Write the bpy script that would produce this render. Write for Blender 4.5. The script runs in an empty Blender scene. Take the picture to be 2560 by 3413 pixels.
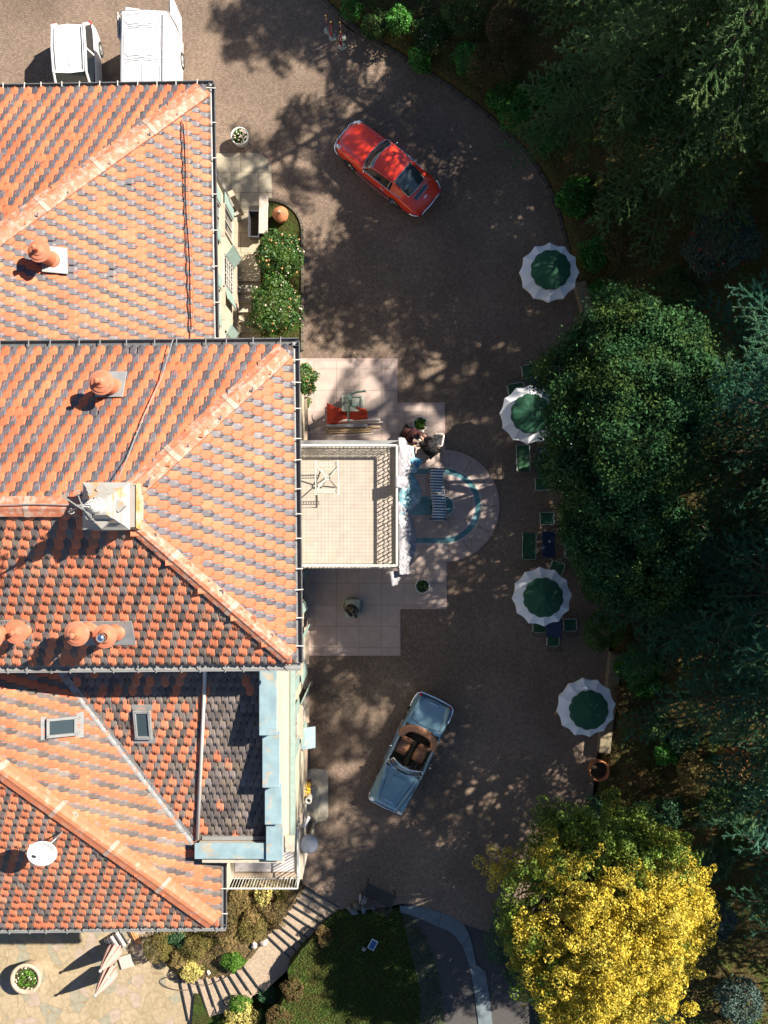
import bpy, math, random
import numpy as np
from mathutils import Vector, Matrix, noise
R = math.radians
SC = bpy.context.scene
COL = SC.collection
random.seed(7)
RNG = np.random.default_rng(7)

# ------------------------------------------------------------------ camera, sky, sun, exposure
CAMH = 32.0            # camera height above the courtyard, looking straight down
PPM = 86.0             # photograph pixels per metre on the courtyard
cam = bpy.data.cameras.new('camera')
cam.sensor_fit = 'VERTICAL'; cam.sensor_height = 24.0
cam.lens = 24.0 * PPM * CAMH / 3413.0
cam.clip_start = 0.5; cam.clip_end = 600
camo = bpy.data.objects.new('camera', cam); COL.objects.link(camo)
camo.location = (0, 0, CAMH)
SC.camera = camo

SUN_EL, SUN_AZ = 39.5, math.degrees(math.atan2(.876, .482))      # azimuth clockwise from +Y
sv = Vector((math.cos(R(SUN_EL)) * math.sin(R(SUN_AZ)), math.cos(R(SUN_EL)) * math.cos(R(SUN_AZ)), math.sin(R(SUN_EL))))
world = bpy.data.worlds.new('World'); SC.world = world; world.use_nodes = True
wn = world.node_tree.nodes; wl = world.node_tree.links
for n in list(wn): wn.remove(n)
sky = wn.new('ShaderNodeTexSky'); sky.sky_type = 'NISHITA'; sky.sun_disc = False
sky.air_density = .8; sky.dust_density = .2; sky.altitude = 400
sky.sun_elevation = R(SUN_EL); sky.sun_rotation = R(SUN_AZ)
bg = wn.new('ShaderNodeBackground'); bg.inputs['Strength'].default_value = 0.056
wo = wn.new('ShaderNodeOutputWorld')
wl.new(sky.outputs[0], bg.inputs[0]); wl.new(bg.outputs[0], wo.inputs[0])
sun = bpy.data.lights.new('sun', 'SUN'); sun.energy = 5.0; sun.angle = R(0.55); sun.color = (1.0, .93, .82)
suno = bpy.data.objects.new('sun', sun); COL.objects.link(suno)
suno.location = sv * 60; suno.rotation_euler = sv.to_track_quat('Z', 'Y').to_euler()
vs = SC.view_settings
vs.view_transform = 'Standard'; vs.look = 'None'; vs.exposure = 1.45; vs.gamma = 1.0; vs.use_curve_mapping = False
SC.render.engine = 'CYCLES'
SC.cycles.max_bounces = 6; SC.cycles.diffuse_bounces = 3; SC.cycles.transparent_max_bounces = 12
SC.cycles.use_denoising = True

# ------------------------------------------------------------------ helpers
def W(px, py, z=0.0):
    """point at height z seen at photograph pixel (px, py)"""
    k = (CAMH - z) / CAMH / PPM
    return Vector(((px - 1280) * k, (1706.5 - py) * k, z))

def W2(px, py, z=0.0):
    v = W(px, py, z); return (v.x, v.y)

class MB:
    def __init__(s): s.v = []; s.f = []; s.m = []
    def add(s, vs, fs, mi=0):
        o = len(s.v)
        s.v += [tuple(p) for p in vs]
        s.f += [tuple(i + o for i in f) for f in fs]; s.m += [mi] * len(fs)
        return s
    def box(s, c, size, rz=0.0, mi=0, rot=None, bev=0.0):
        hx, hy, hz = [d / 2 for d in size]
        M = rot if rot is not None else Matrix.Rotation(rz, 3, 'Z')
        c = Vector(c)
        if bev <= 0:
            pts = [Vector((x, y, z)) for z in (-hz, hz) for x, y in ((-hx, -hy), (hx, -hy), (hx, hy), (-hx, hy))]
            return s.add([M @ p + c for p in pts], [(3, 2, 1, 0), (4, 5, 6, 7), (0, 1, 5, 4), (1, 2, 6, 5), (2, 3, 7, 6), (3, 0, 4, 7)], mi)
        b = min(bev, hx * .9, hy * .9, hz * .9)
        rings = []
        for z, i in ((-hz, b), (-hz + b, 0), (hz - b, 0), (hz, b)):
            x, y = hx - i, hy - i; q = b * .9
            rings.append([(x - q, -y, z), (x, -y + q, z), (x, y - q, z), (x - q, y, z), (-x + q, y, z), (-x, y - q, z), (-x, -y + q, z), (-x + q, -y, z)])
        pts = [M @ Vector(p) + c for r in rings for p in r]
        fs = [tuple(range(7, -1, -1)), tuple(range(24, 32))]
        for k in range(3):
            for j in range(8):
                a = k * 8 + j; bq = k * 8 + (j + 1) % 8
                fs.append((a, bq, bq + 8, a + 8))
        return s.add(pts, fs, mi)
    def prism(s, poly, z0, z1, mi=0, mtop=None):
        n = len(poly)
        ar = sum(poly[i][0] * poly[(i + 1) % n][1] - poly[(i + 1) % n][0] * poly[i][1] for i in range(n))
        if ar < 0: poly = poly[::-1]
        zt = z1 if isinstance(z1, (list, tuple)) else [z1] * n
        if ar < 0 and isinstance(z1, (list, tuple)): zt = list(z1)[::-1]
        vs_ = [(p[0], p[1], z0) for p in poly] + [(p[0], p[1], zt[i]) for i, p in enumerate(poly)]
        s.add(vs_, [tuple(range(n - 1, -1, -1))] + [(i, (i + 1) % n, (i + 1) % n + n, i + n) for i in range(n)], mi)
        o = len(s.v) - 2 * n
        s.f.append(tuple(o + n + i for i in range(n))); s.m.append(mi if mtop is None else mtop)
        return s
    def tube(s, pts, r, seg=8, mi=0, cap=True, closed=False):
        pts = [Vector(p) for p in pts]; n = len(pts)
        rs = r if isinstance(r, (list, tuple)) else [r] * n
        o = len(s.v); prev = None
        for i, p in enumerate(pts):
            a = pts[(i - 1) % n] if (i > 0 or closed) else p
            b = pts[(i + 1) % n] if (i < n - 1 or closed) else p
            d = (b - a)
            d = d.normalized() if d.length > 1e-9 else Vector((0, 0, 1))
            if prev is None:
                h = Vector((0, 0, 1)) if abs(d.z) < .9 else Vector((1, 0, 0))
                u = d.cross(h).normalized()
            else:
                u = prev - d * prev.dot(d)
                u = u.normalized() if u.length > 1e-6 else d.orthogonal().normalized()
            prev = u; w = d.cross(u)
            for j in range(seg):
                t = 2 * math.pi * j / seg
                s.v.append(tuple(p + (u * math.cos(t) + w * math.sin(t)) * rs[i]))
        for i in range(n if closed else n - 1):
            i2 = (i + 1) % n
            for j in range(seg):
                s.f.append((o + i * seg + j, o + i * seg + (j + 1) % seg, o + i2 * seg + (j + 1) % seg, o + i2 * seg + j)); s.m.append(mi)
        if cap and not closed:
            s.f.append(tuple(o + j for j in range(seg - 1, -1, -1))); s.m.append(mi)
            s.f.append(tuple(o + (n - 1) * seg + j for j in range(seg))); s.m.append(mi)
        return s
    def lathe(s, prof, c=(0, 0, 0), seg=24, mi=0, M=None):
        c = Vector(c); o = len(s.v)
        for r, z in prof:
            for j in range(seg):
                t = 2 * math.pi * j / seg
                p = Vector((max(r, 1e-4) * math.cos(t), max(r, 1e-4) * math.sin(t), z))
                s.v.append(tuple((M @ p if M is not None else p) + c))
        for i in range(len(prof) - 1):
            for j in range(seg):
                s.f.append((o + i * seg + j, o + i * seg + (j + 1) % seg, o + (i + 1) * seg + (j + 1) % seg, o + (i + 1) * seg + j)); s.m.append(mi)
        return s
    def ell(s, c, r, seg=16, rings=10, mi=0, M=None, jit=0.0):
        c = Vector(c); o = len(s.v)
        if not isinstance(r, (tuple, list, Vector)): r = (r, r, r)
        for i in range(rings + 1):
            ph = math.pi * i / rings
            for j in range(seg):
                t = 2 * math.pi * j / seg
                p = Vector((math.sin(ph) * math.cos(t), math.sin(ph) * math.sin(t), -math.cos(ph)))
                if jit: p *= 1 + jit * noise.noise(p * 2.3 + c)
                p = Vector((p.x * r[0], p.y * r[1], p.z * r[2]))
                s.v.append(tuple((M @ p if M is not None else p) + c))
        for i in range(rings):
            for j in range(seg):
                s.f.append((o + i * seg + j, o + i * seg + (j + 1) % seg, o + (i + 1) * seg + (j + 1) % seg, o + (i + 1) * seg + j)); s.m.append(mi)
        return s
    def loft(s, rows, mi=0, closed=False):
        o = len(s.v); n = len(rows[0])
        for r in rows: s.v += [tuple(p) for p in r]
        for i in range(len(rows) - 1):
            for j in range(n if closed else n - 1):
                j2 = (j + 1) % n
                s.f.append((o + i * n + j, o + i * n + j2, o + (i + 1) * n + j2, o + (i + 1) * n + j)); s.m.append(mi)
        return s
    def build(s, name, mats, parent=None, smooth=False, world=False, sub=0, solid=0.0, bevel=0.0):
        """one mesh object; world=True: vertices are in world coordinates, shifted into the parent's frame"""
        me = bpy.data.meshes.new(name)
        vs_ = s.v
        if world and parent is not None:
            off = root_loc(parent)
            vs_ = [(p[0] - off.x, p[1] - off.y, p[2] - off.z) for p in vs_]
        me.from_pydata(vs_, [], s.f)
        ml = mats if isinstance(mats, (list, tuple)) else [mats]
        for m in ml: me.materials.append(m)
        if len(ml) > 1: me.polygons.foreach_set('material_index', s.m)
        if smooth: me.polygons.foreach_set('use_smooth', [True] * len(me.polygons))
        me.update()
        ob = bpy.data.objects.new(name, me); COL.objects.link(ob)
        if parent is not None: ob.parent = parent
        if solid:
            md = ob.modifiers.new('solid', 'SOLIDIFY'); md.thickness = solid; md.offset = 0
        if bevel:
            md = ob.modifiers.new('bevel', 'BEVEL'); md.width = bevel; md.segments = 2; md.limit_method = 'ANGLE'
        if sub:
            md = ob.modifiers.new('sub', 'SUBSURF'); md.levels = sub; md.render_levels = sub
        return ob

def root_loc(o):
    p = Vector((0, 0, 0))
    while o is not None:
        p += Vector(o.location); o = o.parent
    return p

def tag(o, label, cat, group=None, kind=None):
    o['label'] = label; o['category'] = cat
    if group: o['group'] = group
    if kind: o['kind'] = kind
    return o

def thing(name, label, cat, loc=(0, 0, 0), rz=0.0, group=None):
    o = bpy.data.objects.new(name, None); COL.objects.link(o)
    o.empty_display_size = .2
    o.location = loc; o.rotation_euler = (0, 0, rz)
    return tag(o, label, cat, group)

def struct(o):
    o['kind'] = 'structure'; return o

def stuff(o, label, cat):
    tag(o, label, cat); o['kind'] = 'stuff'; return o

def dup(o, parent=None):
    c = o.copy(); COL.objects.link(c)
    if parent is not None: c.parent = parent
    for ch in list(o.children): dup(ch, c)
    return c

# ------------------------------------------------------------------ materials
def pm(name, c, r=.6, metal=0.0, var=.12, sc=6., bump=0.0, bsc=40., rnd=0.0, c2=None, c2s=3., c2t=.55, c2w=.08, spec=.5, coat=0., trans=0., fold=None):
    m = bpy.data.materials.new(name); m.use_nodes = True
    nt = m.node_tree; N = nt.nodes; L = nt.links
    b = N['Principled BSDF']
    b.inputs['Roughness'].default_value = r; b.inputs['Metallic'].default_value = metal
    b.inputs['Specular IOR Level'].default_value = spec
    if coat: b.inputs['Coat Weight'].default_value = coat; b.inputs['Coat Roughness'].default_value = .04
    tc = N.new('ShaderNodeTexCoord'); co = tc.outputs['Object']
    col = N.new('ShaderNodeRGB'); col.outputs[0].default_value = (*c, 1); cur = col.outputs[0]
    def mixc(fac, a, bb, mode='MIX'):
        x = N.new('ShaderNodeMix'); x.data_type = 'RGBA'; x.blend_type = mode
        if hasattr(fac, 'is_linked'): L.new(fac, x.inputs[0])
        else: x.inputs[0].default_value = fac
        for sk, q in ((6, a), (7, bb)):
            if hasattr(q, 'is_linked'): L.new(q, x.inputs[sk])
            else: x.inputs[sk].default_value = (*q, 1)
        return x.outputs[2]
    if c2 is not None:
        n = N.new('ShaderNodeTexNoise'); n.inputs['Scale'].default_value = c2s; n.inputs['Detail'].default_value = 6; n.inputs['Roughness'].default_value = .65
        L.new(co, n.inputs['Vector'])
        mr = N.new('ShaderNodeMapRange'); mr.inputs[1].default_value = c2t - c2w; mr.inputs[2].default_value = c2t + c2w
        L.new(n.outputs[0], mr.inputs[0]); cur = mixc(mr.outputs[0], cur, c2)
    if rnd:
        a = N.new('ShaderNodeAttribute'); a.attribute_name = 'rnd'
        mr = N.new('ShaderNodeMapRange'); mr.inputs[3].default_value = 1 - rnd; mr.inputs[4].default_value = 1 + rnd
        L.new(a.outputs['Fac'], mr.inputs[0]); cur = mixc(1.0, cur, mr.outputs[0], 'MULTIPLY')
    if var:
        n = N.new('ShaderNodeTexNoise'); n.inputs['Scale'].default_value = sc; n.inputs['Detail'].default_value = 5
        L.new(co, n.inputs['Vector'])
        mr = N.new('ShaderNodeMapRange'); mr.inputs[1].default_value = .3; mr.inputs[2].default_value = .7
        mr.inputs[3].default_value = 1 - var; mr.inputs[4].default_value = 1 + var
        L.new(n.outputs[0], mr.inputs[0]); cur = mixc(1.0, cur, mr.outputs[0], 'MULTIPLY')
    L.new(cur, b.inputs['Base Color'])
    if bump:
        n = N.new('ShaderNodeTexNoise'); n.inputs['Scale'].default_value = bsc; n.inputs['Detail'].default_value = 4
        L.new(co, n.inputs['Vector'])
        bp = N.new('ShaderNodeBump'); bp.inputs['Strength'].default_value = bump; bp.inputs['Distance'].default_value = .02
        L.new(n.outputs[0], bp.inputs['Height']); L.new(bp.outputs[0], b.inputs['Normal'])
    if trans:                                    # thin leaves and cloth let some light through
        out = N['Material Output']
        t = N.new('ShaderNodeBsdfTranslucent'); L.new(cur, t.inputs[0])
        ms = N.new('ShaderNodeMixShader'); ms.inputs[0].default_value = trans
        L.new(b.outputs[0], ms.inputs[1]); L.new(t.outputs[0], ms.inputs[2]); L.new(ms.outputs[0], out.inputs[0])
    return m

def glassy(name, tint=(.6, .7, .7), alpha=.75, rough=.03):
    m = bpy.data.materials.new(name); m.use_nodes = True
    nt = m.node_tree; N = nt.nodes; L = nt.links
    for n in list(N): N.remove(n)
    out = N.new('ShaderNodeOutputMaterial'); t = N.new('ShaderNodeBsdfTransparent'); t.inputs[0].default_value = (*tint, 1)
    g = N.new('ShaderNodeBsdfGlossy'); g.inputs['Roughness'].default_value = rough
    fr = N.new('ShaderNodeFresnel'); fr.inputs[0].default_value = 1.5
    ad = N.new('ShaderNodeMath'); ad.operation = 'ADD'; ad.inputs[1].default_value = 1 - alpha - .1
    L.new(fr.outputs[0], ad.inputs[0])
    ms = N.new('ShaderNodeMixShader'); L.new(ad.outputs[0], ms.inputs[0]); L.new(t.outputs[0], ms.inputs[1]); L.new(g.outputs[0], ms.inputs[2])
    L.new(ms.outputs[0], out.inputs[0])
    return m

def ngraph(name, r=.8, spec=.3):
    m = bpy.data.materials.new(name); m.use_nodes = True
    N = m.node_tree.nodes; L = m.node_tree.links
    b = N['Principled BSDF']; b.inputs['Roughness'].default_value = r; b.inputs['Specular IOR Level'].default_value = spec
    tc = N.new('ShaderNodeTexCoord')
    def math_(op, a, bb=None, c=None):
        x = N.new('ShaderNodeMath'); x.operation = op
        for i, q in enumerate((a, bb, c)):
            if q is None: continue
            if hasattr(q, 'is_linked'): L.new(q, x.inputs[i])
            else: x.inputs[i].default_value = q
        return x.outputs[0]
    def mix(fac, a, bb, mode='MIX'):
        x = N.new('ShaderNodeMix'); x.data_type = 'RGBA'; x.blend_type = mode
        for sk, q in ((0, fac), (6, a), (7, bb)):
            if hasattr(q, 'is_linked'): L.new(q, x.inputs[sk])
            else: x.inputs[sk].default_value = q if sk == 0 else (*q, 1)
        return x.outputs[2]
    def noise_(vec, scale, detail=5, lo=.3, hi=.7, o0=0., o1=1.):
        n = N.new('ShaderNodeTexNoise'); n.inputs['Scale'].default_value = scale; n.inputs['Detail'].default_value = detail
        L.new(vec, n.inputs['Vector'])
        mr = N.new('ShaderNodeMapRange')
        for i, q in enumerate((lo, hi, o0, o1)): mr.inputs[i + 1].default_value = q
        L.new(n.outputs[0], mr.inputs[0]); return mr.outputs[0]
    return m, N, L, b, tc.outputs['Object'], math_, mix, noise_

def mat_cobble():
    m, N, L, b, co, M, mix, nz = ngraph('cobblestone', .85, .25)
    sx = N.new('ShaderNodeSeparateXYZ'); L.new(co, sx.inputs[0])
    P = .96
    warp = nz(co, .7, 2, .3, .7, -.05, .05)
    x = M('ADD', sx.outputs[0], warp)
    col = M('FLOOR', M('DIVIDE', x, P))
    xm = M('SUBTRACT', M('MULTIPLY', M('FRACT', M('DIVIDE', x, P)), P), P / 2)
    odd = M('FRACT', M('MULTIPLY', col, .5))
    arc = M('SQRT', M('SUBTRACT', .46, M('MULTIPLY', xm, xm)))
    y2 = M('SUBTRACT', M('ADD', sx.outputs[1], M('MULTIPLY', odd, .09)), arc)
    ang = M('ADD', M('MULTIPLY', M('ARCSINE', M('DIVIDE', xm, .69)), .69), M('MULTIPLY', col, 3.13))
    cb = N.new('ShaderNodeCombineXYZ'); L.new(ang, cb.inputs[0]); L.new(y2, cb.inputs[1])
    br = N.new('ShaderNodeTexBrick'); L.new(cb.outputs[0], br.inputs['Vector'])
    br.inputs['Scale'].default_value = 1.0; br.inputs['Brick Width'].default_value = .098; br.inputs['Row Height'].default_value = .095
    br.inputs['Mortar Size'].default_value = .009; br.inputs['Mortar Smooth'].default_value = .4; br.inputs['Bias'].default_value = 0
    br.inputs['Color1'].default_value = (.160, .115, .084, 1); br.inputs['Color2'].default_value = (.228, .163, .120, 1)
    br.inputs['Mortar'].default_value = (.120, .086, .062, 1)
    big = nz(co, .28, 5, .32, .68, .74, 1.22)
    fine = nz(co, 9., 4, .3, .7, .85, 1.15)
    c = mix(1., mix(1., br.outputs['Color'], big, 'MULTIPLY'), fine, 'MULTIPLY')
    L.new(c, b.inputs['Base Color'])
    bp = N.new('ShaderNodeBump'); bp.inputs['Strength'].default_value = .5; bp.inputs['Distance'].default_value = .012; bp.invert = True
    L.new(br.outputs['Fac'], bp.inputs['Height']); L.new(bp.outputs[0], b.inputs['Normal'])
    return m

def mat_grid(name, c1, c2, joint, w, h, js, offset=0., r=.6, var=.1, rot=0., loc=(0, 0, 0), spec=.4):
    m, N, L, b, co, M, mix, nz = ngraph(name, r, spec)
    mp = N.new('ShaderNodeMapping'); mp.inputs['Rotation'].default_value = (0, 0, rot); mp.inputs['Location'].default_value = loc
    L.new(co, mp.inputs[0])
    br = N.new('ShaderNodeTexBrick'); L.new(mp.outputs[0], br.inputs['Vector']); br.offset = offset
    br.inputs['Scale'].default_value = 1.0; br.inputs['Brick Width'].default_value = w; br.inputs['Row Height'].default_value = h
    br.inputs['Mortar Size'].default_value = js; br.inputs['Mortar Smooth'].default_value = .3
    br.inputs['Color1'].default_value = (*c1, 1); br.inputs['Color2'].default_value = (*c2, 1); br.inputs['Mortar'].default_value = (*joint, 1)
    v = nz(co, 3., 6, .3, .7, 1 - var, 1 + var); v2 = nz(co, 40., 3, .3, .7, 1 - var * .6, 1 + var * .6)
    c = mix(1., mix(1., br.outputs['Color'], v, 'MULTIPLY'), v2, 'MULTIPLY')
    L.new(c, b.inputs['Base Color'])
    return m

def mat_flag():
    m, N, L, b, co, M, mix, nz = ngraph('flagstone', .85, .2)
    mp = N.new('ShaderNodeMapping'); mp.inputs['Scale'].default_value = (1., .8, 1.); L.new(co, mp.inputs[0])
    wv = N.new('ShaderNodeTexNoise'); wv.inputs['Scale'].default_value = 2.2; L.new(mp.outputs[0], wv.inputs['Vector'])
    ad = N.new('ShaderNodeVectorMath'); ad.operation = 'MULTIPLY_ADD'; ad.inputs[1].default_value = (.28, .28, 0)
    L.new(wv.outputs['Color'], ad.inputs[0]); L.new(mp.outputs[0], ad.inputs[2])
    v1 = N.new('ShaderNodeTexVoronoi'); v1.inputs['Scale'].default_value = 2.5; L.new(ad.outputs[0], v1.inputs['Vector'])
    v2 = N.new('ShaderNodeTexVoronoi'); v2.feature = 'DISTANCE_TO_EDGE'; v2.inputs['Scale'].default_value = 2.5; L.new(ad.outputs[0], v2.inputs['Vector'])
    sp = N.new('ShaderNodeSeparateColor'); L.new(v1.outputs['Color'], sp.inputs[0])
    c = mix(sp.outputs[0], (.26, .205, .125), (.32, .25, .16))
    c = mix(M('GREATER_THAN', sp.outputs[1], .8), c, (.235, .215, .155))
    c = mix(M('GREATER_THAN', sp.outputs[2], .88), c, (.30, .235, .18))
    c = mix(1., c, nz(co, 6., 6, .3, .7, .85, 1.15), 'MULTIPLY')
    e = N.new('ShaderNodeMapRange'); e.inputs[1].default_value = .006; e.inputs[2].default_value = .024; L.new(v2.outputs['Distance'], e.inputs[0])
    c = mix(e.outputs[0], (.21, .15, .09), c)
    L.new(c, b.inputs['Base Color'])
    return m

def mat_soil(name, a, bcol, c3, r=.95):
    m, N, L, b, co, M, mix, nz = ngraph(name, r, .1)
    c = mix(nz(co, .9, 6, .38, .62), a, bcol)
    c = mix(nz(co, 2.3, 6, .5, .64), c, c3)
    c = mix(1., c, nz(co, 14., 6, .25, .75, .45, 1.5), 'MULTIPLY')
    L.new(c, b.inputs['Base Color'])
    bp = N.new('ShaderNodeBump'); bp.inputs['Strength'].default_value = .8; bp.inputs['Distance'].default_value = .06
    L.new(nz(co, 11., 6, .2, .8), bp.inputs['Height']); L.new(bp.outputs[0], b.inputs['Normal'])
    return m

M = {}
M['cobble'] = mat_cobble()
M['marble'] = mat_grid('pink_marble', (.36, .275, .236), (.40, .31, .268), (.22, .17, .14), .87, .83, .011, loc=(.1, .27, 0))
M['marble_edge'] = pm('pink_marble_border', (.37, .265, .235), .5, var=.08)
M['teal'] = pm('teal_stone_inlay', (.06, .17, .185), .5, var=.25, sc=3, c2=(.12, .25, .27), c2s=1.2, c2t=.52)
M['flag'] = mat_flag()
M['bank'] = mat_soil('bank_soil', (.058, .048, .018), (.095, .066, .026), (.062, .080, .018))
M['bed'] = mat_soil('bed_soil', (.11, .075, .035), (.16, .11, .055), (.07, .065, .02))
M['lawn'] = mat_soil('lawn_soil', (.034, .042, .011), (.050, .044, .013), (.036, .062, .011))
M['asphalt'] = pm('dark_road', (.055, .049, .046), .9, var=.2, sc=20, bump=.3, bsc=80)
M['walk'] = pm('grey_stone_walk', (.11, .135, .145), .75, var=.2, sc=4, bump=.2)
M['gravel'] = pm('step_gravel', (.30, .225, .16), .95, var=.3, sc=30, bump=.8, bsc=60, c2=(.38, .29, .2), c2s=9)
M['stone'] = pm('wall_stone', (.20, .155, .10), .9, var=.25, sc=6, bump=.6, bsc=18, c2=(.13, .105, .06), c2s=4)
M['pale_stone'] = pm('pale_stone', (.42, .35, .30), .75, var=.12, sc=9, bump=.2, bsc=60)
M['concrete'] = pm('old_concrete', (.34, .31, .25), .85, var=.18, sc=5, bump=.25, bsc=50, c2=(.42, .36, .25), c2s=2.5)
M['stucco'] = pm('cream_stucco', (.42, .36, .265), .85, var=.06, sc=2, bump=.12, bsc=90)
M['stucco_white'] = pm('white_render', (.38, .34, .285), .8, var=.08, sc=3)
M['plinth'] = pm('plinth_stone', (.37, .285, .21), .8, var=.1, sc=6)
M['orange'] = pm('orange_tile', (.47, .128, .060), .62, var=.18, sc=.7, rnd=.11, c2=(.42, .15, .08), c2s=5, c2t=.64, spec=.3)
M['orange_old_sunlit'] = pm('weathered_sunlit_orange_tile', (.50, .160, .082), .75, var=.16, sc=.9, rnd=.18, c2=(.34, .19, .12), c2s=2.2, c2t=.60, spec=.25)  # weathered colour, lightened further to paint in sun on the south slope
M['dark'] = pm('dark_glazed_tile', (.078, .069, .078), .52, var=.15, sc=1.5, rnd=.25, c2=(.13, .11, .105), c2s=4, c2t=.6, spec=.5)
M['dark_old_sunlit'] = pm('weathered_sunlit_dark_tile', (.125, .103, .097), .6, var=.2, sc=1.5, rnd=.35, c2=(.15, .115, .085), c2s=3, c2t=.55, spec=.4)  # weathered, and raised in tone to stand in for missing sunlight
M['hip'] = pm('faded_red_sheet_metal', (.37, .125, .066), .6, var=.16, sc=7, c2=(.36, .235, .18), c2s=5.5, c2t=.54, c2w=.07, spec=.35)
M['hip2'] = pm('patched_red_sheet_metal', (.41, .135, .064), .6, var=.10, sc=6, c2=(.37, .23, .165), c2s=4., c2t=.60, c2w=.06, spec=.4)
M['zinc'] = pm('zinc_sheet', (.25, .25, .25), .45, .3, var=.15, sc=5)
M['zinc_pale'] = pm('pale_zinc_sheet', (.22, .22, .215), .5, .15, var=.12, sc=4)
M['gutter'] = pm('dark_gutter', (.12, .12, .12), .5, .2, var=.2, sc=6)
M['white_metal'] = pm('white_painted_metal', (.48, .465, .42), .45, var=.05)
M['tower'] = pm('white_rusty_sheet', (.27, .258, .235), .5, var=.06, sc=5, c2=(.36, .22, .11), c2s=3.5, c2t=.60, c2w=.03)
M['tower_skirt'] = pm('rust_stained_sheet', (.38, .32, .24), .55, var=.1, sc=6, c2=(.40, .20, .07), c2s=2.6, c2t=.52, c2w=.08)
M['blue_sheet'] = pm('pale_blue_sheet_metal', (.185, .265, .29), .6, var=.16, sc=3, c2=(.30, .27, .21), c2s=2.6, c2t=.60, c2w=.05)
M['mint'] = pm('mint_green_paint', (.22, .29, .255), .6, var=.12, sc=5)
M['terra'] = pm('terracotta', (.40, .125, .06), .75, var=.12, sc=8, c2=(.40, .15, .09), c2s=3)
M['terra_old'] = pm('weathered_terracotta', (.42, .15, .06), .8, var=.2, sc=7, c2=(.24, .10, .05), c2s=4)
M['chrome'] = pm('chrome', (.85, .85, .86), .12, 1.0, var=0)
M['brass'] = pm('polished_brass', (.72, .46, .14), .25, 1.0, var=.1)
M['red_paint'] = pm('red_car_paint', (.80, .042, .010), .30, var=.03, sc=2, coat=.8)
M['blue_paint'] = pm('steel_blue_car_paint', (.165, .285, .345), .28, .2, var=.03, sc=2, coat=.8)
M['white_paint'] = pm('white_car_paint', (.62, .61, .61), .4, var=.02, coat=.4)
M['dglass'] = pm('dark_car_glass', (.012, .016, .02), .06, var=0, spec=.9)
M['skyglass'] = pm('window_glass', (.035, .05, .055), .06, var=0, spec=.9)
M['wglass'] = glassy('clear_windscreen')
M['rubber'] = pm('black_rubber', (.02, .02, .02), .8, var=.1)
M['black'] = pm('black_plastic', (.025, .025, .027), .5, var=.1)
M['seam'] = pm('panel_gap', (.05, .05, .05), .8, var=0)
M['seam_white'] = pm('white_panel_groove', (.35, .34, .36), .6, var=0)
M['leather'] = pm('tan_leather', (.40, .18, .085), .55, var=.15, sc=9)
M['dleather'] = pm('brown_leather', (.26, .11, .06), .5, var=.15, sc=9)
M['carpet'] = pm('dark_carpet', (.05, .04, .02), .95, var=.2)
M['red_glass'] = pm('red_lamp_lens', (.5, .01, .01), .15, var=0)
M['lamp_glass'] = pm('headlamp_glass', (.75, .78, .8), .08, .5, var=0)
M['canvas'] = pm('white_parasol_canvas', (.84, .84, .85), .85, var=.03, trans=.18)
M['green_canvas'] = pm('bottle_green_canvas', (.012, .075, .036), .8, var=.08, trans=.08)
M['pink_canvas'] = pm('faded_pink_canvas', (.50, .30, .26), .85, var=.06, trans=.1)
M['green_cushion'] = pm('dark_green_cushion', (.018, .075, .032), .85, var=.15)
M['chair_frame'] = pm('pale_green_metal', (.33, .38, .34), .5, .2, var=.1)
M['blue_top'] = pm('navy_table_top', (.012, .020, .052), .4, var=.3, sc=14)
M['bronze'] = pm('verdigris_bronze', (.25, .36, .29), .65, .2, var=.25, sc=14, c2=(.14, .18, .13), c2s=12)
M['bronze_dark'] = pm('dark_bronze', (.05, .045, .032), .5, .5, var=.3, sc=14)
M['pedestal'] = pm('green_grey_stone', (.34, .36, .30), .8, var=.15, sc=8)
M['redcloth'] = pm('red_tent_fabric', (.50, .045, .018), .8, var=.15, sc=3, c2=(.36, .10, .03), c2s=4, c2t=.62)
M['wood'] = pm('pale_wood', (.52, .36, .20), .7, var=.15, sc=7)
M['wood_white'] = pm('white_wood', (.68, .58, .50), .7, var=.08, sc=7)
M['dark_wood'] = pm('dark_bench_wood', (.022, .026, .026), .6, var=.25, sc=10)
M['plastic_white'] = pm('white_plastic_sheet', (.36, .345, .365), .35, var=.05, trans=.25, spec=.6)
M['plastic_blue'] = pm('clear_blue_plastic', (.22, .40, .46), .3, var=.2, sc=5, trans=.3, spec=.7, c2=(.50, .58, .57), c2s=2.2, c2t=.55)
M['floral'] = pm('pale_blue_dotted_fabric', (.40, .52, .54), .8, var=.15, sc=9)
M['stripe_blue'] = pm('navy_deckchair_stripe', (.018, .085, .16), .85, var=.08)
M['stripe_white'] = pm('white_deckchair_stripe', (.66, .70, .72), .85, var=.05)
M['skin'] = pm('skin', (.50, .28, .19), .6, var=.05)
M['maroon'] = pm('maroon_jacket', (.060, .014, .013), .9, var=.2, sc=20)
M['blackcloth'] = pm('black_clothing', (.012, .011, .011), .9, var=.3, sc=20)
M['hair'] = pm('dark_brown_hair', (.020, .011, .008), .7, var=.3, sc=40)
M['tan_bag'] = pm('tan_leather_bag', (.42, .26, .12), .7, var=.1)
M['pot_white'] = pm('white_stone_pot', (.60, .59, .54), .7, var=.1, sc=8)
M['pot_tan'] = pm('tan_clay_pot', (.44, .31, .22), .85, var=.1, sc=6)
M['potsoil'] = pm('pot_soil', (.06, .04, .025), .95, var=.3, sc=20)
M['petal_white'] = pm('white_petals', (.62, .50, .42), .8, var=.1, rnd=.15)
M['petal_orange'] = pm('peach_petals', (.62, .30, .12), .8, var=.1, rnd=.25)
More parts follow.
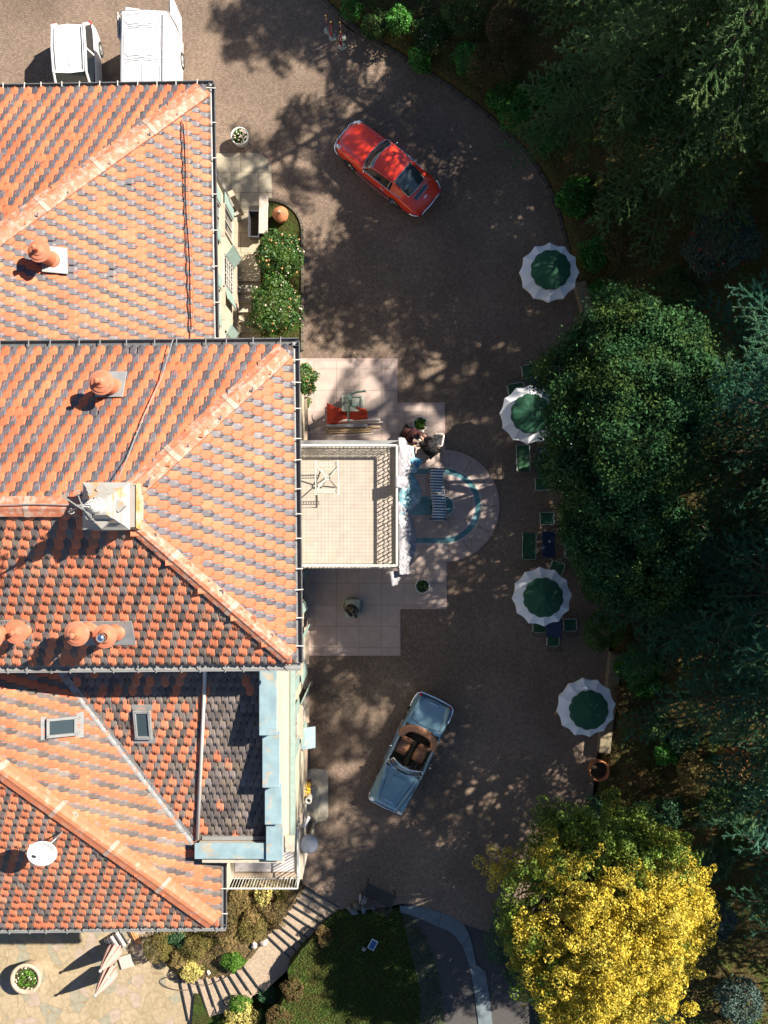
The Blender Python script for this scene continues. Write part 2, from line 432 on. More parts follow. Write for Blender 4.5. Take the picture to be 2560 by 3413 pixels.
M['petal_yellow'] = pm('yellow_petals', (.75, .48, .04), .8, var=.1, rnd=.2)
M['berry'] = pm('red_leaves', (.42, .04, .02), .8, var=.1, rnd=.3)
def leafmat(name, c, rnd=.45, trans=.25, r=.6, c2=None, c2s=1.0, spec=.3): return pm(name, c, r, var=.2, sc=1.2, rnd=rnd, trans=trans, c2=c2, c2s=c2s, c2t=.55, spec=spec)
M['leaf_camellia'] = leafmat('glossy_shrub_leaf', (.040, .105, .018), .5, .15, .45, (.075, .125, .02), 2., .4)
M['leaf_oak'] = leafmat('dark_evergreen_leaf', (.032, .086, .032), .6, .25, .8, (.062, .100, .022), .8, .08)
M['leaf_cedar'] = leafmat('green_cedar_needles', (.125, .225, .080), .5, .35, .6, (.19, .26, .085), .5)
M['leaf_cedar_blue'] = leafmat('blue_green_cedar_needles', (.055, .165, .100), .5, .35, .6, (.095, .18, .07), .5)
M['kerb'] = pm('dark_kerb_stone', (.105, .085, .06), .9, var=.3, sc=6, bump=.5, bsc=20)
M['leaf_gold'] = leafmat('golden_cypress_tip', (.54, .41, .042), .35, .25, .6, (.44, .38, .055), 2.)
M['leaf_gold_in'] = leafmat('green_cypress_spray', (.12, .19, .026), .5, .2, .6, (.17, .20, .025), 1.5)
M['leaf_juniper'] = leafmat('juniper_needles', (.045, .115, .048), .4, .2)
M['leaf_ivy'] = leafmat('ivy_leaf', (.058, .20, .026), .5, .2, .45)
M['leaf_lime'] = leafmat('bright_green_leaf', (.085, .19, .02), .45, .25, .5)
M['leaf_olive'] = leafmat('olive_clipped_leaf', (.17, .135, .035), .4, .2, .7, (.10, .11, .025), 2.)
M['leaf_dry'] = leafmat('dry_brown_leaf', (.13, .085, .030), .5, .15, .8, (.085, .085, .026), 1.)
M['leaf_grey'] = leafmat('grey_green_leaf', (.062, .105, .085), .5, .15, .6)
M['leaf_pale'] = leafmat('pale_yellow_leaf', (.50, .43, .13), .35, .25, .6)
M['leaf_mix'] = leafmat('ground_cover_leaf', (.042, .098, .020), .7, .2, .7, (.070, .080, .018), .7)
M['grass'] = leafmat('grass_blade', (.062, .120, .018), .6, .25, .7, (.10, .105, .02), .5)
M['bark'] = pm('bark', (.075, .05, .032), .95, var=.3, sc=12, bump=.6, bsc=25)
M['twig'] = pm('twig', (.16, .095, .05), .9, var=.25, sc=12)
M['deadwood'] = pm('dead_branch', (.30, .15, .065), .9, var=.25, sc=12)
# ------------------------------------------------------------------ ground, courtyard, lower garden
KERB = [(200, -700), (560, -420), (800, -200), (1065, 0), (1157, 93), (1311, 185), (1430, 258), (1543, 335), (1625, 397), (1697, 463), (1757, 525), (1805, 590), (1840, 670), (1867, 771),
        (1888, 860), (1910, 950), (1935, 1040), (1965, 1200), (1995, 1400), (2012, 1600), (2028, 1850), (2036, 2050), (2030, 2175), (2012, 2340), (1985, 2560), (1965, 2750), (1900, 2900),
        (1800, 3040), (1760, 3200), (1790, 3700)]
KW = [Vector(W2(*p)) for p in KERB]
def resample(pts, step):
    out = [pts[0].copy()]
    for a, b in zip(pts[:-1], pts[1:]):
        n = max(1, int((b - a).length / step))
        for i in range(1, n + 1): out.append(a.lerp(b, i / n))
    return out
KR = resample(KW, .5)
for _ in range(3):
    KR = [KR[0]] + [(KR[i - 1] + KR[i] * 2 + KR[i + 1]) / 4 for i in range(1, len(KR) - 1)] + [KR[-1]]
def kerb_normals(pts):
    ns = []
    for i in range(len(pts)):
        d = (pts[min(i + 2, len(pts) - 1)] - pts[max(i - 2, 0)]).normalized()
        ns.append(Vector((-d.y, d.x)) if (-d.y * 1 + d.x * .3) > -9 else d)
    return ns
KN = [(-n if n.dot(Vector((1, .25))) < 0 else n) for n in kerb_normals(KR)]
KA = np.array([(p.x, p.y) for p in KR])
def bank_h(d):
    return .22 + (.34 * d if d < 7 else 2.38 + .12 * (d - 7)) if d > 0 else 0
def hz(x, y):
    d = float(np.min(np.hypot(KA[:, 0] - x, KA[:, 1] - y)))
    return bank_h(d) + .18 * noise.noise(Vector((x * .7, y * .7, 0))) * min(1, d)

g = MB(); g.prism([(-160, -160), (160, -160), (160, 160), (-160, 160)], -4.0, -3.2); struct(g.build('ground', M['bank']))

# cobbled courtyard, one slab; it leaves out the stairwell beside the north wing
yard = [W2(*p) for p in ([(-1500, -1400), (0, -1100)] + KERB[:-3] + [(1750, 3080), (1640, 3110), (1560, 3085), (1480, 3048), (1400, 3020), (1340, 3012), (1290, 3022), (1205, 3035), (1130, 3025),
        (1008, 2945), (985, 2860), (900, 2860), (900, 1150), (868, 1150), (868, 938), (700, 938), (560, 500), (-1500, 470)])]
g = MB(); g.prism(yard, -3.3, 0.0); struct(g.build('courtyard', M['cobble']))
# kerb stones
g = MB(); rows = []
k0 = next(i for i, p in enumerate(KR) if p.y < 21); k1 = next(i for i, p in enumerate(KR) if p.y < 8.6)
rk = random.Random(3)
for i in range(k0, k1):
    a, b = KR[i], KR[i + 1]; n = KN[i]; c = (a + b) / 2 + n * .10; d = (b - a)
    g.box((c.x, c.y, .03), (d.length * .97, .20, .10 + .02 * rk.random()), math.atan2(d.y, d.x), bev=.02)
struct(g.build('kerb', M['kerb']))
# bank rising beyond the kerb
offs = [.02, .22, .26, .6, 1.1, 1.8, 2.6, 3.6, 4.8, 6.2, 8, 11, 15, 22, 34, 60]
rows = []
for i in range(len(KR)):
    r = []
    for j, d in enumerate(offs):
        p = KR[i] + KN[i] * d
        z = (-.4 if j == 0 else (-.02 if j == 1 else bank_h(d) + min(1, d * 1.2) * (.22 * noise.noise(Vector((p.x * .8, p.y * .8, 1))) + .10 * noise.noise(Vector((p.x * 2.4, p.y * 2.4, 4))))))
        r.append((p.x, p.y, z))
    rows.append(r)
g = MB(); g.loft(rows); struct(g.build('hillside', M['bank'], smooth=True))

# lower road with its stone walk
road = [W2(*p) for p in [(1330, 3014), (1345, 3020), (1400, 3020), (1480, 3048), (1560, 3085), (1640, 3110), (1750, 3080), (1850, 3000), (2100, 3500), (2100, 3900), (1400, 3900), (1400, 3300)]]
g = MB(); g.prism(road, -3.25, -.03); struct(g.build('road', M['asphalt']))
outer = [(1332, 3020), (1370, 3018), (1420, 3026), (1470, 3040), (1510, 3058), (1545, 3080), (1565, 3115), (1578, 3170), (1588, 3215), (1618, 3238), (1628, 3300), (1636, 3360), (1642, 3420), (1655, 3700)]
inner = [(1334, 3040), (1375, 3052), (1420, 3070), (1462, 3090), (1495, 3102), (1520, 3122), (1540, 3150), (1556, 3190), (1566, 3225), (1574, 3262), (1582, 3310), (1588, 3360), (1596, 3420), (1612, 3700)]
g = MB(); g.prism([W2(*p) for p in outer] + [W2(*p) for p in inner[::-1]], -.1, .012); struct(g.build('pavement', M['walk']))
g = MB()
for a, b in ((3, 3), (6, 6), (8, 8), (10, 10), (12, 12)):
    p, q = W2(*outer[a]), W2(*inner[b]); d = Vector((q[0] - p[0], q[1] - p[1]))
    g.box(((p[0] + q[0]) / 2, (p[1] + q[1]) / 2, .013), (d.length, .022, .006), math.atan2(d.y, d.x))
struct(g.build('pavement_joints', M['seam']))

# patio of flagstones at the foot of the stairs
PZ = -1.7
pat = [W2(*p, PZ) for p in [(-500, 2900), (330, 2900), (520, 3120), (555, 3225), (640, 3270), (655, 3413), (700, 3800), (-500, 3800)]]
g = MB(); g.prism(pat, -3.35, PZ); struct(g.build('patio', M['flag']))

# garden stairs, two flights with a landing
UP = [((870, 160), (1095, 292)), ((850, 195), (1065, 330)), ((815, 245), (1020, 375)), ((790, 290), (985, 408)), ((755, 335), (955, 468)), ((725, 380), (900, 520)), ((680, 420), (862, 562)), ((650, 460), (812, 604)), ((608, 495), (760, 640))]
LO = [((445, 715), (545, 850)), ((395, 745), (480, 872)), ((345, 770), (442, 925)), ((290, 780), (382, 960)), ((235, 790), (312, 970)), ((180, 795), (242, 985)), ((120, 800), (185, 1000)), ((65, 805), (132, 1050)), ((5, 810), (62, 1080))]
def zp(p): return (600 + p[0] / 2.074, 2880 + p[1] / 2.074)
lines = [tuple(zp(q) for q in l) for l in UP + LO]
g = MB(); nr = len(lines)
for i in range(nr - 1):
    z = -PZ * 0 + PZ * (i + 1) / nr
    (a, b), (c, d) = lines[i], lines[i + 1]
    def ext(p, q, e): return (q[0] + (q[0] - p[0]) * e, q[1] + (q[1] - p[1]) * e)
    b2, d2 = ext(a, b, .28), ext(c, d, .28); a2, c2 = ext(b, a, .05), ext(d, c, .05)
    g.prism([W2(*a2, z), W2(*b2, z), W2(*d2, z), W2(*c2, z)], -3.3 - .01 * i, z)
struct(g.build('garden_stairs', M['gravel']))
g = MB()                                           # risers, their shade painted in as near-black strips
for i, (a, b) in enumerate(lines):
    z = PZ * (i) / nr if i else 0
    p, q = W(*a, z), W(*b, z); d = q - p; nrm = Vector((d.y, -d.x, 0)).normalized()
    if nrm.dot(Vector((-1, -1, 0))) < 0: nrm = -nrm
    c = (p + q) / 2 + nrm * .02
    g.box((c.x, c.y, z - .055), (d.length * 1.04, .05, .13), math.atan2(d.y, d.x))
struct(g.build('stair_riser_shade', M['dark_wood']))  # borrows the bench colour; the darkness is painted shade

# lawn, a raised bed of turf held by its own edge
lawnp = [(1128, 3030), (1205, 3040), (1290, 3026), (1335, 3024), (1375, 3055), (1410, 3100), (1438, 3160), (1460, 3230), (1474, 3320), (1480, 3420), (1490, 3800), (880, 3800), (905, 3420), (935, 3350), (965, 3290), (960, 3230), (1005, 3165), (1055, 3110), (1085, 3070)]
lw = [W2(*p, -.1) for p in lawnp]
def inpoly(x, y, poly):
    ins = False; n = len(poly); j = n - 1
    for i in range(n):
        xi, yi = poly[i][0], poly[i][1]; xj, yj = poly[j][0], poly[j][1]
        if (yi > y) != (yj > y) and x < (xj - xi) * (y - yi) / (yj - yi) + xi: ins = not ins
        j = i
    return ins
g = MB(); g.prism(lw, -3.3, -.06); struct(g.build('lawn', M['lawn']))

# planting bed between house and stairs: slopes from the balcony down to the patio
bedp = [((500, 2960), -1.3), ((700, 2900), -.7), ((1005, 2900), -.25), ((1008, 2948), -.2)] + [(l[0], PZ * (i + .3) / nr) for i, l in enumerate(lines)] + [((560, 3215), PZ), ((520, 3110), PZ), ((495, 3080), PZ + .1)]
pts = [W(*p, z) for p, z in bedp]
cx = sum((p.x for p in pts)) / len(pts); cy = sum((p.y for p in pts)) / len(pts)
g = MB(); n = len(pts)
g.add([(cx, cy, -.75)] + [tuple(p) for p in pts] + [(p.x, p.y, -3.2) for p in pts], [(0, i + 1, (i + 1) % n + 1) for i in range(n)] + [(i + 1, n + i + 1, n + (i + 1) % n + 1, (i + 1) % n + 1) for i in range(n)])
struct(g.build('planting_bed', M['bed']))
# bottom bed right of the patio
bb = [W2(*p, -1.5) for p in [(650, 3270 + 40), (790, 3345), (905, 3300), (960, 3240), (1000, 3240), (960, 3420), (900, 3800), (690, 3800), (640, 3420)]]
g = MB(); g.prism(bb, -3.32, -1.45); struct(g.build('lower_bed', M['lawn']))

# marble terrace before the porch
TZ = .03
arc = [(1478 + 187 * math.sin(t), 1686 - 187 * math.cos(t)) for t in np.linspace(.03, math.pi - .06, 48)]
outl = [(960, 1195), (1325, 1195), (1325, 1342), (1482, 1342)] + arc + [(1489, 1874), (1489, 2030), (1335, 2030), (1335, 2185), (960, 2185)]
g = MB(); g.prism([W2(*p) for p in outl], -.05, TZ); terr = struct(g.build('marble_terrace', M['marble']))
g = MB()
def strip(x0, y0, x1, y1, z=TZ + .002):
    a, b = W(x0, y1), W(x1, y0); g.box(((a.x + b.x) / 2, (a.y + b.y) / 2, z), (b.x - a.x, b.y - a.y, .006))
strip(1024, 1195, 1325, 1204); strip(1316, 1204, 1325, 1342); strip(1325, 1342, 1482, 1350); strip(1474, 1350, 1482, 1500)
strip(1481, 1874, 1489, 2030); strip(1335, 2021, 1481, 2030); strip(1326, 2022, 1335, 2185); strip(1024, 2176, 1326, 2185)
def ring(r0, r1, t0, t1, z, n=40, c=(1478, 1686)):
    ts = np.linspace(t0, t1, n)
    o = [(c[0] + r1 * math.sin(t), c[1] - r1 * math.cos(t)) for t in ts] + [(c[0] + r0 * math.sin(t), c[1] - r0 * math.cos(t)) for t in ts[::-1]]
    # quads keep the arc clean
    for i in range(n - 1):
        q = [(c[0] + r * math.sin(t), c[1] - r * math.cos(t)) for r, t in ((r0, ts[i]), (r1, ts[i]), (r1, ts[i + 1]), (r0, ts[i + 1]))]
        g.add([(*W2(*p), z) for p in q], [(3, 2, 1, 0)])
ring(177, 186, .05, math.pi - .07, TZ + .004)
g.build('border', M['marble_edge'], terr)
g = MB(); ring(124, 130, 0, math.pi, TZ + .004); ring(100, 106, 0, math.pi, TZ + .004); ring(31, 37, 0, math.pi, TZ + .004, 20, (1479, 1686))
strip(1340, 1556, 1478, 1562, TZ + .004); strip(1340, 1810, 1478, 1816, TZ + .004)
g.build('border', pm('pale_inlay_line', (.43, .36, .33), .5), terr)
g = MB(); ring(106.3, 123.7, 0, math.pi, TZ + .005)
for a in (0.42, .85, 1.25, 1.57, 2.0, 2.5): pass
strip(1330, 1562.6, 1478, 1579.6, TZ + .003); strip(1330, 1792.4, 1478, 1809.4, TZ + .003)
strip(1330, 1655, 1479, 1717, TZ + .003); ring(0.5, 30.7, 0, math.pi, TZ + .005, 20, (1479, 1686))
g.build('inlay', M['teal'], terr)
g = MB()                                             # radial joints of the apron
for t in (.55, 1.02, 1.57, 2.1, 2.62):
    a, b = W(1478 + 131 * math.sin(t), 1686 - 131 * math.cos(t)), W(1478 + 176 * math.sin(t), 1686 - 176 * math.cos(t)); d = b - a
    c = (a + b) / 2; g.box((c.x, c.y, TZ + .001), (d.length, .018, .006), math.atan2(d.y, d.x))
g.build('joints', M['seam'], terr)

# stone path and the little front garden by the north wing
pth = [(690, 512), (845, 510)] + [(845 + 60 * math.sin(t), 572 - 62 * math.cos(t)) for t in np.linspace(.15, 1.57, 9)] + [(906, 664), (874, 668), (868, 672), (868, 937), (700, 937)]
g = MB(); g.prism([W2(*p) for p in pth], -.03, .014)
struct(g.build('path', mat_grid('path_slabs', (.315, .27, .20), (.35, .30, .215), (.17, .13, .08), 1.05, .78, .014, offset=.35, r=.85, var=.16, loc=(.3, .1, 0))))
fb = [(868, 672), (896, 668)] + [(896 + 112 * math.sin(t), 770 - 102 * math.cos(t)) for t in np.linspace(.1, 1.57, 12)] + [(1008, 1170), (872, 1170)]
g = MB(); g.prism([W2(*p) for p in fb], -.04, .05); struct(g.build('flower_bed', M['lawn']))
edge = [Vector((*W2(*p), .06)) for p in [(896, 668)] + [(896 + 112 * math.sin(t), 770 - 102 * math.cos(t)) for t in np.linspace(.1, 1.57, 14)] + [(1008, 850), (1008, 950), (1008, 1050), (1008, 1170)]]
g = MB()
for a, b in zip(edge[:-1], edge[1:]):
    d = b - a; c = (a + b) / 2
    n_ = max(1, int(d.length / .3))
    for i in range(n_):
        p = a.lerp(b, (i + .5) / n_); g.box((p.x, p.y, .05), (d.length / n_ * .95, .12, .13), math.atan2(d.y, d.x), bev=.015)
struct(g.build('bed_edging', M['kerb']))
# steps down beside the north wing
g = MB()
for i in range(7):
    y0 = 938 + i * 30.5; z = -.17 * (i + 1)
    a, b = W(786, y0 + 30.5), W(868, y0); g.prism([(a.x, a.y), (b.x, a.y), (b.x, b.y), (a.x, b.y)], -3.3, z)
struct(g.build('basement_stairs', M['concrete']))
# ------------------------------------------------------------------ the villa
villa = thing('villa', 'cream stucco villa with hipped orange and dark tiled roofs, porch balcony and roof turret', 'house', (-8, 0, 0))

def up_of(eL, eR, top):
    U = (eR - eL).normalized(); V = top - eL; V = (V - U * V.dot(U)).normalized(); Nn = U.cross(V)
    if Nn.z < 0: Nn = -Nn
    return U, V, Nn

TW, TE = .222, .288
def tile_roof(eL, eR, top, poly, mats, parent, darkness=None, name='tile_covering', seed=1, jit=.014, thick=.16, hole=None):
    """scalloped ribbed tiles over a sloping polygon, diagonal orange and dark stripes; seen upslope eL is left"""
    eL, eR, top = Vector(eL), Vector(eR), Vector(top)
    U, V, Nn = up_of(eL, eR, top)
    p2 = [((Vector(p) - eL).dot(U), (Vector(p) - eL).dot(V)) for p in poly]
    b = MB()                                                       # roof boarding under the tiles
    n = len(p2)
    P = lambda u, v, w: tuple(eL + U * u + V * v + Nn * w)
    b.add([P(u, v, -.03) for u, v in p2] + [P(u, v, -.03 - thick) for u, v in p2], [tuple(range(n)), tuple(range(2 * n - 1, n - 1, -1))] + [(i, (i + 1) % n, n + (i + 1) % n, n + i) for i in range(n)])
    roof = b.build('roof', M['bark'], parent, world=True)
    us = [p[0] for p in p2]; vs_ = [p[1] for p in p2]
    rs = random.Random(seed)
    prof = [(0, -.004), (.17, .024), (.33, .0), (.5, .026), (.67, .0), (.83, .024), (1., -.004)]
    end = [.30, .13, .03, 0., .03, .13, .30]
    tv = []
    for (a, rib), e in zip(prof, end): tv.append(((a - .5) * TW * .985, TE * 1.55, .002 + rib))
    for (a, rib), e in zip(prof, end): tv.append(((a - .5) * TW * .985, TE * .55, .022 + rib))
    for (a, rib), e in zip(prof, end): tv.append(((a - .5) * TW * .985, TE * e, .033 + rib))
    for (a, rib), e in zip(prof, end): tv.append(((a - .5) * TW * .985, TE * e, .004))
    tv = np.array(tv); tf = [(r * 7 + j + 7, r * 7 + j + 8, r * 7 + j + 1, r * 7 + j) for r in range(3) for j in range(6)]
    tf = np.array(tf)
    Ps = []; cols = []; rnd = []
    for r in range(int(min(vs_) / TE) - 1, int(max(vs_) / TE) + 2):
        for m2 in range(int(min(us) / TW * 2) - 3, int(max(us) / TW * 2) + 4):
            if (m2 - r) % 2: continue
            u = m2 * TW / 2; v = r * TE
            if not inpoly(u, v + .45 * TE, p2): continue
            if hole and hole(Vector(P(u, v + .4 * TE, 0))): continue
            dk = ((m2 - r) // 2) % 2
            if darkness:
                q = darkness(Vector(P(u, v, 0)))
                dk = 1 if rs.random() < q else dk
            if rs.random() < jit: dk = 1 - dk
            Ps.append((u + rs.uniform(-.004, .004), v + rs.uniform(-.013, .013) + .006 * math.sin(r * 12.9), rs.uniform(0, .008))); cols.append(dk); rnd.append(rs.random())
    Ps = np.array(Ps); K = len(Ps)
    loc = np.repeat(tv[None], K, 0); sc_ = np.where(np.array(cols) == 0, 1.13, .90); loc[..., 0] *= sc_[:, None]
    Ps[:, 2] += np.where(np.array(cols) == 0, .005, 0); loc = loc + Ps[:, None]
    Wd = (np.array(eL)[None, None] + loc[..., :1] * np.array(U) + loc[..., 1:2] * np.array(V) + loc[..., 2:] * np.array(Nn)).reshape(-1, 3) - np.array(root_loc(parent))
    F = (tf[None] + (np.arange(K) * 28)[:, None, None]).reshape(-1, 4)
    me = quads(name, Wd, F); me.materials.append(mats[0]); me.materials.append(mats[1])
    me.polygons.foreach_set('material_index', np.repeat(np.array(cols), 18).astype(np.int32))
    at = me.attributes.new('rnd', 'FLOAT', 'FACE'); at.data.foreach_set('value', np.repeat(np.array(rnd), 18).astype(np.float32))
    o = bpy.data.objects.new(name, me); COL.objects.link(o); o.parent = roof
    return roof

def quads(name, V, F):
    me = bpy.data.meshes.new(name); V = np.asarray(V, np.float32); F = np.asarray(F, np.int32)
    k = F.shape[1]
    me.vertices.add(len(V)); me.vertices.foreach_set('co', V.ravel())
    me.loops.add(F.size); me.loops.foreach_set('vertex_index', F.ravel())
    me.polygons.add(len(F)); me.polygons.foreach_set('loop_start', np.arange(0, F.size, k, dtype=np.int32))
    me.polygons.foreach_set('loop_total', np.full(len(F), k, np.int32))
    me.update(calc_edges=True); me.validate()
    return me

M['strap'] = pm('grey_strap', (.33, .235, .18), .6, var=.2, sc=12)
def hip(p0, p1, mat, parent, w=.27, name='hip_cap', straps=2.1):
    p0, p1 = Vector(p0), Vector(p1); d = p1 - p0; L = d.length; h = Vector((d.x, d.y, 0)).normalized(); s = Vector((h.y, -h.x, 0))
    b = MB(); rows = []
    n = max(2, int(L / .25))
    for i in range(n + 1):
        c = p0 + d * (i / n)
        rows.append([c + s * a + Vector((0, 0, z + .006 * noise.noise(c * 2 + s * a)) ) for a, z in ((-w, -.03), (-w * .97, .035), (-w * .5, .085), (-.05, .135), (.05, .135), (w * .5, .085), (w * .97, .035), (w, -.03))])
    b.loft(rows); ob = b.build(name, mat, parent, world=True, solid=.006)
    k = 1
    while k * straps < L - .3:
        c0 = p0 + d * (k * straps / L); c1 = c0 + d.normalized() * .14; b = MB()
        b.loft([[c + s * a + Vector((0, 0, z + .010)) for a, z in ((-w * 1.03, -.03), (-w, .04), (-w * .5, .09), (-.05, .14), (.05, .14), (w * .5, .09), (w, .04), (w * 1.03, -.03))] for c in (c0, c1)])
        b.build('joint_strap', M['strap'], ob, solid=.006).location = -root_loc(ob); k += 1
    return ob

def gutter(p0, p1, out, parent, mat=None, r=.085, step=.98, br=None, name='gutter', first=.5):
    """half round gutter with its hanging brackets"""
    p0, p1, out = Vector(p0), Vector(p1), Vector(out).normalized()
    b = MB(); prof = [(r * math.cos(t), r * math.sin(t) * 1.05) for t in np.linspace(math.pi, 2 * math.pi, 11)]
    prof = [(-r, .02)] + prof + [(r + .0, .012), (r + .022, .012), (r + .022, -.01)]
    rows = [[p + out * (a + r) + Vector((0, 0, z)) for a, z in prof] for p in (p0, p1)]
    b.loft(rows); go = b.build(name, mat or M['gutter'], parent, world=True, solid=.008)
    L = (p1 - p0).length; d = (p1 - p0).normalized(); k = first
    b = MB(); c = p0 + d * k
    ang = math.atan2(out.y, out.x); w = 2 * r + .14
    b.box((0, 0, 0), (w, .028, .016)); b.box((w / 2 - .01, 0, -.02), (.02, .028, .05))
    first_o = None
    while k < L - .1:
        c = p0 + d * k + out * (r - .02) + Vector((0, 0, .035))
        if first_o is None: o = b.build('gutter_bracket', br or M['white_metal'], go); first_o = o
        else:
            o = first_o.copy(); COL.objects.link(o); o.parent = go
        o.location = c - root_loc(go); o.rotation_euler = (0, 0, ang + .06 * math.sin(k * 7)); k += step * (1 + .18 * math.sin(k * 5.3))
    return go

# --- walls
w = MB(); w.prism([(-16, 4.3), (-5.75, 4.3), (-5.75, 11.35), (-6.5, 12.85), (-16, 12.95)], -3.0, 5.5)
w.build('wall', M['stucco'], villa, world=True)
w = MB(); w.prism([(-16, -4.0), (-3.0, -4.0), (-3.0, 4.32), (-16, 4.32)], -3.05, 8.85); w.build('wall', M['stucco'], villa, world=True)
w = MB(); w.prism([(-13, -10.86), (-3.02, -10.86), (-3.02, -3.98), (-13, -3.98)], -3.02, 5.2); w.build('wall', M['stucco'], villa, world=True)
w = MB(); w.prism([(-16, -13.1), (-5.42, -13.1), (-5.42, -3.96), (-16, -3.96)], -3.04, 5.1); w.build('wall', M['stucco'], villa, world=True)
# plinths, string courses
w = MB()
w.box((-2.97, .16, .2), (.10, 8.4, .9)); w.box((-2.99, -7.4, .2), (.10, 6.9, .7)); w.box((-5.71, 7.9, .05), (.10, 6.6, .5))
w.build('plinth', M['plinth'], villa, world=True)
w = MB(); w.box((-2.96, -7.45, 5.18), (.16, 6.8, .10)); w.box((-2.985, -7.45, 5.06), (.10, 6.8, .14)); w.build('cornice', M['mint'], villa, world=True)
w = MB(); w.box((-2.95, .16, 5.2), (.12, 8.4, .12)); w.box((-2.9, .16, 8.70), (.24, 8.5, .2)); w.box((-5.68, 7.85, 5.3), (.14, 7.0, .2)); w.build('cornice', M['stucco_white'], villa, world=True)
# chamfered corner bay of the north wing: pale door surround
ch = Vector((-5.75, 11.35, 0)); ch2 = Vector((-6.5, 12.85, 0)); dch = (ch2 - ch); a_ch = math.atan2(dch.y, dch.x); mid = (ch + ch2) / 2; nch = Vector((dch.y, -dch.x, 0)).normalized()
w = MB(); c = mid + nch * .05; w.box((c.x, c.y, 2.0), (1.6, .12, 3.9), a_ch); c = mid + nch * .12; w.box((c.x, c.y, .35), (1.95, .2, .6), a_ch)
w.build('door_surround', M['stucco_white'], villa, world=True)
w = MB(); c = ch + nch * .16 + Vector((.06, .15, 0)); w.box((c.x, c.y, 1.0), (.22, .2, 2.0), a_ch); w.build('corner_pier', M['plinth'], villa, world=True)

# --- roofs: A north wing, B main block, C south wing, D between
a0 = W(699, 283, 5.6); a1 = W(716, 1178, 5.6); a1.y = 4.0
sA = 3.0 / 7.0
a2 = a0 + Vector((-8, -8, 8 * sA)); nwA = Vector((-16, a0.y - .18, 5.6)); a1w = a1 + Vector((-8, 0, 8 * sA)); a2n = Vector((-16, a2.y, a2.z))
rA1 = tile_roof(a1, a0, a1w, [a1, a0, a2, a1w], (M['orange'], M['dark']), villa, seed=1)
rA2 = tile_roof(a0, nwA, a2, [a0, nwA, a2n, a2], (M['orange'], M['dark']), villa, seed=2)
hip(a0 + Vector((-.22, -.22, .10)), a2, M['hip'], villa, .29)
gutter(a1 + Vector((-.03, 0, -.03)), a0 + Vector((-.03, .1, -.03)), (1, 0, 0), villa, br=M['white_metal'])
gutter(a0 + Vector((.1, -.03, -.03)), nwA + Vector((0, -.03, -.03)), (0, 1, 0), villa, br=M['white_metal'], step=.62)
w = MB(); w.box((-5.6, 8.8, 5.44), (.24, 9.6, .06)); w.build('eave_board', M['concrete'], villa, world=True)

EZ = 8.95; b0 = W(977, 1149, EZ); b1 = W(988, 2212, EZ); b2 = W(381, 1690, EZ + 2.25)
b4 = Vector((-16, b0.y - .12, EZ)); b5 = Vector((-16, b1.y - .10, EZ)); b3 = Vector((-16, b2.y + .05, EZ + 2.25))
rB1 = tile_roof(b1, b0, b2, [b1, b0, b2], (M['orange'], M['dark']), villa, seed=3)
rB2 = tile_roof(b0, b4, b3, [b0, b4, b3, b2], (M['orange'], M['dark']), villa, seed=4)
rB3 = tile_roof(b5, b1, b2, [b5, b1, b2, b3], (M['orange_old_sunlit'], M['dark_old_sunlit']), villa, seed=5)  # south slope: extra brightness sits in the tile colours, not the sun
hip(b0 + Vector((-.20, -.20, .12)), b2, M['hip'], villa, .26)
hip(b1 + Vector((-.20, .20, .12)), b2, M['hip'], villa, .22)
hip(b2, b3, M['hip'], villa, .26, name='ridge_cap')
gutter(b1 + Vector((-.03, 0, -.03)), b0 + Vector((-.03, .1, -.03)), (1, 0, 0), villa, r=.095, step=.72)
gutter(b0 + Vector((.15, -.02, -.03)), b4 + Vector((0, -.02, -.03)), (0, 1, 0), villa, r=.10, step=.70, br=M['zinc_pale'])
gutter(b5 + Vector((0, .02, -.05)), b1 + Vector((.12, .02, -.05)), (0, -1, 0), villa, M['zinc_pale'], r=.10, step=.62, br=M['zinc_pale'])
w = MB(); w.box((-2.76, .15, 8.81), (.30, 8.9, .06)); w.build('eave_board', M['concrete'], villa, world=True)

c0 = W(739, 3088, 5.2); sC = .424
def zC(x): return 5.2 + sC * (c0.x - x)
v0 = Vector((-6.07, -10.57, zC(-6.07))); sD = .272
v1 = Vector((-9.48, -5.18, 0)); v1.z = zC(v1.x)
dv = (v1 - v0); v2 = v1 + dv * ((-3.98 - v1.y) / dv.y)
def zD(y): return v0.z + (v1.z - v0.z) / (v1.y - v0.y) * (y - v0.y)
c1 = Vector((c0.x, -11.0, 5.2)); c1b = Vector((-6.07, -11.0, zC(-6.07)))
c2 = c0 + Vector((-9, 8.9, 9 * sC)); cw = Vector((-14.19, -3.98, zC(-14.19)))
rC1 = tile_roof(c0, c1, c0 + Vector((-5, 0, 5 * sC)), [c0, c1, c1b, v0, v1, v2, cw, c2], (M['orange'], M['dark_old_sunlit']), villa, seed=6)
sw = Vector((-17, c0.y - .12, 5.2)); c2w = Vector((-17, c2.y, c2.z))
rC2 = tile_roof(sw, c0, c2, [sw, c0, c2, c2w], (M['orange_old_sunlit'], M['dark_old_sunlit']), villa, seed=7, jit=.03)
hip(c0 + Vector((-.22, .22, .12)), c2, M['hip2'], villa, .30)
gutter(c0 + Vector((-.03, -.08, -.03)), c1 + Vector((-.03, 0, -.03)), (1, 0, 0), villa, step=.75)
gutter(sw + Vector((0, .03, -.05)), c0 + Vector((.12, .03, -.05)), (0, -1, 0), villa, M['zinc_pale'], step=.62, br=M['zinc_pale'])
dE = Vector((-3.66, v0.y, v0.z)); dT = Vector((-3.66, -3.98, zD(-3.98)))
pipe0, pipe1 = W(676, 2232, 7.6), W(657, 2800, 5.75)
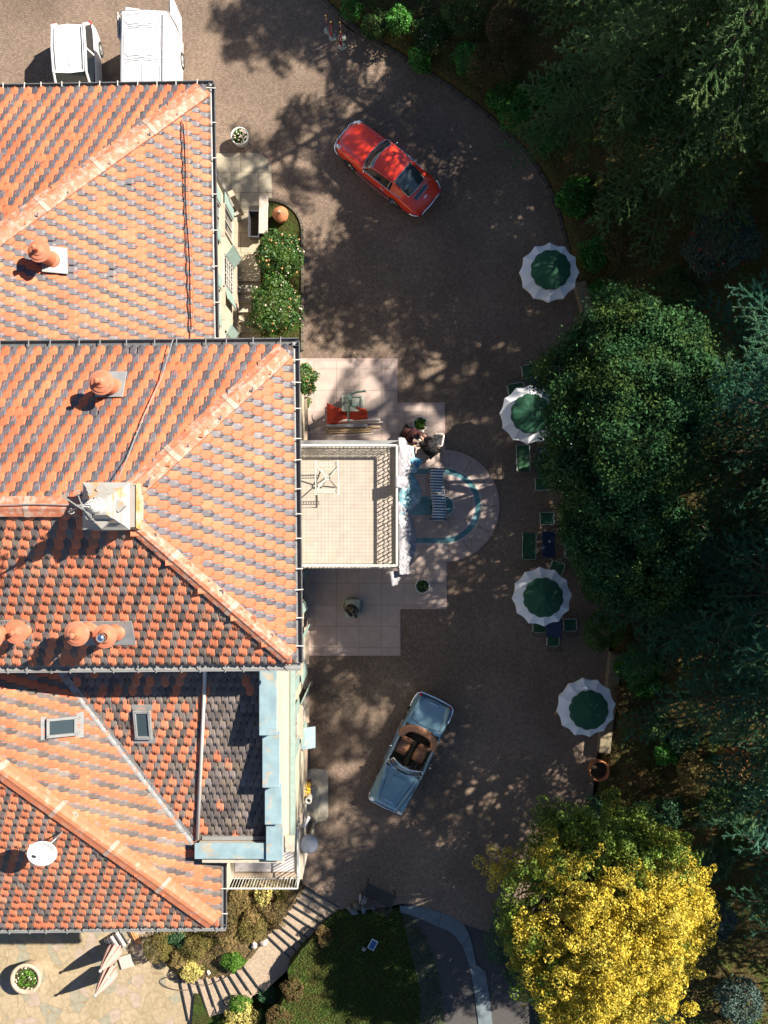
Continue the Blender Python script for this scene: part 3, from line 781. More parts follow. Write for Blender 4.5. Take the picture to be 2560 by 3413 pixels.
def darkD(p):
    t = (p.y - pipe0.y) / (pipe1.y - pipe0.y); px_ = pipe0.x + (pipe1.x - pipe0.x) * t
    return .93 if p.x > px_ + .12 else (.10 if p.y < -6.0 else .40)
rD = tile_roof(v0, dE, Vector((-5, -4, zD(-4))), [v0, dE, dT, v2], (M['orange_old_sunlit'], M['dark_old_sunlit']), villa, seed=8, darkness=darkD)
# valley flashing
b = MB(); h = Vector((dv.x, dv.y, 0)).normalized(); s = Vector((h.y, -h.x, 0)); rows = []
for i in range(60):
    c = v0.lerp(v2, i / 59)
    lift = .012 * (i % 2)
    rows.append([c + s * a + Vector((0, 0, z + lift)) for a, z in ((-.12, .085), (-.07, .075), (0, .045), (.06, .055), (.10, .065))])
b.loft(rows); b.build('valley_flashing', M['zinc_pale'], villa, world=True, solid=.006)
# white rain pipe lying across roof D
q0, q1 = pipe0.copy(), pipe1.copy(); q0.z = zD(q0.y) + .13; q1.z = zD(q1.y) + .12
top = Vector((q0.x, -4.25, 8.75)); 
b = MB(); b.tube([top, Vector((q0.x, -4.35, 8.45)), Vector((q0.x, -4.5, zD(-4.5) + .14)), q0 + Vector((0, -.9, 0)) * 0 + (q1 - q0) * .1, q1], .055, 12)
b.build('rain_pipe', M['white_metal'], villa, smooth=True, world=True)

# --- stepped parapet with blue sheet caps round roof D
segs = [(-4.0, -6.62, 7.52), (-6.62, -8.38, 6.88), (-8.38, -9.70, 6.36), (-9.70, -10.93, 6.10)]
w = MB()
for y0, y1, z in segs: w.box((-3.42, (y0 + y1) / 2, (4.6 + z) / 2 - .01), (.44, y0 - y1 - .004, z - 4.6))
w.box((-4.65, -10.68, 5.2), (2.45, .36, 1.6)); w.build('parapet', M['stucco_white'], villa, world=True)
for i, (y0, y1, z) in enumerate(segs):
    w = MB(); w.box((-3.435, (y0 + y1) / 2, z + .02), (.53, y0 - y1 - .004 + (.0 if i else 0), .045), bev=.012)
    w.build('parapet_cap', M['blue_sheet'], villa, world=True)
w = MB(); w.box((-4.83, -10.66, 6.03), (2.26, .50, .05), bev=.012); w.build('parapet_cap', M['blue_sheet'], villa, world=True)
w = MB(); w.box((-4.45, -11.0, 5.86), (2.6, .18, .07)); w.build('ledge', M['concrete'], villa, world=True)
w = MB(); w.box((-4.75, -10.40, zD(-10.4) + .07), (2.1, .12, .05)); w.build('flashing', M['zinc_pale'], villa, world=True)
# small hopper hole at the corner
w = MB(); w.box((-2.98, -10.55, 5.7), (.26, .5, .08)); w.build('hopper', M['concrete'], villa, world=True)

# --- chimneys
def chimney(x, y, zb, h=1.15, plate=(.62, .62), steel=False, lean=None, rr=.2, n=1):
    """round terracotta pot on a sheet apron with a flared cowl"""
    b = MB(); prof = [(rr + .06, -.3), (rr + .06, .10), (rr + .03, .14)]
    for i in range(int(h * .6 / .12)): prof += [(rr, .16 + i * .12), (rr + .012, .19 + i * .12), (rr, .25 + i * .12)]
    prof += [(rr, h * .72), (rr + .02, h * .78)]
    b.lathe(prof, (x, y, zb)); cp = b.build('chimney', M['terra'], villa, world=True)
    b = MB()
    if not steel:
        b.lathe([(rr * .8, h * .72), (rr + .12, h * .79), (rr + .13, h * .82), (rr + .06, h * .845), (rr + .06, h * .86), (rr - .04, h * .885), (rr - .05, h * .905), (.09, h * .93), (.06, h * .96), (.05, h + .08), (.075, h + .11), (.075, h + .18), (.02, h + .21), (.001, h + .21)], (x, y, zb))
        b.build('cowl', M['terra'], cp).location = -root_loc(cp)
    else:
        b.lathe([(rr * .8, h * .72), (rr + .11, h * .80), (rr + .115, h * .83), (rr, h * .86), (.12, h * .95), (.12, h * .93)], (x, y, zb)); b.build('cowl', M['terra'], cp).location = -root_loc(cp)
        b = MB(); b.lathe([(.07, h * .9), (.07, h * 1.0), (.125, h * 1.03), (.135, h * 1.09), (.10, h * 1.16), (.03, h * 1.19), (.001, h * 1.19)], (x, y, zb)); b.build('steel_cap', M['chrome'], cp, smooth=True).location = -root_loc(cp)
    return cp
def apron(x, y, U, V, Nn, z, su, sv):
    b = MB(); Mx = Matrix((U, V, Nn)).transposed(); b.box((x, y, z), (su, sv, .03), rot=Mx, bev=.01)
    return b.build('chimney_apron', M['zinc_pale'], villa, world=True)
UA, VA, NA = up_of(a1, a0, a1w); UB, VB, NB = up_of(b0, b4, b3); UC, VC, NC = up_of(b5, b1, b2)
x, y = -9.86, 7.46; z = 5.6 + sA * (a1.x - x) ; apron(x + .12, y, UA, VA, NA, z + .07, .78, .72); chimney(x, y, z, 1.1)
x, y = -7.33, 3.36; pass
z = EZ + 2.25 / (b0.y - b2.y) * (b0.y - y); apron(x - .05, y + .1, UB, VB, NB, z + .07, .75, .85); chimney(x, y, z, 1.2)
zs = lambda yy: EZ + 2.25 / (b2.y - b1.y) * (yy - b1.y)
apron(-7.54, -3.30, UC, VC, NC, zs(-3.30) + .07, 1.45, .80); chimney(-8.0, -3.17, zs(-3.17), 1.2); chimney(-7.30, -3.25, zs(-3.25), 1.15, steel=True)
apron(-10.05, -3.25, UC, VC, NC, zs(-3.25) + .07, .9, .75); chimney(-9.83, -3.20, zs(-3.20), .55); chimney(-10.27, -3.27, zs(-3.27), 1.2)

# --- roof turret with weather vane
tx, ty = b2.x + .02, b2.y + .02
tur = MB()
tur.lathe([(.95, 10.28), (.80, 10.72), (.76, 10.78)], (tx, ty, 0), 4, M=Matrix.Rotation(R(45), 3, 'Z')); turret = tur.build('turret', M['tower_skirt'], villa, world=True)
off = lambda o, m=None: setattr(o, 'location', -root_loc(o.parent))
b = MB(); r45 = Matrix.Rotation(R(45), 3, 'Z')
b.lathe([(.74, 10.7), (.74, 11.25), (.80, 11.28), (.82, 11.36), (.74, 11.40), (.60, 11.50), (.58, 11.58), (.44, 11.70), (.42, 11.80), (.30, 11.92), (.02, 11.95)], (tx - .02, ty, 0), 4, M=r45)
for sx, sy in ((1, 0), (-1, 0), (0, 1), (0, -1)): b.box((tx - .02 + .40 * sx, ty + .40 * sy, 11.60), (.22, .22, .16), R(45))
o = b.build('turret_body', M['tower'], turret); off(o)
b = MB(); b.lathe([(.20, 11.92), (.13, 12.0), (.10, 12.06), (.17, 12.14), (.19, 12.22), (.15, 12.32), (.07, 12.38), (.05, 12.46), (.10, 12.53), (.10, 12.58), (.04, 12.66), (.03, 12.95), (.001, 12.97)], (tx - .02, ty, 0), 16)
o = b.build('finial', M['white_metal'], turret, smooth=True); off(o)
b = MB()
b.tube([(tx - .02, ty, 12.9), (tx - .02, ty, 13.35)], .018, 6)
for k in range(4):
    t = R(25 + 90 * k); e = Vector((tx - .02 + .30 * math.cos(t), ty + .30 * math.sin(t), 12.9))
    b.tube([(tx - .02, ty, 12.98), e], .013, 6)
    b.tube([e + Vector((.06 * math.cos(a + t), .06 * math.sin(a + t), .05 * math.sin(2 * a))) for a in np.linspace(-2.4, 2.4, 8)], .014, 6)
b.tube([(tx - .36, ty + .22, 13.28), (tx + .30, ty - .22, 13.28)], .016, 6)
for i in range(6): b.tube([(tx + .15 + .05 * i, ty - .14 - .04 * i, 13.28), (tx + .12 + .05 * i, ty - .02 - .07 * i, 13.40 - .02 * i), (tx + .2 + .05 * i, ty - .28 - .03 * i, 13.2)], .012, 5)
o = b.build('weather_vane', M['zinc_pale'], turret); off(o)
turret.location.z += .45
# lightning cable from the turret down the north slope, and along the north wing
b = MB(); b.tube([W(392, 1600, 11.65), W(425, 1525, 10.8), W(480, 1385, 10.2), W(540, 1255, 9.65), W(577, 1130, 9.2)], .014, 5); b.build('lightning_cable', M['zinc_pale'], villa, world=True)
b = MB(); b.tube([W(-20, 1683, 11.43), W(120, 1680, 11.40), W(260, 1684, 11.40)], .014, 5); b.build('lightning_cable', M['zinc_pale'], villa, world=True)
b = MB(); zz = lambda x: 5.6 + sA * (a1.x - x)
pl = []
for i, py in enumerate(np.linspace(385, 1140, 40)):
    px = 598 + (py - 385) * .034 + 2.2 * math.sin(i * 1.9); z = 6.35; x = W(px, py, z).x; pl.append(Vector((x, W(px, py, z).y, zz(x) + .075)))
b.tube(pl, .018, 5); b.build('roof_cable', M['black'], villa, world=True)
b = MB(); b.tube([p + Vector((.16, 0, .03)) for p in pl[::4]], .02, 6); b.build('snow_rail', M['terra_old'], villa, world=True)

# --- skylights
def skylight(x, y, z, U, V, Nn, su, sv, label):
    Mx = Matrix((U, V, Nn)).transposed(); b = MB(); c = Vector((x, y, z)) + Nn * .09
    for a, bb, s1, s2 in ((0, sv / 2, su, .09), (0, -sv / 2, su, .11), (su / 2, 0, .09, sv + .09), (-su / 2, 0, .09, sv + .09)):
        b.box(c + U * a + V * bb, (s1, s2, .16), rot=Mx, bev=.012)
    o = b.build('skylight', M['zinc_pale'], villa, world=True)
    b = MB(); b.box(c + Nn * .02, (su - .06, sv - .06, .02), rot=Mx); q = b.build('pane', M['skyglass'], o); q.location = -root_loc(o)
    for f_, s1_, s2_ in ((-1, .28, .22), (1, .2, .16)):
        b = MB(); b.box(c - Nn * .05 + V * f_ * (sv / 2 + .12), (su + s1_, s2_, .02), rot=Mx); q = b.build('flashing', M['zinc_pale'], o); q.location = -root_loc(o)
Uc, Vc, Nc = up_of(c0, c1, c0 + Vector((-5, 0, 5 * sC))); Ud, Vd, Nd = up_of(v0, dE, Vector((-5, -4, zD(-4))))
skylight(-9.72, -6.46, zC(-9.72), Uc, Vc, Nc, .50, .78, '')
skylight(-7.38, -6.48, zD(-6.48), Ud, Vd, Nd, .44, .88, '')

# --- windows with mint shutters on the east fronts
def window(X, y0, y1, z0, z1, shut=(0, 0), grille=False, nx=1):
    """frame set proud of the wall at x = X; shutters hinged at both sides, opened by the given angles"""
    b = MB(); t = .07
    for yy in (y0 - t / 2, y1 + t / 2): b.box((X + .02, yy, (z0 + z1) / 2), (.08, t, z1 - z0 + 2 * t))
    for zz_ in (z0 - t / 2, z1 + t / 2): b.box((X + .02, (y0 + y1) / 2, zz_), (.078, y1 - y0, t))
    b.box((X + .015, (y0 + y1) / 2, (z0 + z1) / 2), (.05, .045, z1 - z0))
    f = b.build('window', M['stucco_white'], villa, world=True)
    b = MB(); b.box((X + .004, (y0 + y1) / 2, (z0 + z1) / 2), (.012, y1 - y0, z1 - z0)); o = b.build('pane', M['skyglass'], f); off(o)
    b = MB(); b.box((X + .09, (y0 + y1) / 2, z0 - .11), (.22, y1 - y0 + .35, .07)); o = b.build('sill', M['plinth'], f); off(o)
    hw = (y1 - y0) / 2 + .02
    for sgn, hy, ang in ((1, y1 + .05, shut[1]), (-1, y0 - .05, shut[0])):
        if ang is None: continue
        a = R(ang); dirv = Vector((math.sin(a), sgn * math.cos(a) , 0))     # 0: flat on the wall, 90: straight out
        c = Vector((X + .075, hy, (z0 + z1) / 2)) + dirv * hw / 2
        rz = math.atan2(dirv.y, dirv.x)
        b = MB(); b.box(c, (hw, .03, z1 - z0 + .05), rz)
        for k in range(int((z1 - z0) / .09)): b.box(c + Vector((0, 0, -(z1 - z0) / 2 + .05 + k * .09)), (hw - .1, .045, .05), rz)
        o = b.build('shutter', M['mint'], f); off(o)
    if grille:
        b = MB()
        for yy in np.linspace(y0, y1, 8): b.tube([(X + .10, yy, z0), (X + .13, yy + .03, z0 + .3), (X + .10, yy, z1)], .011, 5)
        for zz_ in np.linspace(z0 + .1, z1 - .1, 5): b.tube([(X + .115, y0, zz_), (X + .115, y1, zz_)], .011, 5)
        o = b.build('grille', M['white_metal'], f); off(o)
window(-5.75, 10.15, 10.95, .9, 2.5, (None, 0))
window(-5.75, 8.15, 9.1, .9, 2.5, (12, 38), grille=True)
window(-5.75, 5.6, 6.35, .9, 2.3, (10, 30))
window(-5.75, 6.9, 7.7, 3.2, 4.8, (0, 0)); window(-5.75, 9.8, 10.6, 3.3, 4.8, (0, 0))
window(-3.0, 3.05, 3.7, 4.9, 6.6, (0, 0)); window(-3.0, -3.2, -2.5, 1.0, 3.2, (8, 20)); window(-3.0, -3.2, -2.5, 4.9, 6.6, (0, 0))
window(-3.0, -.25, .75, 4.02, 6.2, (0, 0)); window(-3.02, -5.55, -4.65, 1.0, 2.9, (8, 22)); window(-3.02, -7.75, -6.85, 1.0, 2.9, (8, 25)); window(-3.02, -5.5, -4.7, 3.4, 4.8, (0, 0)); window(-3.02, -7.7, -6.9, 3.4, 4.8, (0, 0))
# square blue awning shutter propped out from the facade
b = MB(); b.box((-2.76, -8.24, 1.9), (.55, .78, .03), rot=Matrix.Rotation(R(28), 3, 'Y')); b.tube([(-2.98, -8.6, 1.6), (-2.56, -8.6, 1.85)], .012, 5); b.build('awning', M['blue_sheet'], villa, world=True)

# --- porch with its balcony
PF = 4.0
b = MB(); b.box((-1.28, .22, PF - .16), (3.44, 4.05, .30)); b.box((-1.27, .22, PF - .40), (3.3, 3.9, .2)); b.box((-1.26, .22, PF - .03), (3.62, 4.24, .09))
porch = b.build('porch', M['stucco_white'], villa, world=True)
b = MB(); b.box((-1.3, .22, PF + .03), (3.36, 3.92, .03)); o = b.build('balcony_floor', mat_grid('balcony_tiles', (.345, .295, .245), (.325, .28, .235), (.24, .195, .155), .125, .125, .009, offset=0, r=.6, var=.08), porch); off(o)
for yy in (-1.55, 1.98):
    b = MB(); b.lathe([(.24, 0.03), (.24, .3), (.2, .36), (.18, 1.8), (.16, PF - .75), (.22, PF - .62), (.24, PF - .48)], (.2, yy, 0), 20); o = b.build('column', M['stucco_white'], porch, smooth=True); off(o)
b = MB()
def iron(p, q, z0, h, parent, name, pitch=.13, scroll=True, rail=.042, mat=None):
    p, q = Vector(p), Vector(q); L = (q - p).length; d = (q - p).normalized(); b = MB()
    b.tube([p + Vector((0, 0, z0 + h)), q + Vector((0, 0, z0 + h))], rail, 8); b.tube([p + Vector((0, 0, z0 + .10)), q + Vector((0, 0, z0 + .10))], .016, 6)
    n = int(L / pitch)
    for i in range(n + 1):
        c = p + d * (L * i / n); b.tube([c + Vector((0, 0, z0)), c + Vector((0, 0, z0 + h))], .014 if i % 4 else .022, 5, cap=False)
        if scroll and i < n:
            m = c + d * (L / n / 2)
            for zc in ((.28 * h, .72 * h) if i % 2 else (.5 * h,)):
                r_ = L / n * .5
                b.tube([m + d * (r_ * math.cos(t)) + Vector((0, 0, z0 + zc + 1.6 * r_ * math.sin(t))) for t in np.linspace(.4, 5.6, 9)], .014, 4, cap=False)
    o = b.build(name, mat or M['white_metal'], parent); off(o); return o
zr, hr = PF + .04, .68
iron((-2.95, 2.20, 0), (.42, 2.20, 0), zr, hr, porch, 'railing'); iron((-2.95, -1.78, 0), (.42, -1.78, 0), zr, hr, porch, 'railing'); iron((.42, -1.78, 0), (.42, 2.20, 0), zr, hr, porch, 'railing')
b = MB(); b.box((-1.26, 2.36, PF + .0), (3.5, .14, .07)); o = b.build('rain_channel', M['zinc_pale'], porch); off(o)

# --- side balcony at the south east corner
b = MB(); b.box((-4.2, -12.05, -.45), (2.50, 2.36, 5.2)); sb = b.build('side_balcony', M['stucco_white'], villa, world=True)
b = MB(); b.box((-4.32, -11.98, 2.17), (2.12, 2.0, .035)); o = b.build('balcony_floor', mat_grid('white_balcony_tiles', (.52, .48, .47), (.54, .50, .49), (.40, .36, .35), .42, .42, .006, r=.5, var=.05, rot=R(45)), sb); off(o)
b = MB(); b.box((-4.2, -13.12, 2.2), (2.5, .22, .12)); b.box((-3.02, -12.05, 2.2), (.16, 2.36, .118)); o = b.build('coping', M['plinth'], sb); off(o)
iron((-5.45, -13.16, 0), (-3.03, -13.16, 0), 2.26, .88, sb, 'railing', pitch=.105, scroll=False, rail=.03); iron((-3.03, -13.16, 0), (-3.03, -11.0, 0), 2.26, .88, sb, 'railing', pitch=.105, scroll=False, rail=.03)
# ------------------------------------------------------------------ vehicles
def half_rows(st):
    """st: list of (x, [(y, z) from sill to centre]) -> mirrored rows"""
    rows = []
    for x, h in st:
        rows.append([(x + (dx[2] if len(dx) > 2 else 0), -dx[0], dx[1]) for dx in h] + [(x + (dx[2] if len(dx) > 2 else 0), dx[0], dx[1]) for dx in h[::-1] if dx[0] > 1e-6])
    return rows

def wheel(parent, x, y, r=.31, w=.19, rim=None):
    sgn = 1 if y > 0 else -1
    Mx = Matrix.Rotation(R(-90) * sgn, 3, 'X')
    b = MB(); b.lathe([(r * .62, -w / 2), (r * .92, -w / 2), (r, -w * .32), (r, w * .32), (r * .92, w / 2), (r * .62, w / 2)], (x, y, r), 24, M=Mx)
    t = b.build('wheel', M['rubber'], parent, smooth=True)
    b = MB(); b.lathe([(r * .64, w * .30), (r * .60, w * .50), (r * .55, w * .42), (r * .30, w * .40), (r * .26, w * .56), (.001, w * .58)], (x, y, r), 20, M=Mx)
    b.build('rim', rim or M['chrome'], t, smooth=True)

# --- red coupe
ca = W(1291, 578); 
red = thing('sports_car', 'red vintage coupe with chrome trim parked askew on the shaded cobbles', 'car', (ca.x, ca.y, 0), math.atan2(.635, -.772))
def st(x, w, zb, zw, zs, zf, zh, zc, yf=.80, yh=.52, wt=.95):
    return (x, [(w * .93, zb), (w, zw), (w * wt, zs), (w * yf, zf), (w * yh, zh), (w * .25, (zh + zc) / 2 + .005), (0, zc)])
S = [st(2.13, .40, .30, .36, .40, .42, .43, .44), st(2.06, .60, .24, .36, .46, .52, .47, .48), st(1.95, .70, .20, .40, .56, .655, .53, .55), st(1.75, .765, .19, .45, .62, .745, .585, .61), st(1.45, .80, .18, .48, .66, .79, .655, .68),
     st(1.05, .805, .18, .5, .69, .81, .72, .75), st(.72, .805, .18, .5, .71, .82, .79, .82), st(.3, .805, .18, .5, .72, .83, .84, .87), st(-.3, .805, .18, .5, .73, .84, .87, .90), st(-.9, .815, .18, .5, .74, .845, .87, .90),
     st(-1.3, .825, .18, .5, .73, .825, .85, .885), st(-1.6, .82, .2, .5, .70, .775, .785, .82), st(-1.85, .775, .24, .48, .63, .69, .70, .725), st(-2.02, .69, .28, .45, .55, .595, .61, .63), st(-2.11, .56, .32, .42, .48, .50, .51, .52)]
b = MB(); rows = half_rows(S); b.loft(rows); n = len(rows[0])
b.f.append(tuple(range(n))); b.m.append(0); b.f.append(tuple((len(rows) - 1) * n + j for j in range(n - 1, -1, -1))); b.m.append(0)
body = b.build('body', M['red_paint'], red, smooth=True, sub=2)
# greenhouse rows (front to back): belt, roof edge, centre
def gh(xe, xc, yb, zb, ye, ze, zc):
    f = lambda t: xe + (xc - xe) * (1 - (t) ** 2)
    pts = [(xe - .0, -yb, zb)]
    for t in (-1, -.55, 0, .55, 1): pts.append((f(t), t * ye, ze + (zc - ze) * (1 - t * t)))
    return pts + [(xe, yb, zb)]
G = [gh(.62, .76, .735, .80, .70, .835, .875), gh(.24, .34, .735, .83, .575, 1.215, 1.265), gh(-.2, -.2, .73, .84, .56, 1.27, 1.325), gh(-.70, -.72, .72, .85, .515, 1.225, 1.275), gh(-1.42, -1.47, .66, .845, .46, .885, .905)]
G[0][0] = (.60, -.735, .80); G[0][-1] = (.60, .735, .80)
roof = MB(); ws = MB(); rg = MB(); sg = {1: MB(), -1: MB()}
def lerp(a, b, t): return tuple(a[k] + (b[k] - a[k]) * t for k in range(3))
def refine(r0, r1, m=5, arch=0.0):
    return [[lerp(p, q, i / m) if not arch else (lerp(p, q, i / m)[0], lerp(p, q, i / m)[1], lerp(p, q, i / m)[2] + arch * math.sin(math.pi * i / m)) for p, q in zip(r0, r1)] for i in range(m + 1)]
ws.loft([r[1:6] for r in refine(G[0], G[1], 5, .03)]); rg.loft([r[1:6] for r in refine(G[3], G[4], 5, .035)])
roof.loft([r[1:6] for r in refine(G[1], G[2], 3, .01)]); roof.loft([r[1:6] for r in refine(G[2], G[3], 3, .012)])
for sgn, jj in ((-1, (0, 1)), (1, (5, 6))):
    for r0, r1, tgt in ((G[0], G[1], sg[sgn]), (G[1], G[2], sg[sgn]), (G[2], G[3], sg[sgn]), (G[3], G[4], roof)):
        rr = refine(r0, r1, 3, .01); tgt.loft([[r[jj[0]], r[jj[1]]] if sgn < 0 else [r[jj[0]], r[jj[1]]] for r in rr])
for gi in (1, 2, 3):                                       # roof drip rails of body colour over the side glass
    pass
roof.tube([G[1][1], G[2][1], G[3][1], lerp(G[3][1], G[4][1], .5)], .035, 8); roof.tube([G[1][5], G[2][5], G[3][5], lerp(G[3][5], G[4][5], .5)], .035, 8)
roof.tube([G[0][1], G[1][1]], .022, 6); roof.tube([G[0][5], G[1][5]], .022, 6)
roof.build('roof', M['red_paint'], red, smooth=True)
ws.build('windscreen', M['dglass'], red, smooth=True); rg.build('rear_window', M['skyglass'], red, smooth=True)
for sgn in (1, -1):
    o = sg[sgn].build('side_window', M['dglass'], red, smooth=True)
    b = MB(); p = G[2][0 if sgn < 0 else 6]; e = G[2][1 if sgn < 0 else 5]; b.tube([lerp(G[3][0 if sgn < 0 else 6], G[2][0 if sgn < 0 else 6], .25), lerp(G[3][1 if sgn < 0 else 5], G[2][1 if sgn < 0 else 5], .2)], .016, 6); b.tube([lerp(G[1][0 if sgn < 0 else 6], G[0][0 if sgn < 0 else 6], .15), lerp(G[1][1 if sgn < 0 else 5], G[0][1 if sgn < 0 else 5], .1)], .012, 6)
    b.build('pillar', M['chrome'], o)
up = lambda p: (p[0], p[1], p[2] + .012)
def part(nm, m, par, fn, **k):
    b = MB(); fn(b); return b.build(nm, m, par, **k)
part('windscreen_trim', M['chrome'], red, lambda b: b.tube([up(p) for p in G[0][1:6]] + [up(lerp(G[0][5], G[1][5], .5))] + [up(p) for p in G[1][1:6][::-1]] + [up(lerp(G[0][1], G[1][1], .5))], .012, 6, closed=True))
part('rear_window_trim', M['chrome'], red, lambda b: b.tube([up(p) for p in G[3][1:6]] + [up(lerp(G[3][5], G[4][5], .5)) ] + [up(p) for p in G[4][1:6][::-1]] + [up(lerp(G[3][1], G[4][1], .5))], .012, 6, closed=True))
for sgn in (1, -1):
    part('beltline_trim', M['chrome'], red, lambda b: b.tube([(.60, sgn * .745, .81), (-.2, sgn * .745, .85), (-.72, sgn * .73, .86), (-1.2, sgn * .69, .86)], .013, 6))
    part('sill_trim', M['chrome'], red, lambda b: b.tube([(1.15, sgn * .80, .24), (.2, sgn * .83, .22), (-.95, sgn * .83, .24)], .022, 6))
    part('bumper_horn', M['chrome'], red, lambda b: b.box((2.175, sgn * .34, .42), (.05, .05, .18), bev=.015)); part('bumper_horn', M['chrome'], red, lambda b: b.box((-2.16, sgn * .34, .48), (.05, .05, .2), bev=.015))
fb_ = [(1.80, .785, .44), (1.98, .73, .43), (2.10, .62, .42), (2.17, .45, .40), (2.19, 0, .40)]; rb_ = [(-1.75, .825, .5), (-1.92, .77, .49), (-2.06, .68, .48), (-2.14, .50, .46), (-2.16, 0, .46)]
for q in (fb_, rb_): part('bumper', M['chrome'], red, lambda b: b.tube(q + [(x, -y, z) for x, y, z in q[-2::-1]], .028, 8), smooth=True)
for sgn in (1, -1):
    b = MB(); b.ell((1.90, sgn * .595, .625), (.10, .075, .09), 14, 8, M=Matrix.Rotation(R(-25), 3, 'Y')); b.build('headlight', M['lamp_glass'], red, smooth=True)
    b = MB(); b.ell((2.06, sgn * .56, .47), (.05, .10, .045), 12, 6); b.build('indicator', M['lamp_glass'], red, smooth=True)
    b = MB(); b.ell((-2.09, sgn * .58, .52), (.05, .12, .05), 12, 6); b.build('tail_light', M['red_glass'], red, smooth=True)
    b = MB(); b.ell((.48 if sgn > 0 else .2, sgn * .80, .93), (.035, .07, .05), 12, 8); b.tube([(.5 if sgn > 0 else .22, sgn * .74, .84), (.48 if sgn > 0 else .2, sgn * .79, .92)], .01, 6); b.build('wing_mirror', M['chrome'], red, smooth=True)
    b = MB(); b.tube([(-.32, sgn * .80, .70), (-.42, sgn * .825, .70), (-.52, sgn * .80, .70)], .012, 6); b.build('door_handle', M['chrome'], red)
    for xx in (1.22, -1.02): wheel(red, xx, sgn * .72, .31, .18)
b = MB(); b.box((-1.64, 0, .812), (.15, .70, .02), rot=Matrix.Rotation(R(-15), 3, 'Y'))
for k in range(9): b.box((-1.64, -.32 + .08 * k, .83), (.14, .012, .014), rot=Matrix.Rotation(R(-15), 3, 'Y'))
b.build('engine_grille', M['skyglass'], red)
b = MB(); b.tube([(-1.72, -.36, .80), (-1.56, -.36, .843), (-1.56, .36, .843), (-1.72, .36, .80)], .008, 5, closed=True); b.box((-1.86, 0, .735), (.04, .16, .01)); b.build('grille_trim', M['chrome'], red)
b = MB(); b.box((1.98, 0, .56), (.03, .07, .015)); b.build('bonnet_handle', M['chrome'], red)
# panel gaps of bonnet and doors, wipers, seats behind the screen
for sgn in (1, -1): part('panel_gap', M['seam'], red, lambda b: b.tube([(.80, sgn * .56, .815), (1.3, sgn * .50, .705), (1.8, sgn * .42, .60)], .005, 4))
part('sunroof_gap', M['seam'], red, lambda b: b.tube([(-.12, -.50, 1.298), (-.10, 0, 1.337), (-.12, .50, 1.298)], .004, 4))
for yy in (-.15, .35): part('wiper', M['black'], red, lambda b: b.tube([(.76, yy, .885), (.60, yy + .28, .985)], .007, 4))

# --- blue convertible
cb = W(1367, 2496)
blue = thing('convertible', 'steel blue open convertible with tan leather seats parked on the cobbles', 'car', (cb.x, cb.y, 0), math.atan2(-.901, -.433))
def sb_(x, w, zs, zf, zh, zc, zb=.22, yf=.86, yh=None):
    yh = yf - .12 if yh is None else yh
    return (x, [(w * .95, zb), (w, zs - .22), (w * .985, zs - .02), (w * min(.95, yf + .09), zs + .02), (w * yf, zf), (w * yf - .035, zf - .004), (w * yh, zh), (w * .25, (zh + zc) / 2 + .006), (0, zc)])
FR = [sb_(2.24, .70, .57, .60, .57, .58, .40, .60), sb_(2.19, .75, .62, .71, .68, .69, .3, .60), sb_(2.0, .765, .66, .785, .735, .75, yf=.63), sb_(1.6, .775, .69, .835, .785, .805, yf=.71), sb_(1.2, .778, .72, .865, .82, .845, yf=.79), sb_(.88, .78, .745, .875, .845, .875, yf=.86), sb_(.70, .78, .76, .87, .85, .885, yf=.88)]
RE = [sb_(-1.06, .78, .77, .86, .86, .90, yf=.90), sb_(-1.3, .778, .76, .87, .83, .87, yf=.89), sb_(-1.7, .765, .73, .875, .76, .79, yf=.87), sb_(-2.02, .75, .69, .865, .68, .70, yf=.84), sb_(-2.16, .73, .64, .83, .62, .63, .3, .82), sb_(-2.22, .69, .58, .74, .57, .58, .38, .80)]
def shell(FRs, close_end):
    b = MB(); rows = half_rows(FRs); b.loft(rows); n = len(rows[0]); k = 0 if close_end == 0 else len(rows) - 1
    f = tuple(k * n + j for j in range(n)); b.f.append(f if close_end == 0 else f[::-1]); b.m.append(0); return b
body = shell(FR, 0).build('body', M['blue_paint'], blue, smooth=True, sub=2)
shell(RE, 1).build('boot', M['blue_paint'], blue, smooth=True, sub=2)
for sgn in (1, -1):
    b = MB(); xs = [.70, .3, -.2, -.7, -1.06]
    b.loft([[(x, sgn * .74, .22), (x, sgn * .78, .54), (x, sgn * .772, .765), (x, sgn * .735, .83), (x, sgn * .68, .835), (x, sgn * .665, .80), (x, sgn * .66, .35)] for x in xs])
    d = b.build('door', M['blue_paint'], blue, smooth=True)
    b = MB(); b.tube([(.70, sgn * .70, .842), (-1.06, sgn * .70, .846)], .016, 6); b.build('door_capping', M['chrome'], d)
    b = MB(); b.tube([(-.45, sgn * .785, .66), (-.55, sgn * .80, .66), (-.65, sgn * .785, .66)], .013, 6); b.build('handle', M['chrome'], d)
b = MB(); b.box((-.15, 0, .30), (1.8, 1.30, .04)); b.box((-.1, 0, .42), (1.3, .16, .2), bev=.03); b.build('cabin_floor', M['carpet'], blue)
b = MB(); b.loft([[(.70, -.66, .84), (.70, -.3, .88), (.70, 0, .885), (.70, .3, .88), (.70, .66, .84)], [(.50, -.66, .82), (.52, -.3, .86), (.53, 0, .865), (.52, .3, .86), (.50, .66, .82)], [(.44, -.66, .6), (.46, -.3, .6), (.47, 0, .6), (.46, .3, .6), (.44, .66, .6)]])
b.build('dashboard', M['black'], blue, smooth=True)
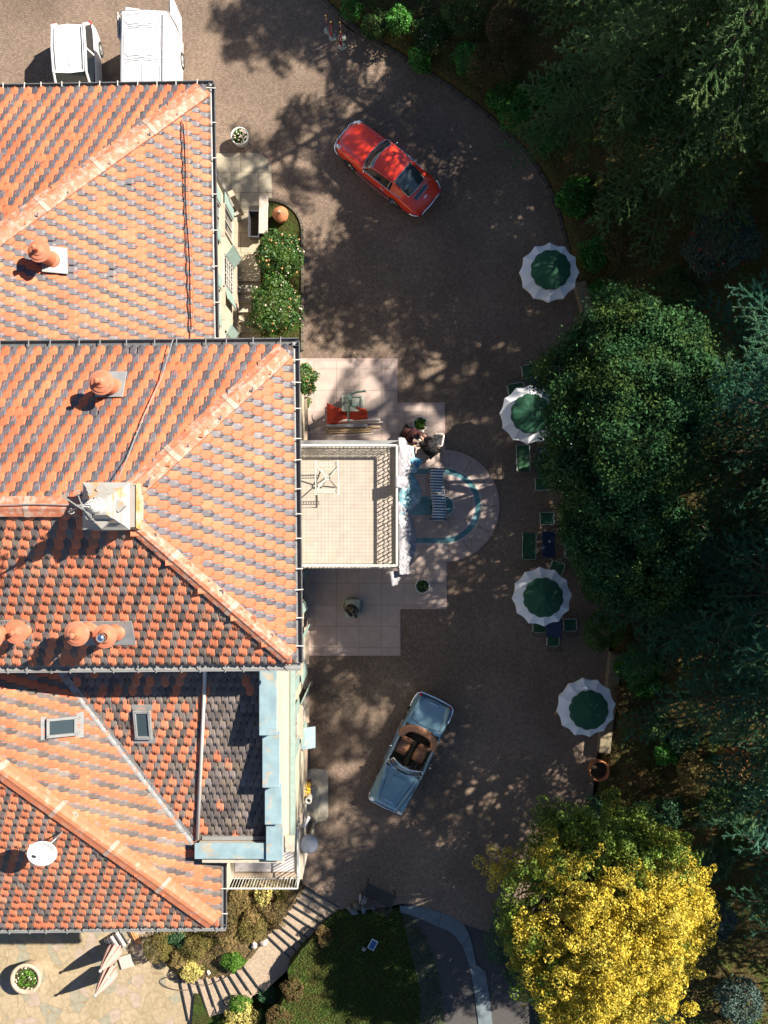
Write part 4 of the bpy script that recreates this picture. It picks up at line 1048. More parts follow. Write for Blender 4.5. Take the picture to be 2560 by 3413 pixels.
for yy in (-.36, .36):
    b = MB()
    rows = []
    for x, z, hw, th in ((.22, .44, .20, .10), (.20, .50, .235, .14), (-.10, .50, .24, .14), (-.26, .49, .235, .15)):
        rows.append([(x, yy - hw, z - th), (x, yy - hw, z), (x, yy - hw * .55, z + .03), (x, yy, z + .015), (x, yy + hw * .55, z + .03), (x, yy + hw, z), (x, yy + hw, z - th)])
    b.loft(rows); s_ = b.build('seat', M['leather'], blue, smooth=True)
    b = MB(); rows = []
    for x, z, hw, th in ((-.26, .48, .22, .10), (-.34, .62, .235, .12), (-.44, .80, .235, .11), (-.49, .90, .20, .09), (-.50, .93, .12, .05)):
        rows.append([(x - th, yy - hw, z), (x - th * .2, yy - hw * 1.02, z), (x + .02, yy - hw * .6, z), (x, yy, z), (x + .02, yy + hw * .6, z), (x - th * .2, yy + hw * 1.02, z), (x - th, yy + hw, z)])
    rows.append([(p[0] - .02, p[1] * .6 + yy * .4, p[2] - .01) for p in rows[-1]])
    b.loft(rows, closed=True); b.build('seat_back', M['leather'], s_, smooth=True)
    b = MB(); b.ell((.02, yy, .51), (.17, .13, .035), 14, 6); b.build('seat_centre', M['dleather'], s_, smooth=True)
b = MB()                                             # folded hood, a padded horseshoe behind the seats
path = [(-.50, .69), (-.60, .66), (-.80, .62), (-.95, .45), (-1.0, .2), (-1.01, 0)]; path = [(x, -y) for x, y in path] + [(x, y) for x, y in path[-2::-1]]
path = [(a, c) for a, c in path]
pr = []
for i, (x, y) in enumerate(path):
    t0 = path[max(0, i - 1)]; t1 = path[min(len(path) - 1, i + 1)]; d = Vector((t1[0] - t0[0], t1[1] - t0[1], 0)).normalized(); nn = Vector((d.y, -d.x, 0))
    k = min(1, i / 1.2 + .45, (len(path) - 1 - i) / 1.2 + .45)
    pr.append([Vector((x, y, .87)) + nn * (a * .15 * k) + Vector((0, 0, z * k)) for a, z in ((1, -.12), (1.05, .0), (.7, .07), (.1, .055), (-.5, .07), (-1, .03), (-1.05, -.12))])
b.loft(pr); b.f.append(tuple(range(7))); b.m.append(0); b.f.append(tuple(len(b.v) - 7 + j for j in range(6, -1, -1))); b.m.append(0)
b.build('folded_hood', M['leather'], blue, smooth=True, sub=1)
b = MB(); b.box((-.72, 0, .50), (.42, 1.0, .10), bev=.03); b.build('rear_shelf', M['carpet'], blue)
b = MB()                                              # windscreen glass and frame
def wrow(xe, xc, y, z, n=9): return [(xe + (xc - xe) * (1 - t * t), t * y, z + .02 * (1 - t * t)) for t in np.linspace(-1, 1, n)]
w0, w1 = wrow(.56, .76, .69, .86), wrow(.26, .42, .60, 1.22)
b.loft(refine(w0, w1, 4)); b.build('windscreen', M['wglass'], blue, smooth=True)
b = MB(); b.tube(w1, .026, 8); b.tube([w0[0], lerp(w0[0], w1[0], .5), w1[0]], .018, 6); b.tube([w0[-1], lerp(w0[-1], w1[-1], .5), w1[-1]], .018, 6); b.tube(w0, .012, 6); b.build('windscreen_frame', M['chrome'], blue, smooth=True)
b = MB(); b.box((.40, .02, 1.13), (.03, .16, .06), bev=.01); b.tube([(.44, .02, 1.20), (.41, .02, 1.15)], .008, 5); b.build('rear_view_mirror', M['lamp_glass'], blue)
b = MB(); Ms = Matrix.Translation((.30, .36, .80)).to_3x3(); Mr = Matrix.Rotation(R(-62), 3, 'Y')
b.tube([Mr @ Vector((.19 * math.cos(t), .19 * math.sin(t), 0)) + Vector((.31, .36, .80)) for t in np.linspace(0, 2 * math.pi, 22)[:-1]], .013, 6, closed=True)
for t in (R(20), R(160), R(270)): b.tube([Vector((.31, .36, .80)), Mr @ Vector((.18 * math.cos(t), .18 * math.sin(t), 0)) + Vector((.31, .36, .80))], .01, 5)
b.tube([(.31, .36, .80), (.52, .36, .70)], .02, 6); b.build('steering_wheel', M['black'], blue)
fb_ = [(2.0, .74, .52), (2.20, .70, .52), (2.28, .52, .52), (2.31, 0, .52)]; rb_ = [(-1.62, .795, .56), (-1.95, .785, .57), (-2.18, .74, .58), (-2.27, .62, .58), (-2.30, .3, .58), (-2.31, 0, .58)]
for q, r_ in ((fb_, .035), (rb_, .048)): part('bumper', M['chrome'], blue, lambda b: b.tube(q + [(x, -y, z) for x, y, z in q[-2::-1]], r_, 8), smooth=True)
part('grille_bar', M['chrome'], blue, lambda b: b.tube([(2.245, -.62, .63), (2.275, 0, .65), (2.245, .62, .63)], .018, 6))
for sgn in (1, -1): part('sill_trim', M['chrome'], blue, lambda b: b.tube([(.70, sgn * .80, .45), (-1.0, sgn * .80, .45)], .014, 6))
for sgn in (1, -1):
    b = MB(); b.ell((2.19, sgn * .60, .66), (.07, .11, .09), 14, 8); b.build('headlight', M['lamp_glass'], blue, smooth=True)
    b = MB(); b.ell((-2.19, sgn * .62, .68), (.05, .07, .08), 12, 8); b.build('tail_light', M['red_glass'], blue, smooth=True)
    b = MB(); b.ell((-.02 if sgn < 0 else .10, sgn * .86, .92), (.03, .06, .045), 12, 8); b.tube([(0, sgn * .76, .83), (0, sgn * .85, .91)], .009, 6); b.build('wing_mirror', M['chrome'], blue, smooth=True)
    for xx in (1.42, -1.32): wheel(blue, xx, sgn * .68, .31, .17)
b = MB()                                              # raised bonnet panel and creases
b.loft([[(.92, -.29, .885), (.92, 0, .905), (.92, .29, .885)], [(1.5, -.23, .835), (1.5, 0, .85), (1.5, .23, .835)], [(1.93, -.18, .785), (1.93, 0, .80), (1.93, .18, .785)]])
b.build('bonnet_bulge', M['blue_paint'], blue, smooth=False, solid=.022)
b = MB(); b.tube([(1.945, -.18, .788), (1.95, 0, .805), (1.945, .18, .788)], .012, 5)
b.build('bonnet_trim', M['chrome'], blue)
part('boot_gap', M['seam'], blue, lambda b: b.tube([(-1.28, -.60, .862), (-1.22, -.3, .885), (-1.21, 0, .895), (-1.22, .3, .885), (-1.28, .60, .862)], .009, 4))
for sgn in (1, -1):
    part('panel_gap', M['seam'], blue, lambda b: b.tube([(.80, sgn * .54, .868), (1.4, sgn * .44, .822), (2.05, sgn * .34, .738)], .009, 4))
    part('panel_gap', M['seam'], blue, lambda b: b.tube([(-1.30, sgn * .58, .855), (-1.7, sgn * .54, .785), (-2.0, sgn * .50, .70)], .009, 4))
b = MB(); b.box((-2.08, 0, .70), (.06, .34, .05), bev=.01); b.tube([(-2.02, -.16, .72), (-2.02, .16, .72)], .012, 6); b.build('number_plate_lamp', M['chrome'], blue)
for yy in (-.1, .38): part('wiper', M['chrome'], blue, lambda b: b.tube([(.80, yy, .895), (.62, yy - .34, .985)], .008, 4))

# --- white city car beside the north wing (nose towards the villa)
wc = thing('city_car', 'small white hatchback parked beside the villa left of the van', 'car', (-11.62, 16.62, 0), R(-87.5))
def boxcar(stations): return half_rows(stations)
def hs(x, w, zb, zs, zt, wt): return (x, [(w * .96, zb), (w, (zb + zs) / 2), (w * .99, zs), (wt, zt * .96 + zs * .04), (wt * .86, zt), (wt * .4, zt + .02), (0, zt + .025)])
S = [(1.82, [(.62, .3), (.66, .45), (.62, .62), (.5, .68), (.4, .70), (.2, .71), (0, .71)]), (1.70, [(.74, .22), (.78, .5), (.75, .74), (.66, .80), (.5, .83), (.25, .84), (0, .845)]),
     (1.2, [(.77, .2), (.80, .55), (.785, .86), (.72, .92), (.5, .95), (.25, .965), (0, .97)]), (.88, [(.77, .2), (.80, .55), (.79, .9), (.72, .97), (.5, 1.0), (.25, 1.02), (0, 1.02)])]
for x in (.3, -.5, -1.2, -1.55): S.append((x, [(.77, .2), (.80, .55), (.79, .92), (.72, .97), (.5, .98), (.25, .98), (0, .98)]))
S.append((-1.72, [(.70, .3), (.74, .55), (.72, .92), (.66, .96), (.5, .97), (.25, .97), (0, .97)]))
b = MB(); rows = half_rows(S); b.loft(rows); n = len(rows[0]); b.f.append(tuple(range(n))); b.m.append(0); b.f.append(tuple((len(rows) - 1) * n + j for j in range(n - 1, -1, -1))); b.m.append(0)
b.build('body', M['white_paint'], wc, smooth=True, sub=1)
GH = [[(.95, -.72, .95), (1.0, -.66, .99), (1.04, 0, 1.01), (1.0, .66, .99), (.95, .72, .95)], [(.32, -.745, .95), (.36, -.60, 1.50), (.42, 0, 1.53), (.36, .60, 1.51), (.32, .745, .95)],
      [(-.5, -.75, .95), (-.5, -.615, 1.54), (-.5, 0, 1.56), (-.5, .615, 1.54), (-.5, .75, .95)], [(-1.42, -.73, .95), (-1.36, -.58, 1.50), (-1.40, 0, 1.525), (-1.36, .58, 1.50), (-1.42, .73, .95)], [(-1.70, -.68, .95), (-1.69, -.62, 1.0), (-1.75, 0, 1.0), (-1.69, .62, 1.0), (-1.70, .68, .95)]]
rf = MB(); rf.loft([r[1:4] for r in refine(GH[1], GH[2], 3, .01)]); rf.loft([r[1:4] for r in refine(GH[2], GH[3], 3, .01)])
for k in (1, 3):
    rf.tube([GH[0][k], GH[1][k]], .045, 6); rf.tube([GH[1][k], GH[2][k], GH[3][k]], .05, 8); rf.tube([GH[3][k], GH[4][k]], .07, 6)
    rf.tube([GH[2][k], GH[2][0 if k == 1 else 4]], .045, 6)
rf.build('roof', M['white_paint'], wc)
b = MB(); b.loft([r[1:4] for r in refine(GH[0], GH[1], 4)]); b.build('windscreen', M['dglass'], wc, smooth=True)
b = MB(); b.loft([r[1:4] for r in refine(GH[3], GH[4], 4)]); b.build('rear_window', M['dglass'], wc, smooth=True)
for q in ((0, 1), (3, 4)):
    b = MB()
    for r0, r1 in ((GH[0], GH[1]), (GH[1], GH[2]), (GH[2], GH[3]), (GH[3], GH[4])): b.loft([[r0[q[0]], r0[q[1]]], [r1[q[0]], r1[q[1]]]])
    b.build('side_window', M['dglass'], wc, smooth=True)
for sgn in (1, -1): part('roof_rail', M['seam'], wc, lambda b: b.tube([(.30, sgn * .50, 1.555), (-.5, sgn * .515, 1.583), (-1.28, sgn * .49, 1.545)], .014, 6))
b = MB(); b.tube([(.18, .02, 1.57), (-.22, .12, 1.66)], .006, 4); b.tube([(.18, .02, 1.57), (-.08, -.08, 1.58)], .005, 4); b.build('aerial', M['black'], wc)
for sgn in (1, -1):
    b = MB(); b.ell((.66, sgn * .90, 1.02), (.06, .10, .07), 12, 8); b.build('wing_mirror', M['white_paint'], wc, smooth=True)
    b = MB(); b.ell((1.66, sgn * .58, .72), (.12, .12, .10), 12, 8); b.build('headlight', M['lamp_glass'], wc, smooth=True)
    b = MB(); b.box((-1.70, sgn * .66, .98), (.08, .10, .30), bev=.03); b.build('tail_light', M['red_glass'], wc)
    for xx in (1.15, -1.1): wheel(wc, xx, sgn * .72, .29, .18, M['zinc_pale'])
b = MB(); b.tube([(-1.78, -.5, .46), (-1.82, 0, .47), (-1.78, .5, .46)], .05, 8); b.build('bumper', M['black'], wc, smooth=True)

# --- white van with its rear doors open
van = thing('van', 'tall white panel van with ribbed roof and open rear doors', 'van', (-8.66, 15.75, 0), R(-90.5))
b = MB(); rows = []
for x, w, zt, zb in ((2.28, .72, .95, .3), (2.2, .85, 1.1, .25), (1.75, .90, 1.28, .22), (1.55, .91, 1.45, .22)):
    rows.append([(x, -w, zb), (x, -w, zt - .2), (x, -w * .9, zt), (x, 0, zt + .03), (x, w * .9, zt), (x, w, zt - .2), (x, w, zb)])
for x, zt in ((.95, 2.22), (.7, 2.36), (-1.0, 2.40), (-2.18, 2.38), (-2.28, 2.30)):
    rows.append([(x, -.92, .22), (x, -.905, 1.5), (x, -.83, zt - .06), (x, 0, zt + .03), (x, .83, zt - .06), (x, .905, 1.5), (x, .92, .22)])
b.loft(rows); n = 7; b.f.append(tuple(range(n))); b.m.append(0); b.f.append(tuple((len(rows) - 1) * n + j for j in range(n - 1, -1, -1))); b.m.append(0)
b.build('body', M['white_paint'], van, bevel=.06)
b = MB()
for yy in (-.74, .74): b.tube([(.75, yy, 2.38), (-1.0, yy * .99, 2.415), (-2.15, yy * .98, 2.395)], .018, 6)
def rr(x0, x1, y0, y1, z):
    c = .16; pts = [(x0 + c, y0), (x1 - c, y0), (x1, y0 + c), (x1, y1 - c), (x1 - c, y1), (x0 + c, y1), (x0, y1 - c), (x0, y0 + c)]
    return [(x, y, z + .035 * (1 - (y / 1.0) ** 2)) for x, y in pts]
for x0, x1 in ((-2.14, -1.78), (-1.62, -.62), (-.45, .62)): b.tube(rr(x0, x1, -.66, .66, 2.385), .010, 5, closed=True)
b.tube([(-1.6, 0, 2.432), (-.64, 0, 2.434)], .008, 4); b.tube([(-.43, 0, 2.434), (.6, 0, 2.42)], .008, 4)
for x in (-1.70, -.53): b.tube([(x, -.72, 2.405), (x, 0, 2.436), (x, .72, 2.405)], .010, 5)
b.build('roof_ribs', M['seam_white'], van)
b = MB(); b.loft([[(1.60, -.80, 1.48), (1.60, .80, 1.48)], [(.98, -.74, 2.20), (.98, .74, 2.20)]]); b.build('windscreen', M['dglass'], van)
b = MB(); b.box((-1.85, -.98, 1.30), (.92, .05, 1.75), rz=R(3), bev=.02); b.build('rear_door', M['white_paint'], van)
b = MB(); b.box((-2.72, .88, 1.25), (.90, .05, 1.75), rz=R(2), bev=.02); b.build('rear_door', M['white_paint'], van)
b = MB(); b.box((-2.38, -.30, 2.12), (.16, .85, .05), rz=R(-8), bev=.02); b.build('tailgate_flap', M['white_paint'], van)
for sgn in (1, -1):
    b = MB(); b.box((1.15, sgn * 1.06, 1.45), (.12, .18, .3), bev=.03); b.build('wing_mirror', M['white_paint'], van)
    b = MB(); b.ell((2.18, sgn * .72, .80), (.14, .16, .13), 12, 8); b.build('headlight', M['lamp_glass'], van, smooth=True)
    b = MB(); b.box((-2.29, sgn * .86, 1.1), (.05, .1, .35), bev=.015); b.build('tail_light', M['red_glass'], van)
    for xx in (1.65, -1.55): wheel(van, xx, sgn * .83, .33, .2, M['zinc_pale'])
# ------------------------------------------------------------------ leaf clouds (shared by pots, shrubs and trees)
def leaves_mesh(name, C, N_, size, mat, parent=None, aspect=.55, rs=None, updn=.5, off=None, fold=.25):
    """rhombic leaves (two triangles folded on the midrib) at points C with outward normals N_"""
    rs = rs or RNG; K = len(C)
    nn = N_ + rs.normal(0, updn, (K, 3)); nn /= np.linalg.norm(nn, axis=1, keepdims=True) + 1e-9
    a = rs.normal(0, 1, (K, 3)); a -= nn * np.sum(a * nn, 1, keepdims=True); a /= np.linalg.norm(a, axis=1, keepdims=True) + 1e-9
    b = np.cross(nn, a); s = size * rs.uniform(.6, 1.35, (K, 1))
    V = np.stack([C - a * s * .5, C + b * s * aspect * .5 + nn * s * fold * .4, C + a * s * .5, C - b * s * aspect * .5 + nn * s * fold * .4], 1).reshape(-1, 3)
    base = np.arange(K)[:, None] * 4
    F = np.concatenate([base + [0, 1, 2], base + [0, 2, 3]], 1).reshape(-1, 3)
    me = quads(name, V, F); me.materials.append(mat)
    at = me.attributes.new('rnd', 'FLOAT', 'FACE'); at.data.foreach_set('value', np.repeat(rs.random(K), 2).astype(np.float32))
    o = bpy.data.objects.new(name, me); COL.objects.link(o)
    if parent is not None: o.parent = parent
    return o

def shell_points(K, lobes, rs, inner=.72, zmin=-.4, gap=0.0, gs=2.0, seed=0.):
    """points in the outer shell of a heap of ellipsoid lobes; gap thins them where a noise is low"""
    w = np.array([l[1][0] * l[1][1] + l[1][0] * l[1][2] for l in lobes]); w = w / w.sum()
    idx = rs.choice(len(lobes), K, p=w)
    c = np.array([l[0] for l in lobes])[idx]; r = np.array([l[1] for l in lobes])[idx]
    d = rs.normal(0, 1, (K, 3)); d /= np.linalg.norm(d, axis=1, keepdims=True)
    lo = d[:, 2] < zmin; d[lo, 2] *= -.6; d /= np.linalg.norm(d, axis=1, keepdims=True)
    f = inner + (1 - inner) * np.sqrt(rs.random((K, 1))) + rs.normal(0, .03, (K, 1))
    P = c + d * r * f
    n = d / r; n /= np.linalg.norm(n, axis=1, keepdims=True)
    keep = np.ones(K, bool)
    for k, (cc, rr) in enumerate(lobes):                            # drop points buried in other lobes
        q = np.sum(((P - np.array(cc)) / (np.array(rr) * .80)) ** 2, 1); keep &= ~((q < 1) & (idx != k))
    if gap:
        g = np.array([noise.noise(Vector((p[0] * gs, p[1] * gs, p[2] * gs + seed))) for p in P]); keep &= g > (gap - .5)
    return P[keep], n[keep]

def pot(name, label, px, py, z, prof, mat, r, plant=None, cat='plant pot', group=None, flowers=None, h=.3, leaf=.07, n=260, soil=None):
    p = W(px, py, z); t = thing(name, label, cat, (p.x, p.y, z), 0, group)
    b = MB(); b.lathe(prof, (0, 0, 0), 28); b.build('bowl', mat, t, smooth=True)
    b = MB(); zt = soil if soil is not None else prof[-1][1]; b.lathe([(.001, zt), (r, zt)], (0, 0, 0), 20); b.build('soil', M['potsoil'], t)
    rs = np.random.default_rng(int(px))
    if plant:
        P, Nn = shell_points(n, [((0, 0, zt + h * .1), (r * .95, r * .95, h))], rs, .3, 0)
        leaves_mesh('plant', P, Nn, leaf, plant, t, rs=rs)
    if flowers:
        fm, k, fr = flowers; P, Nn = shell_points(k, [((0, 0, zt + h * .15), (r * .95, r * .95, h * 1.05))], rs, .9, .1)
        b = MB()
        for q in P: b.ell(q, (fr, fr, fr * .7), 7, 5)
        b.build('flowers', fm, t, smooth=True)
    return t

# --- parasols
def parasol(label, px, py, r=1.08, zt=2.45, turn=0., tilt=(0, 0), seed=0, lean=(0, 0)):
    p = W(px, py, zt - .1); t = thing('parasol', label, 'parasol', (p.x, p.y, hz(p.x, p.y) * 0), R(turn), 'green and white parasols along the courtyard edge')
    n = 12; rs = random.Random(seed); tx_ = Matrix.Rotation(R(lean[0]), 3, 'X') @ Matrix.Rotation(R(lean[1]), 3, 'Y')
    def cone(rads, n_sub, scal, zf, sag):
        rows = []
        for rr_ in rads:
            row = []
            for i in range(n * n_sub):
                a = 2 * math.pi * i / (n * n_sub); f = (i % n_sub) / n_sub
                e = math.sin(math.pi * f)
                q = rr_ * (1 - sag * e * rr_ / r) + (scal * e if rr_ == rads[-1] else 0)
                row.append(Vector((q * math.cos(a), q * math.sin(a), zf(rr_) - .035 * e * rr_ / r)))
            rows.append(row)
        return rows
    zf = lambda q: zt + .0 - .33 * (q / r) - .10 * (q / r) ** 2
    b = MB(); rows = cone([.05, .3, .55, .75, .92, r], 6, -.03, zf, .05)
    val = [Vector((v.x * 1.006, v.y * 1.006, v.z - .12 + .012 * math.sin(i * 2.1))) for i, v in enumerate(rows[-1])]
    rows.append(val)
    rows = [[tx_ @ (v - Vector((0, 0, zt - .3))) + Vector((0, 0, zt - .3)) for v in r_] for r_ in rows]
    b.loft(rows, closed=True); can = b.build('canopy', M['canvas'], t, smooth=False)
    zg = lambda q: zt + .13 - .40 * (q / .72) ** 1.0 * .62
    b = MB(); rows = cone([.02, .08, .25, .45, .60, .68], 8, .045, zg, .0)
    rows.append([Vector((v.x * 1.0, v.y * 1.0, v.z - .05)) for v in rows[-1]])
    rows = [[tx_ @ (v - Vector((0, 0, zt - .3))) + Vector((0, 0, zt - .3)) for v in r_] for r_ in rows]
    b.loft(rows, closed=True); b.build('top_cover', M['green_canvas'], t, smooth=True)
    b = MB()
    b.tube([(0, 0, .05), (0, 0, zt + .10)], .024, 10); po = b.build('pole', M['white_metal'], t, smooth=True)
    for i in range(n):
        a = 2 * math.pi * i / n; b = MB()
        b.tube([tx_ @ (v - Vector((0, 0, zt - .3))) + Vector((0, 0, zt - .3)) for v in (Vector((.05 * math.cos(a), .05 * math.sin(a), zf(.05) - .025)), Vector((r * .99 * math.cos(a), r * .99 * math.sin(a), zf(r) - .03)))], .010, 5); b.build('rib', M['wood'], t)
    b = MB(); b.lathe([(.30, 0), (.30, .05), (.26, .08), (.06, .10), (.05, .35), (.001, .35)], (0, 0, .005), 24); b.build('base', M['concrete'], t, smooth=True)
    return t
parasol('green topped white parasol standing alone by the upper retaining wall end', 1837, 898, turn=-1, lean=(0, -2), seed=1)
parasol('green topped white parasol half hidden under the dark evergreen tree', 1770, 1378, turn=-3, lean=(1, -2), seed=2)
parasol('green topped white parasol beside the bright green round bush', 1812, 1992, turn=4, lean=(-1, -3), seed=3)
parasol('lowest green topped white parasol with sun flecks, over the stone wall', 1963, 2367, turn=7, lean=(2, 2), seed=4)
parasol('white parasol almost wholly covered by the dark evergreen tree', 1958, 1560, turn=2, zt=2.4, seed=5)

# --- garden seats with green cushions
def seat(name, label, px, py, w, d, ang, cat, group, back=True):
    p = W(px, py, .5); t = thing(name, label, cat, (p.x, p.y, 0), R(ang), group)       # back along +y, front towards -y
    b = MB(); b.box((0, 0, .42), (w - .05, d - .05, .09), bev=.03); b.build('cushion', M['green_cushion'], t)
    b = MB(); h, k = w / 2, d / 2
    def loop(z, rad): b.tube([(-h + .05, -k, z), (h - .05, -k, z), (h, -k + .05, z), (h, k - .05, z), (h - .05, k, z), (-h + .05, k, z), (-h, k - .05, z), (-h, -k + .05, z)], rad, 6, closed=True)
    loop(.45, .019); loop(.36, .012); b.build('seat_frame', M['chair_frame'], t, smooth=True)
    for sx in (-1, 1):
        for sy in (-1, 1):
            b = MB(); b.tube([(sx * h * .97, sy * k * .96, .45), (sx * h * .97, sy * k * .98, 0.0)], .017, 6); b.build('leg', M['chair_frame'], t, smooth=True)
        b = MB(); b.tube([(sx * h, k, .45), (sx * (h + .01), k - .02, .64), (sx * (h + .01), -k + .06, .64), (sx * h, -k, .45)], .016, 6); b.build('armrest', M['dark_wood'], t, smooth=True)
    b = MB(); b.tube([(-h, k, .45), (-h, k + .10, .82), (-h + .06, k + .11, .86), (h - .06, k + .11, .86), (h, k + .10, .82), (h, k, .45)], .015, 6)
    for i in range(1, int(w / .09)): x = -h + i * w / int(w / .09); b.tube([(x, k + .01, .46), (x, k + .105, .85)], .008, 5)
    b.build('backrest', M['dark_wood'], t, smooth=True)
    return t
gch = 'green cushioned garden chairs'
seat('garden_chair', 'square green garden chair above the half hidden parasol', 1763, 1237, .48, .50, 8, 'chair', gch)
seat('garden_chair', 'green garden chair poking out left of the half hidden parasol', 1722, 1298, .62, .50, 10, 'chair', gch)
seat('garden_sofa', 'long green garden sofa just below the half hidden parasol', 1745, 1527, 1.02, .50, 91, 'bench', 'green cushioned garden sofas')
seat('garden_chair', 'green garden chair partly under the evergreen tree edge', 1810, 1612, .55, .48, 4, 'chair', gch)
seat('garden_chair', 'green garden chair above the navy table with a white dot', 1825, 1728, .52, .46, 0, 'chair', gch)
seat('garden_sofa', 'long green garden sofa left of the navy table with a white dot', 1765, 1820, 1.04, .52, 89, 'bench', 'green cushioned garden sofas')
seat('garden_chair', 'green garden chair right of the navy table, backrest by the foliage', 1906, 1835, .48, .54, 2, 'chair', gch)
seat('garden_chair', 'tilted green garden chair under the top edge of a parasol', 1858, 1893, .52, .46, -20, 'chair', gch)
seat('garden_chair', 'green garden chair peeking out below left of a parasol', 1800, 2088, .50, .46, 178, 'chair', gch)
seat('garden_chair', 'green garden chair beside the round bright bush', 1902, 2084, .48, .46, 182, 'chair', gch)
seat('garden_chair', 'sunlit green garden chair in a patch of light', 1845, 2134, .47, .48, 180, 'chair', gch)
def gtable(label, px, py, w, d, ang, rnd=False, dot=True):
    p = W(px, py, .7); t = thing('garden_table', label, 'table', (p.x, p.y, 0), R(ang), 'navy garden tables')
    b = MB()
    if rnd: b.lathe([(.001, .67), (w / 2 - .02, .67), (w / 2, .685), (w / 2, .70), (w / 2 - .02, .715), (.001, .715)], (0, 0, 0), 28)
    else: b.box((0, 0, .69), (w, d, .04), bev=.02)
    b.build('table_top', M['blue_top'], t, smooth=False)
    for sx in (-1, 1):
        for sy in (-1, 1):
            b = MB(); b.tube([(sx * w * .38, sy * d * .40, .68), (sx * w * .40, sy * d * .42, 0)], .02, 6); b.build('leg', M['black'], t)
    if dot:
        b = MB(); b.lathe([(.001, 0), (.035, 0), (.04, .02), (.034, .05), (.028, .05), (.028, .02), (.001, .02)], (p.x + .02, p.y + (.12 if not rnd else .30), .716), 14); tag(b.build('ashtray', M['pot_white'], smooth=True), 'tiny white ashtray on the ' + ('round navy table by the half hidden parasol' if rnd else 'rectangular navy table'), 'ashtray')
gtable('rectangular navy table between sofa and chair, white dot on top', 1829, 1815, .50, .98, 0)
gtable('round navy table peeking from under the half hidden parasol', 1784, 1284, .70, .70, 0, True)
gtable('navy table under the lower edge of a parasol by the sunlit chair', 1846, 2092, .62, .70, 0, dot=False)
gtable('navy table almost hidden by the evergreen beside a sofa', 1812, 1535, .50, .98, 0, dot=False)

# --- stone bench slab, trough planter, terracotta cone, pots
p = W(878, 716, .42); t = thing('stone_bench', 'pale stone slab bench on the path', 'bench', (p.x, p.y, 0), R(-1))
b = MB(); b.box((0, 0, .42), (.34, 1.45, .09), bev=.012); b.build('seat', M['pale_stone'], t)
for yy in (-.5, .5): b = MB(); b.box((0, yy, .19), (.28, .16, .37)); b.build('leg', M['pale_stone'], t)
p = W(846, 746, .42); t = thing('trough_planter', 'empty black rectangular trough on the path beside the slab bench', 'planter', (p.x, p.y, 0), R(-1))
b = MB(); w_, d_, h_ = .40, 1.0, .42
o = [(-w_ / 2, -d_ / 2), (w_ / 2, -d_ / 2), (w_ / 2, d_ / 2), (-w_ / 2, d_ / 2)]
rows = [[(x * .85, y * .93, 0) for x, y in o], [(x, y, h_) for x, y in o], [(x * 1.06, y * 1.03, h_ + .005) for x, y in o], [(x * 1.06, y * 1.03, h_ + .03) for x, y in o], [(x * .90, y * .94, h_ + .03) for x, y in o], [(x * .84, y * .92, .12) for x, y in o]]
b.loft(rows, closed=True); b.build('trough', pm('dark_grey_plastic', (.06, .06, .068), .45, var=.15), t)
b = MB(); b.box((0, 0, .11), (.34, .92, .02)); b.build('soil', M['potsoil'], t)
p = W(935, 714, .5); t = thing('terracotta_jar', 'conical lidded terracotta jar beside the flowering bush', 'jar', (p.x, p.y, .05))
b = MB(); b.lathe([(.14, 0), (.24, .12), (.27, .3), (.22, .44), (.2, .46)], (0, 0, 0), 28); b.build('jar', M['terra_old'], t, smooth=True)
b = MB(); b.lathe([(.30, .44), (.305, .47), (.29, .49), (.20, .57), (.10, .65), (.05, .69), (.04, .73), (.045, .76), (.02, .78), (.001, .78)], (0, 0, 0), 28); b.build('lid', M['terra_old'], t, smooth=True)
b = MB(); b.lathe([(.05, .775), (.05, .79), (.02, .79)], (0, 0, 0), 12); b.build('knob', M['concrete'], t)
WP = [(.20, 0), (.26, .05), (.30, .25), (.32, .42), (.34, .46), (.34, .50), (.30, .50), (.28, .42)]
pot('flower_pot', 'white pot of pink and white flowers in the sun by the path', 806, 472, 0, WP, M['pot_white'], .28, M['leaf_lime'], flowers=(M['petal_white'], 46, .035), h=.22, leaf=.08, n=420)
WP2 = [(.15, 0), (.22, .06), (.27, .22), (.285, .32), (.285, .36), (.25, .36), (.24, .3)]
pot('flower_pot', 'round white planter between the two crouching people', 1400, 1416, TZ, WP2, M['pot_white'], .24, M['leaf_lime'], flowers=(M['petal_white'], 7, .04), h=.2, leaf=.07, n=420)
pot('flower_pot', 'round white planter on the lower marble square', 1407, 1951, TZ, WP2, M['pot_white'], .24, M['leaf_camellia'], flowers=(M['petal_white'], 14, .018), h=.14, leaf=.07, n=420)
pot('clay_pot', 'large empty orange terracotta pot at the foot of the bank', 1984, 2553, .0, [(.22, 0), (.30, .1), (.36, .35), (.37, .55), (.40, .60), (.40, .66), (.345, .66), (.32, .5)], M['terra_old'], .33, None, soil=.40)
BP = [(.40, 0), (.46, .08), (.55, .4), (.60, .62), (.62, .66), (.62, .72), (.50, .72), (.47, .60)]
pot('patio_pot', 'huge tan pot of white flowers and a small spike on the patio', 110, 3232, PZ, BP, M['pot_tan'], .47, M['leaf_lime'], flowers=(M['petal_white'], 18, .035), h=.18, leaf=.09, n=330)

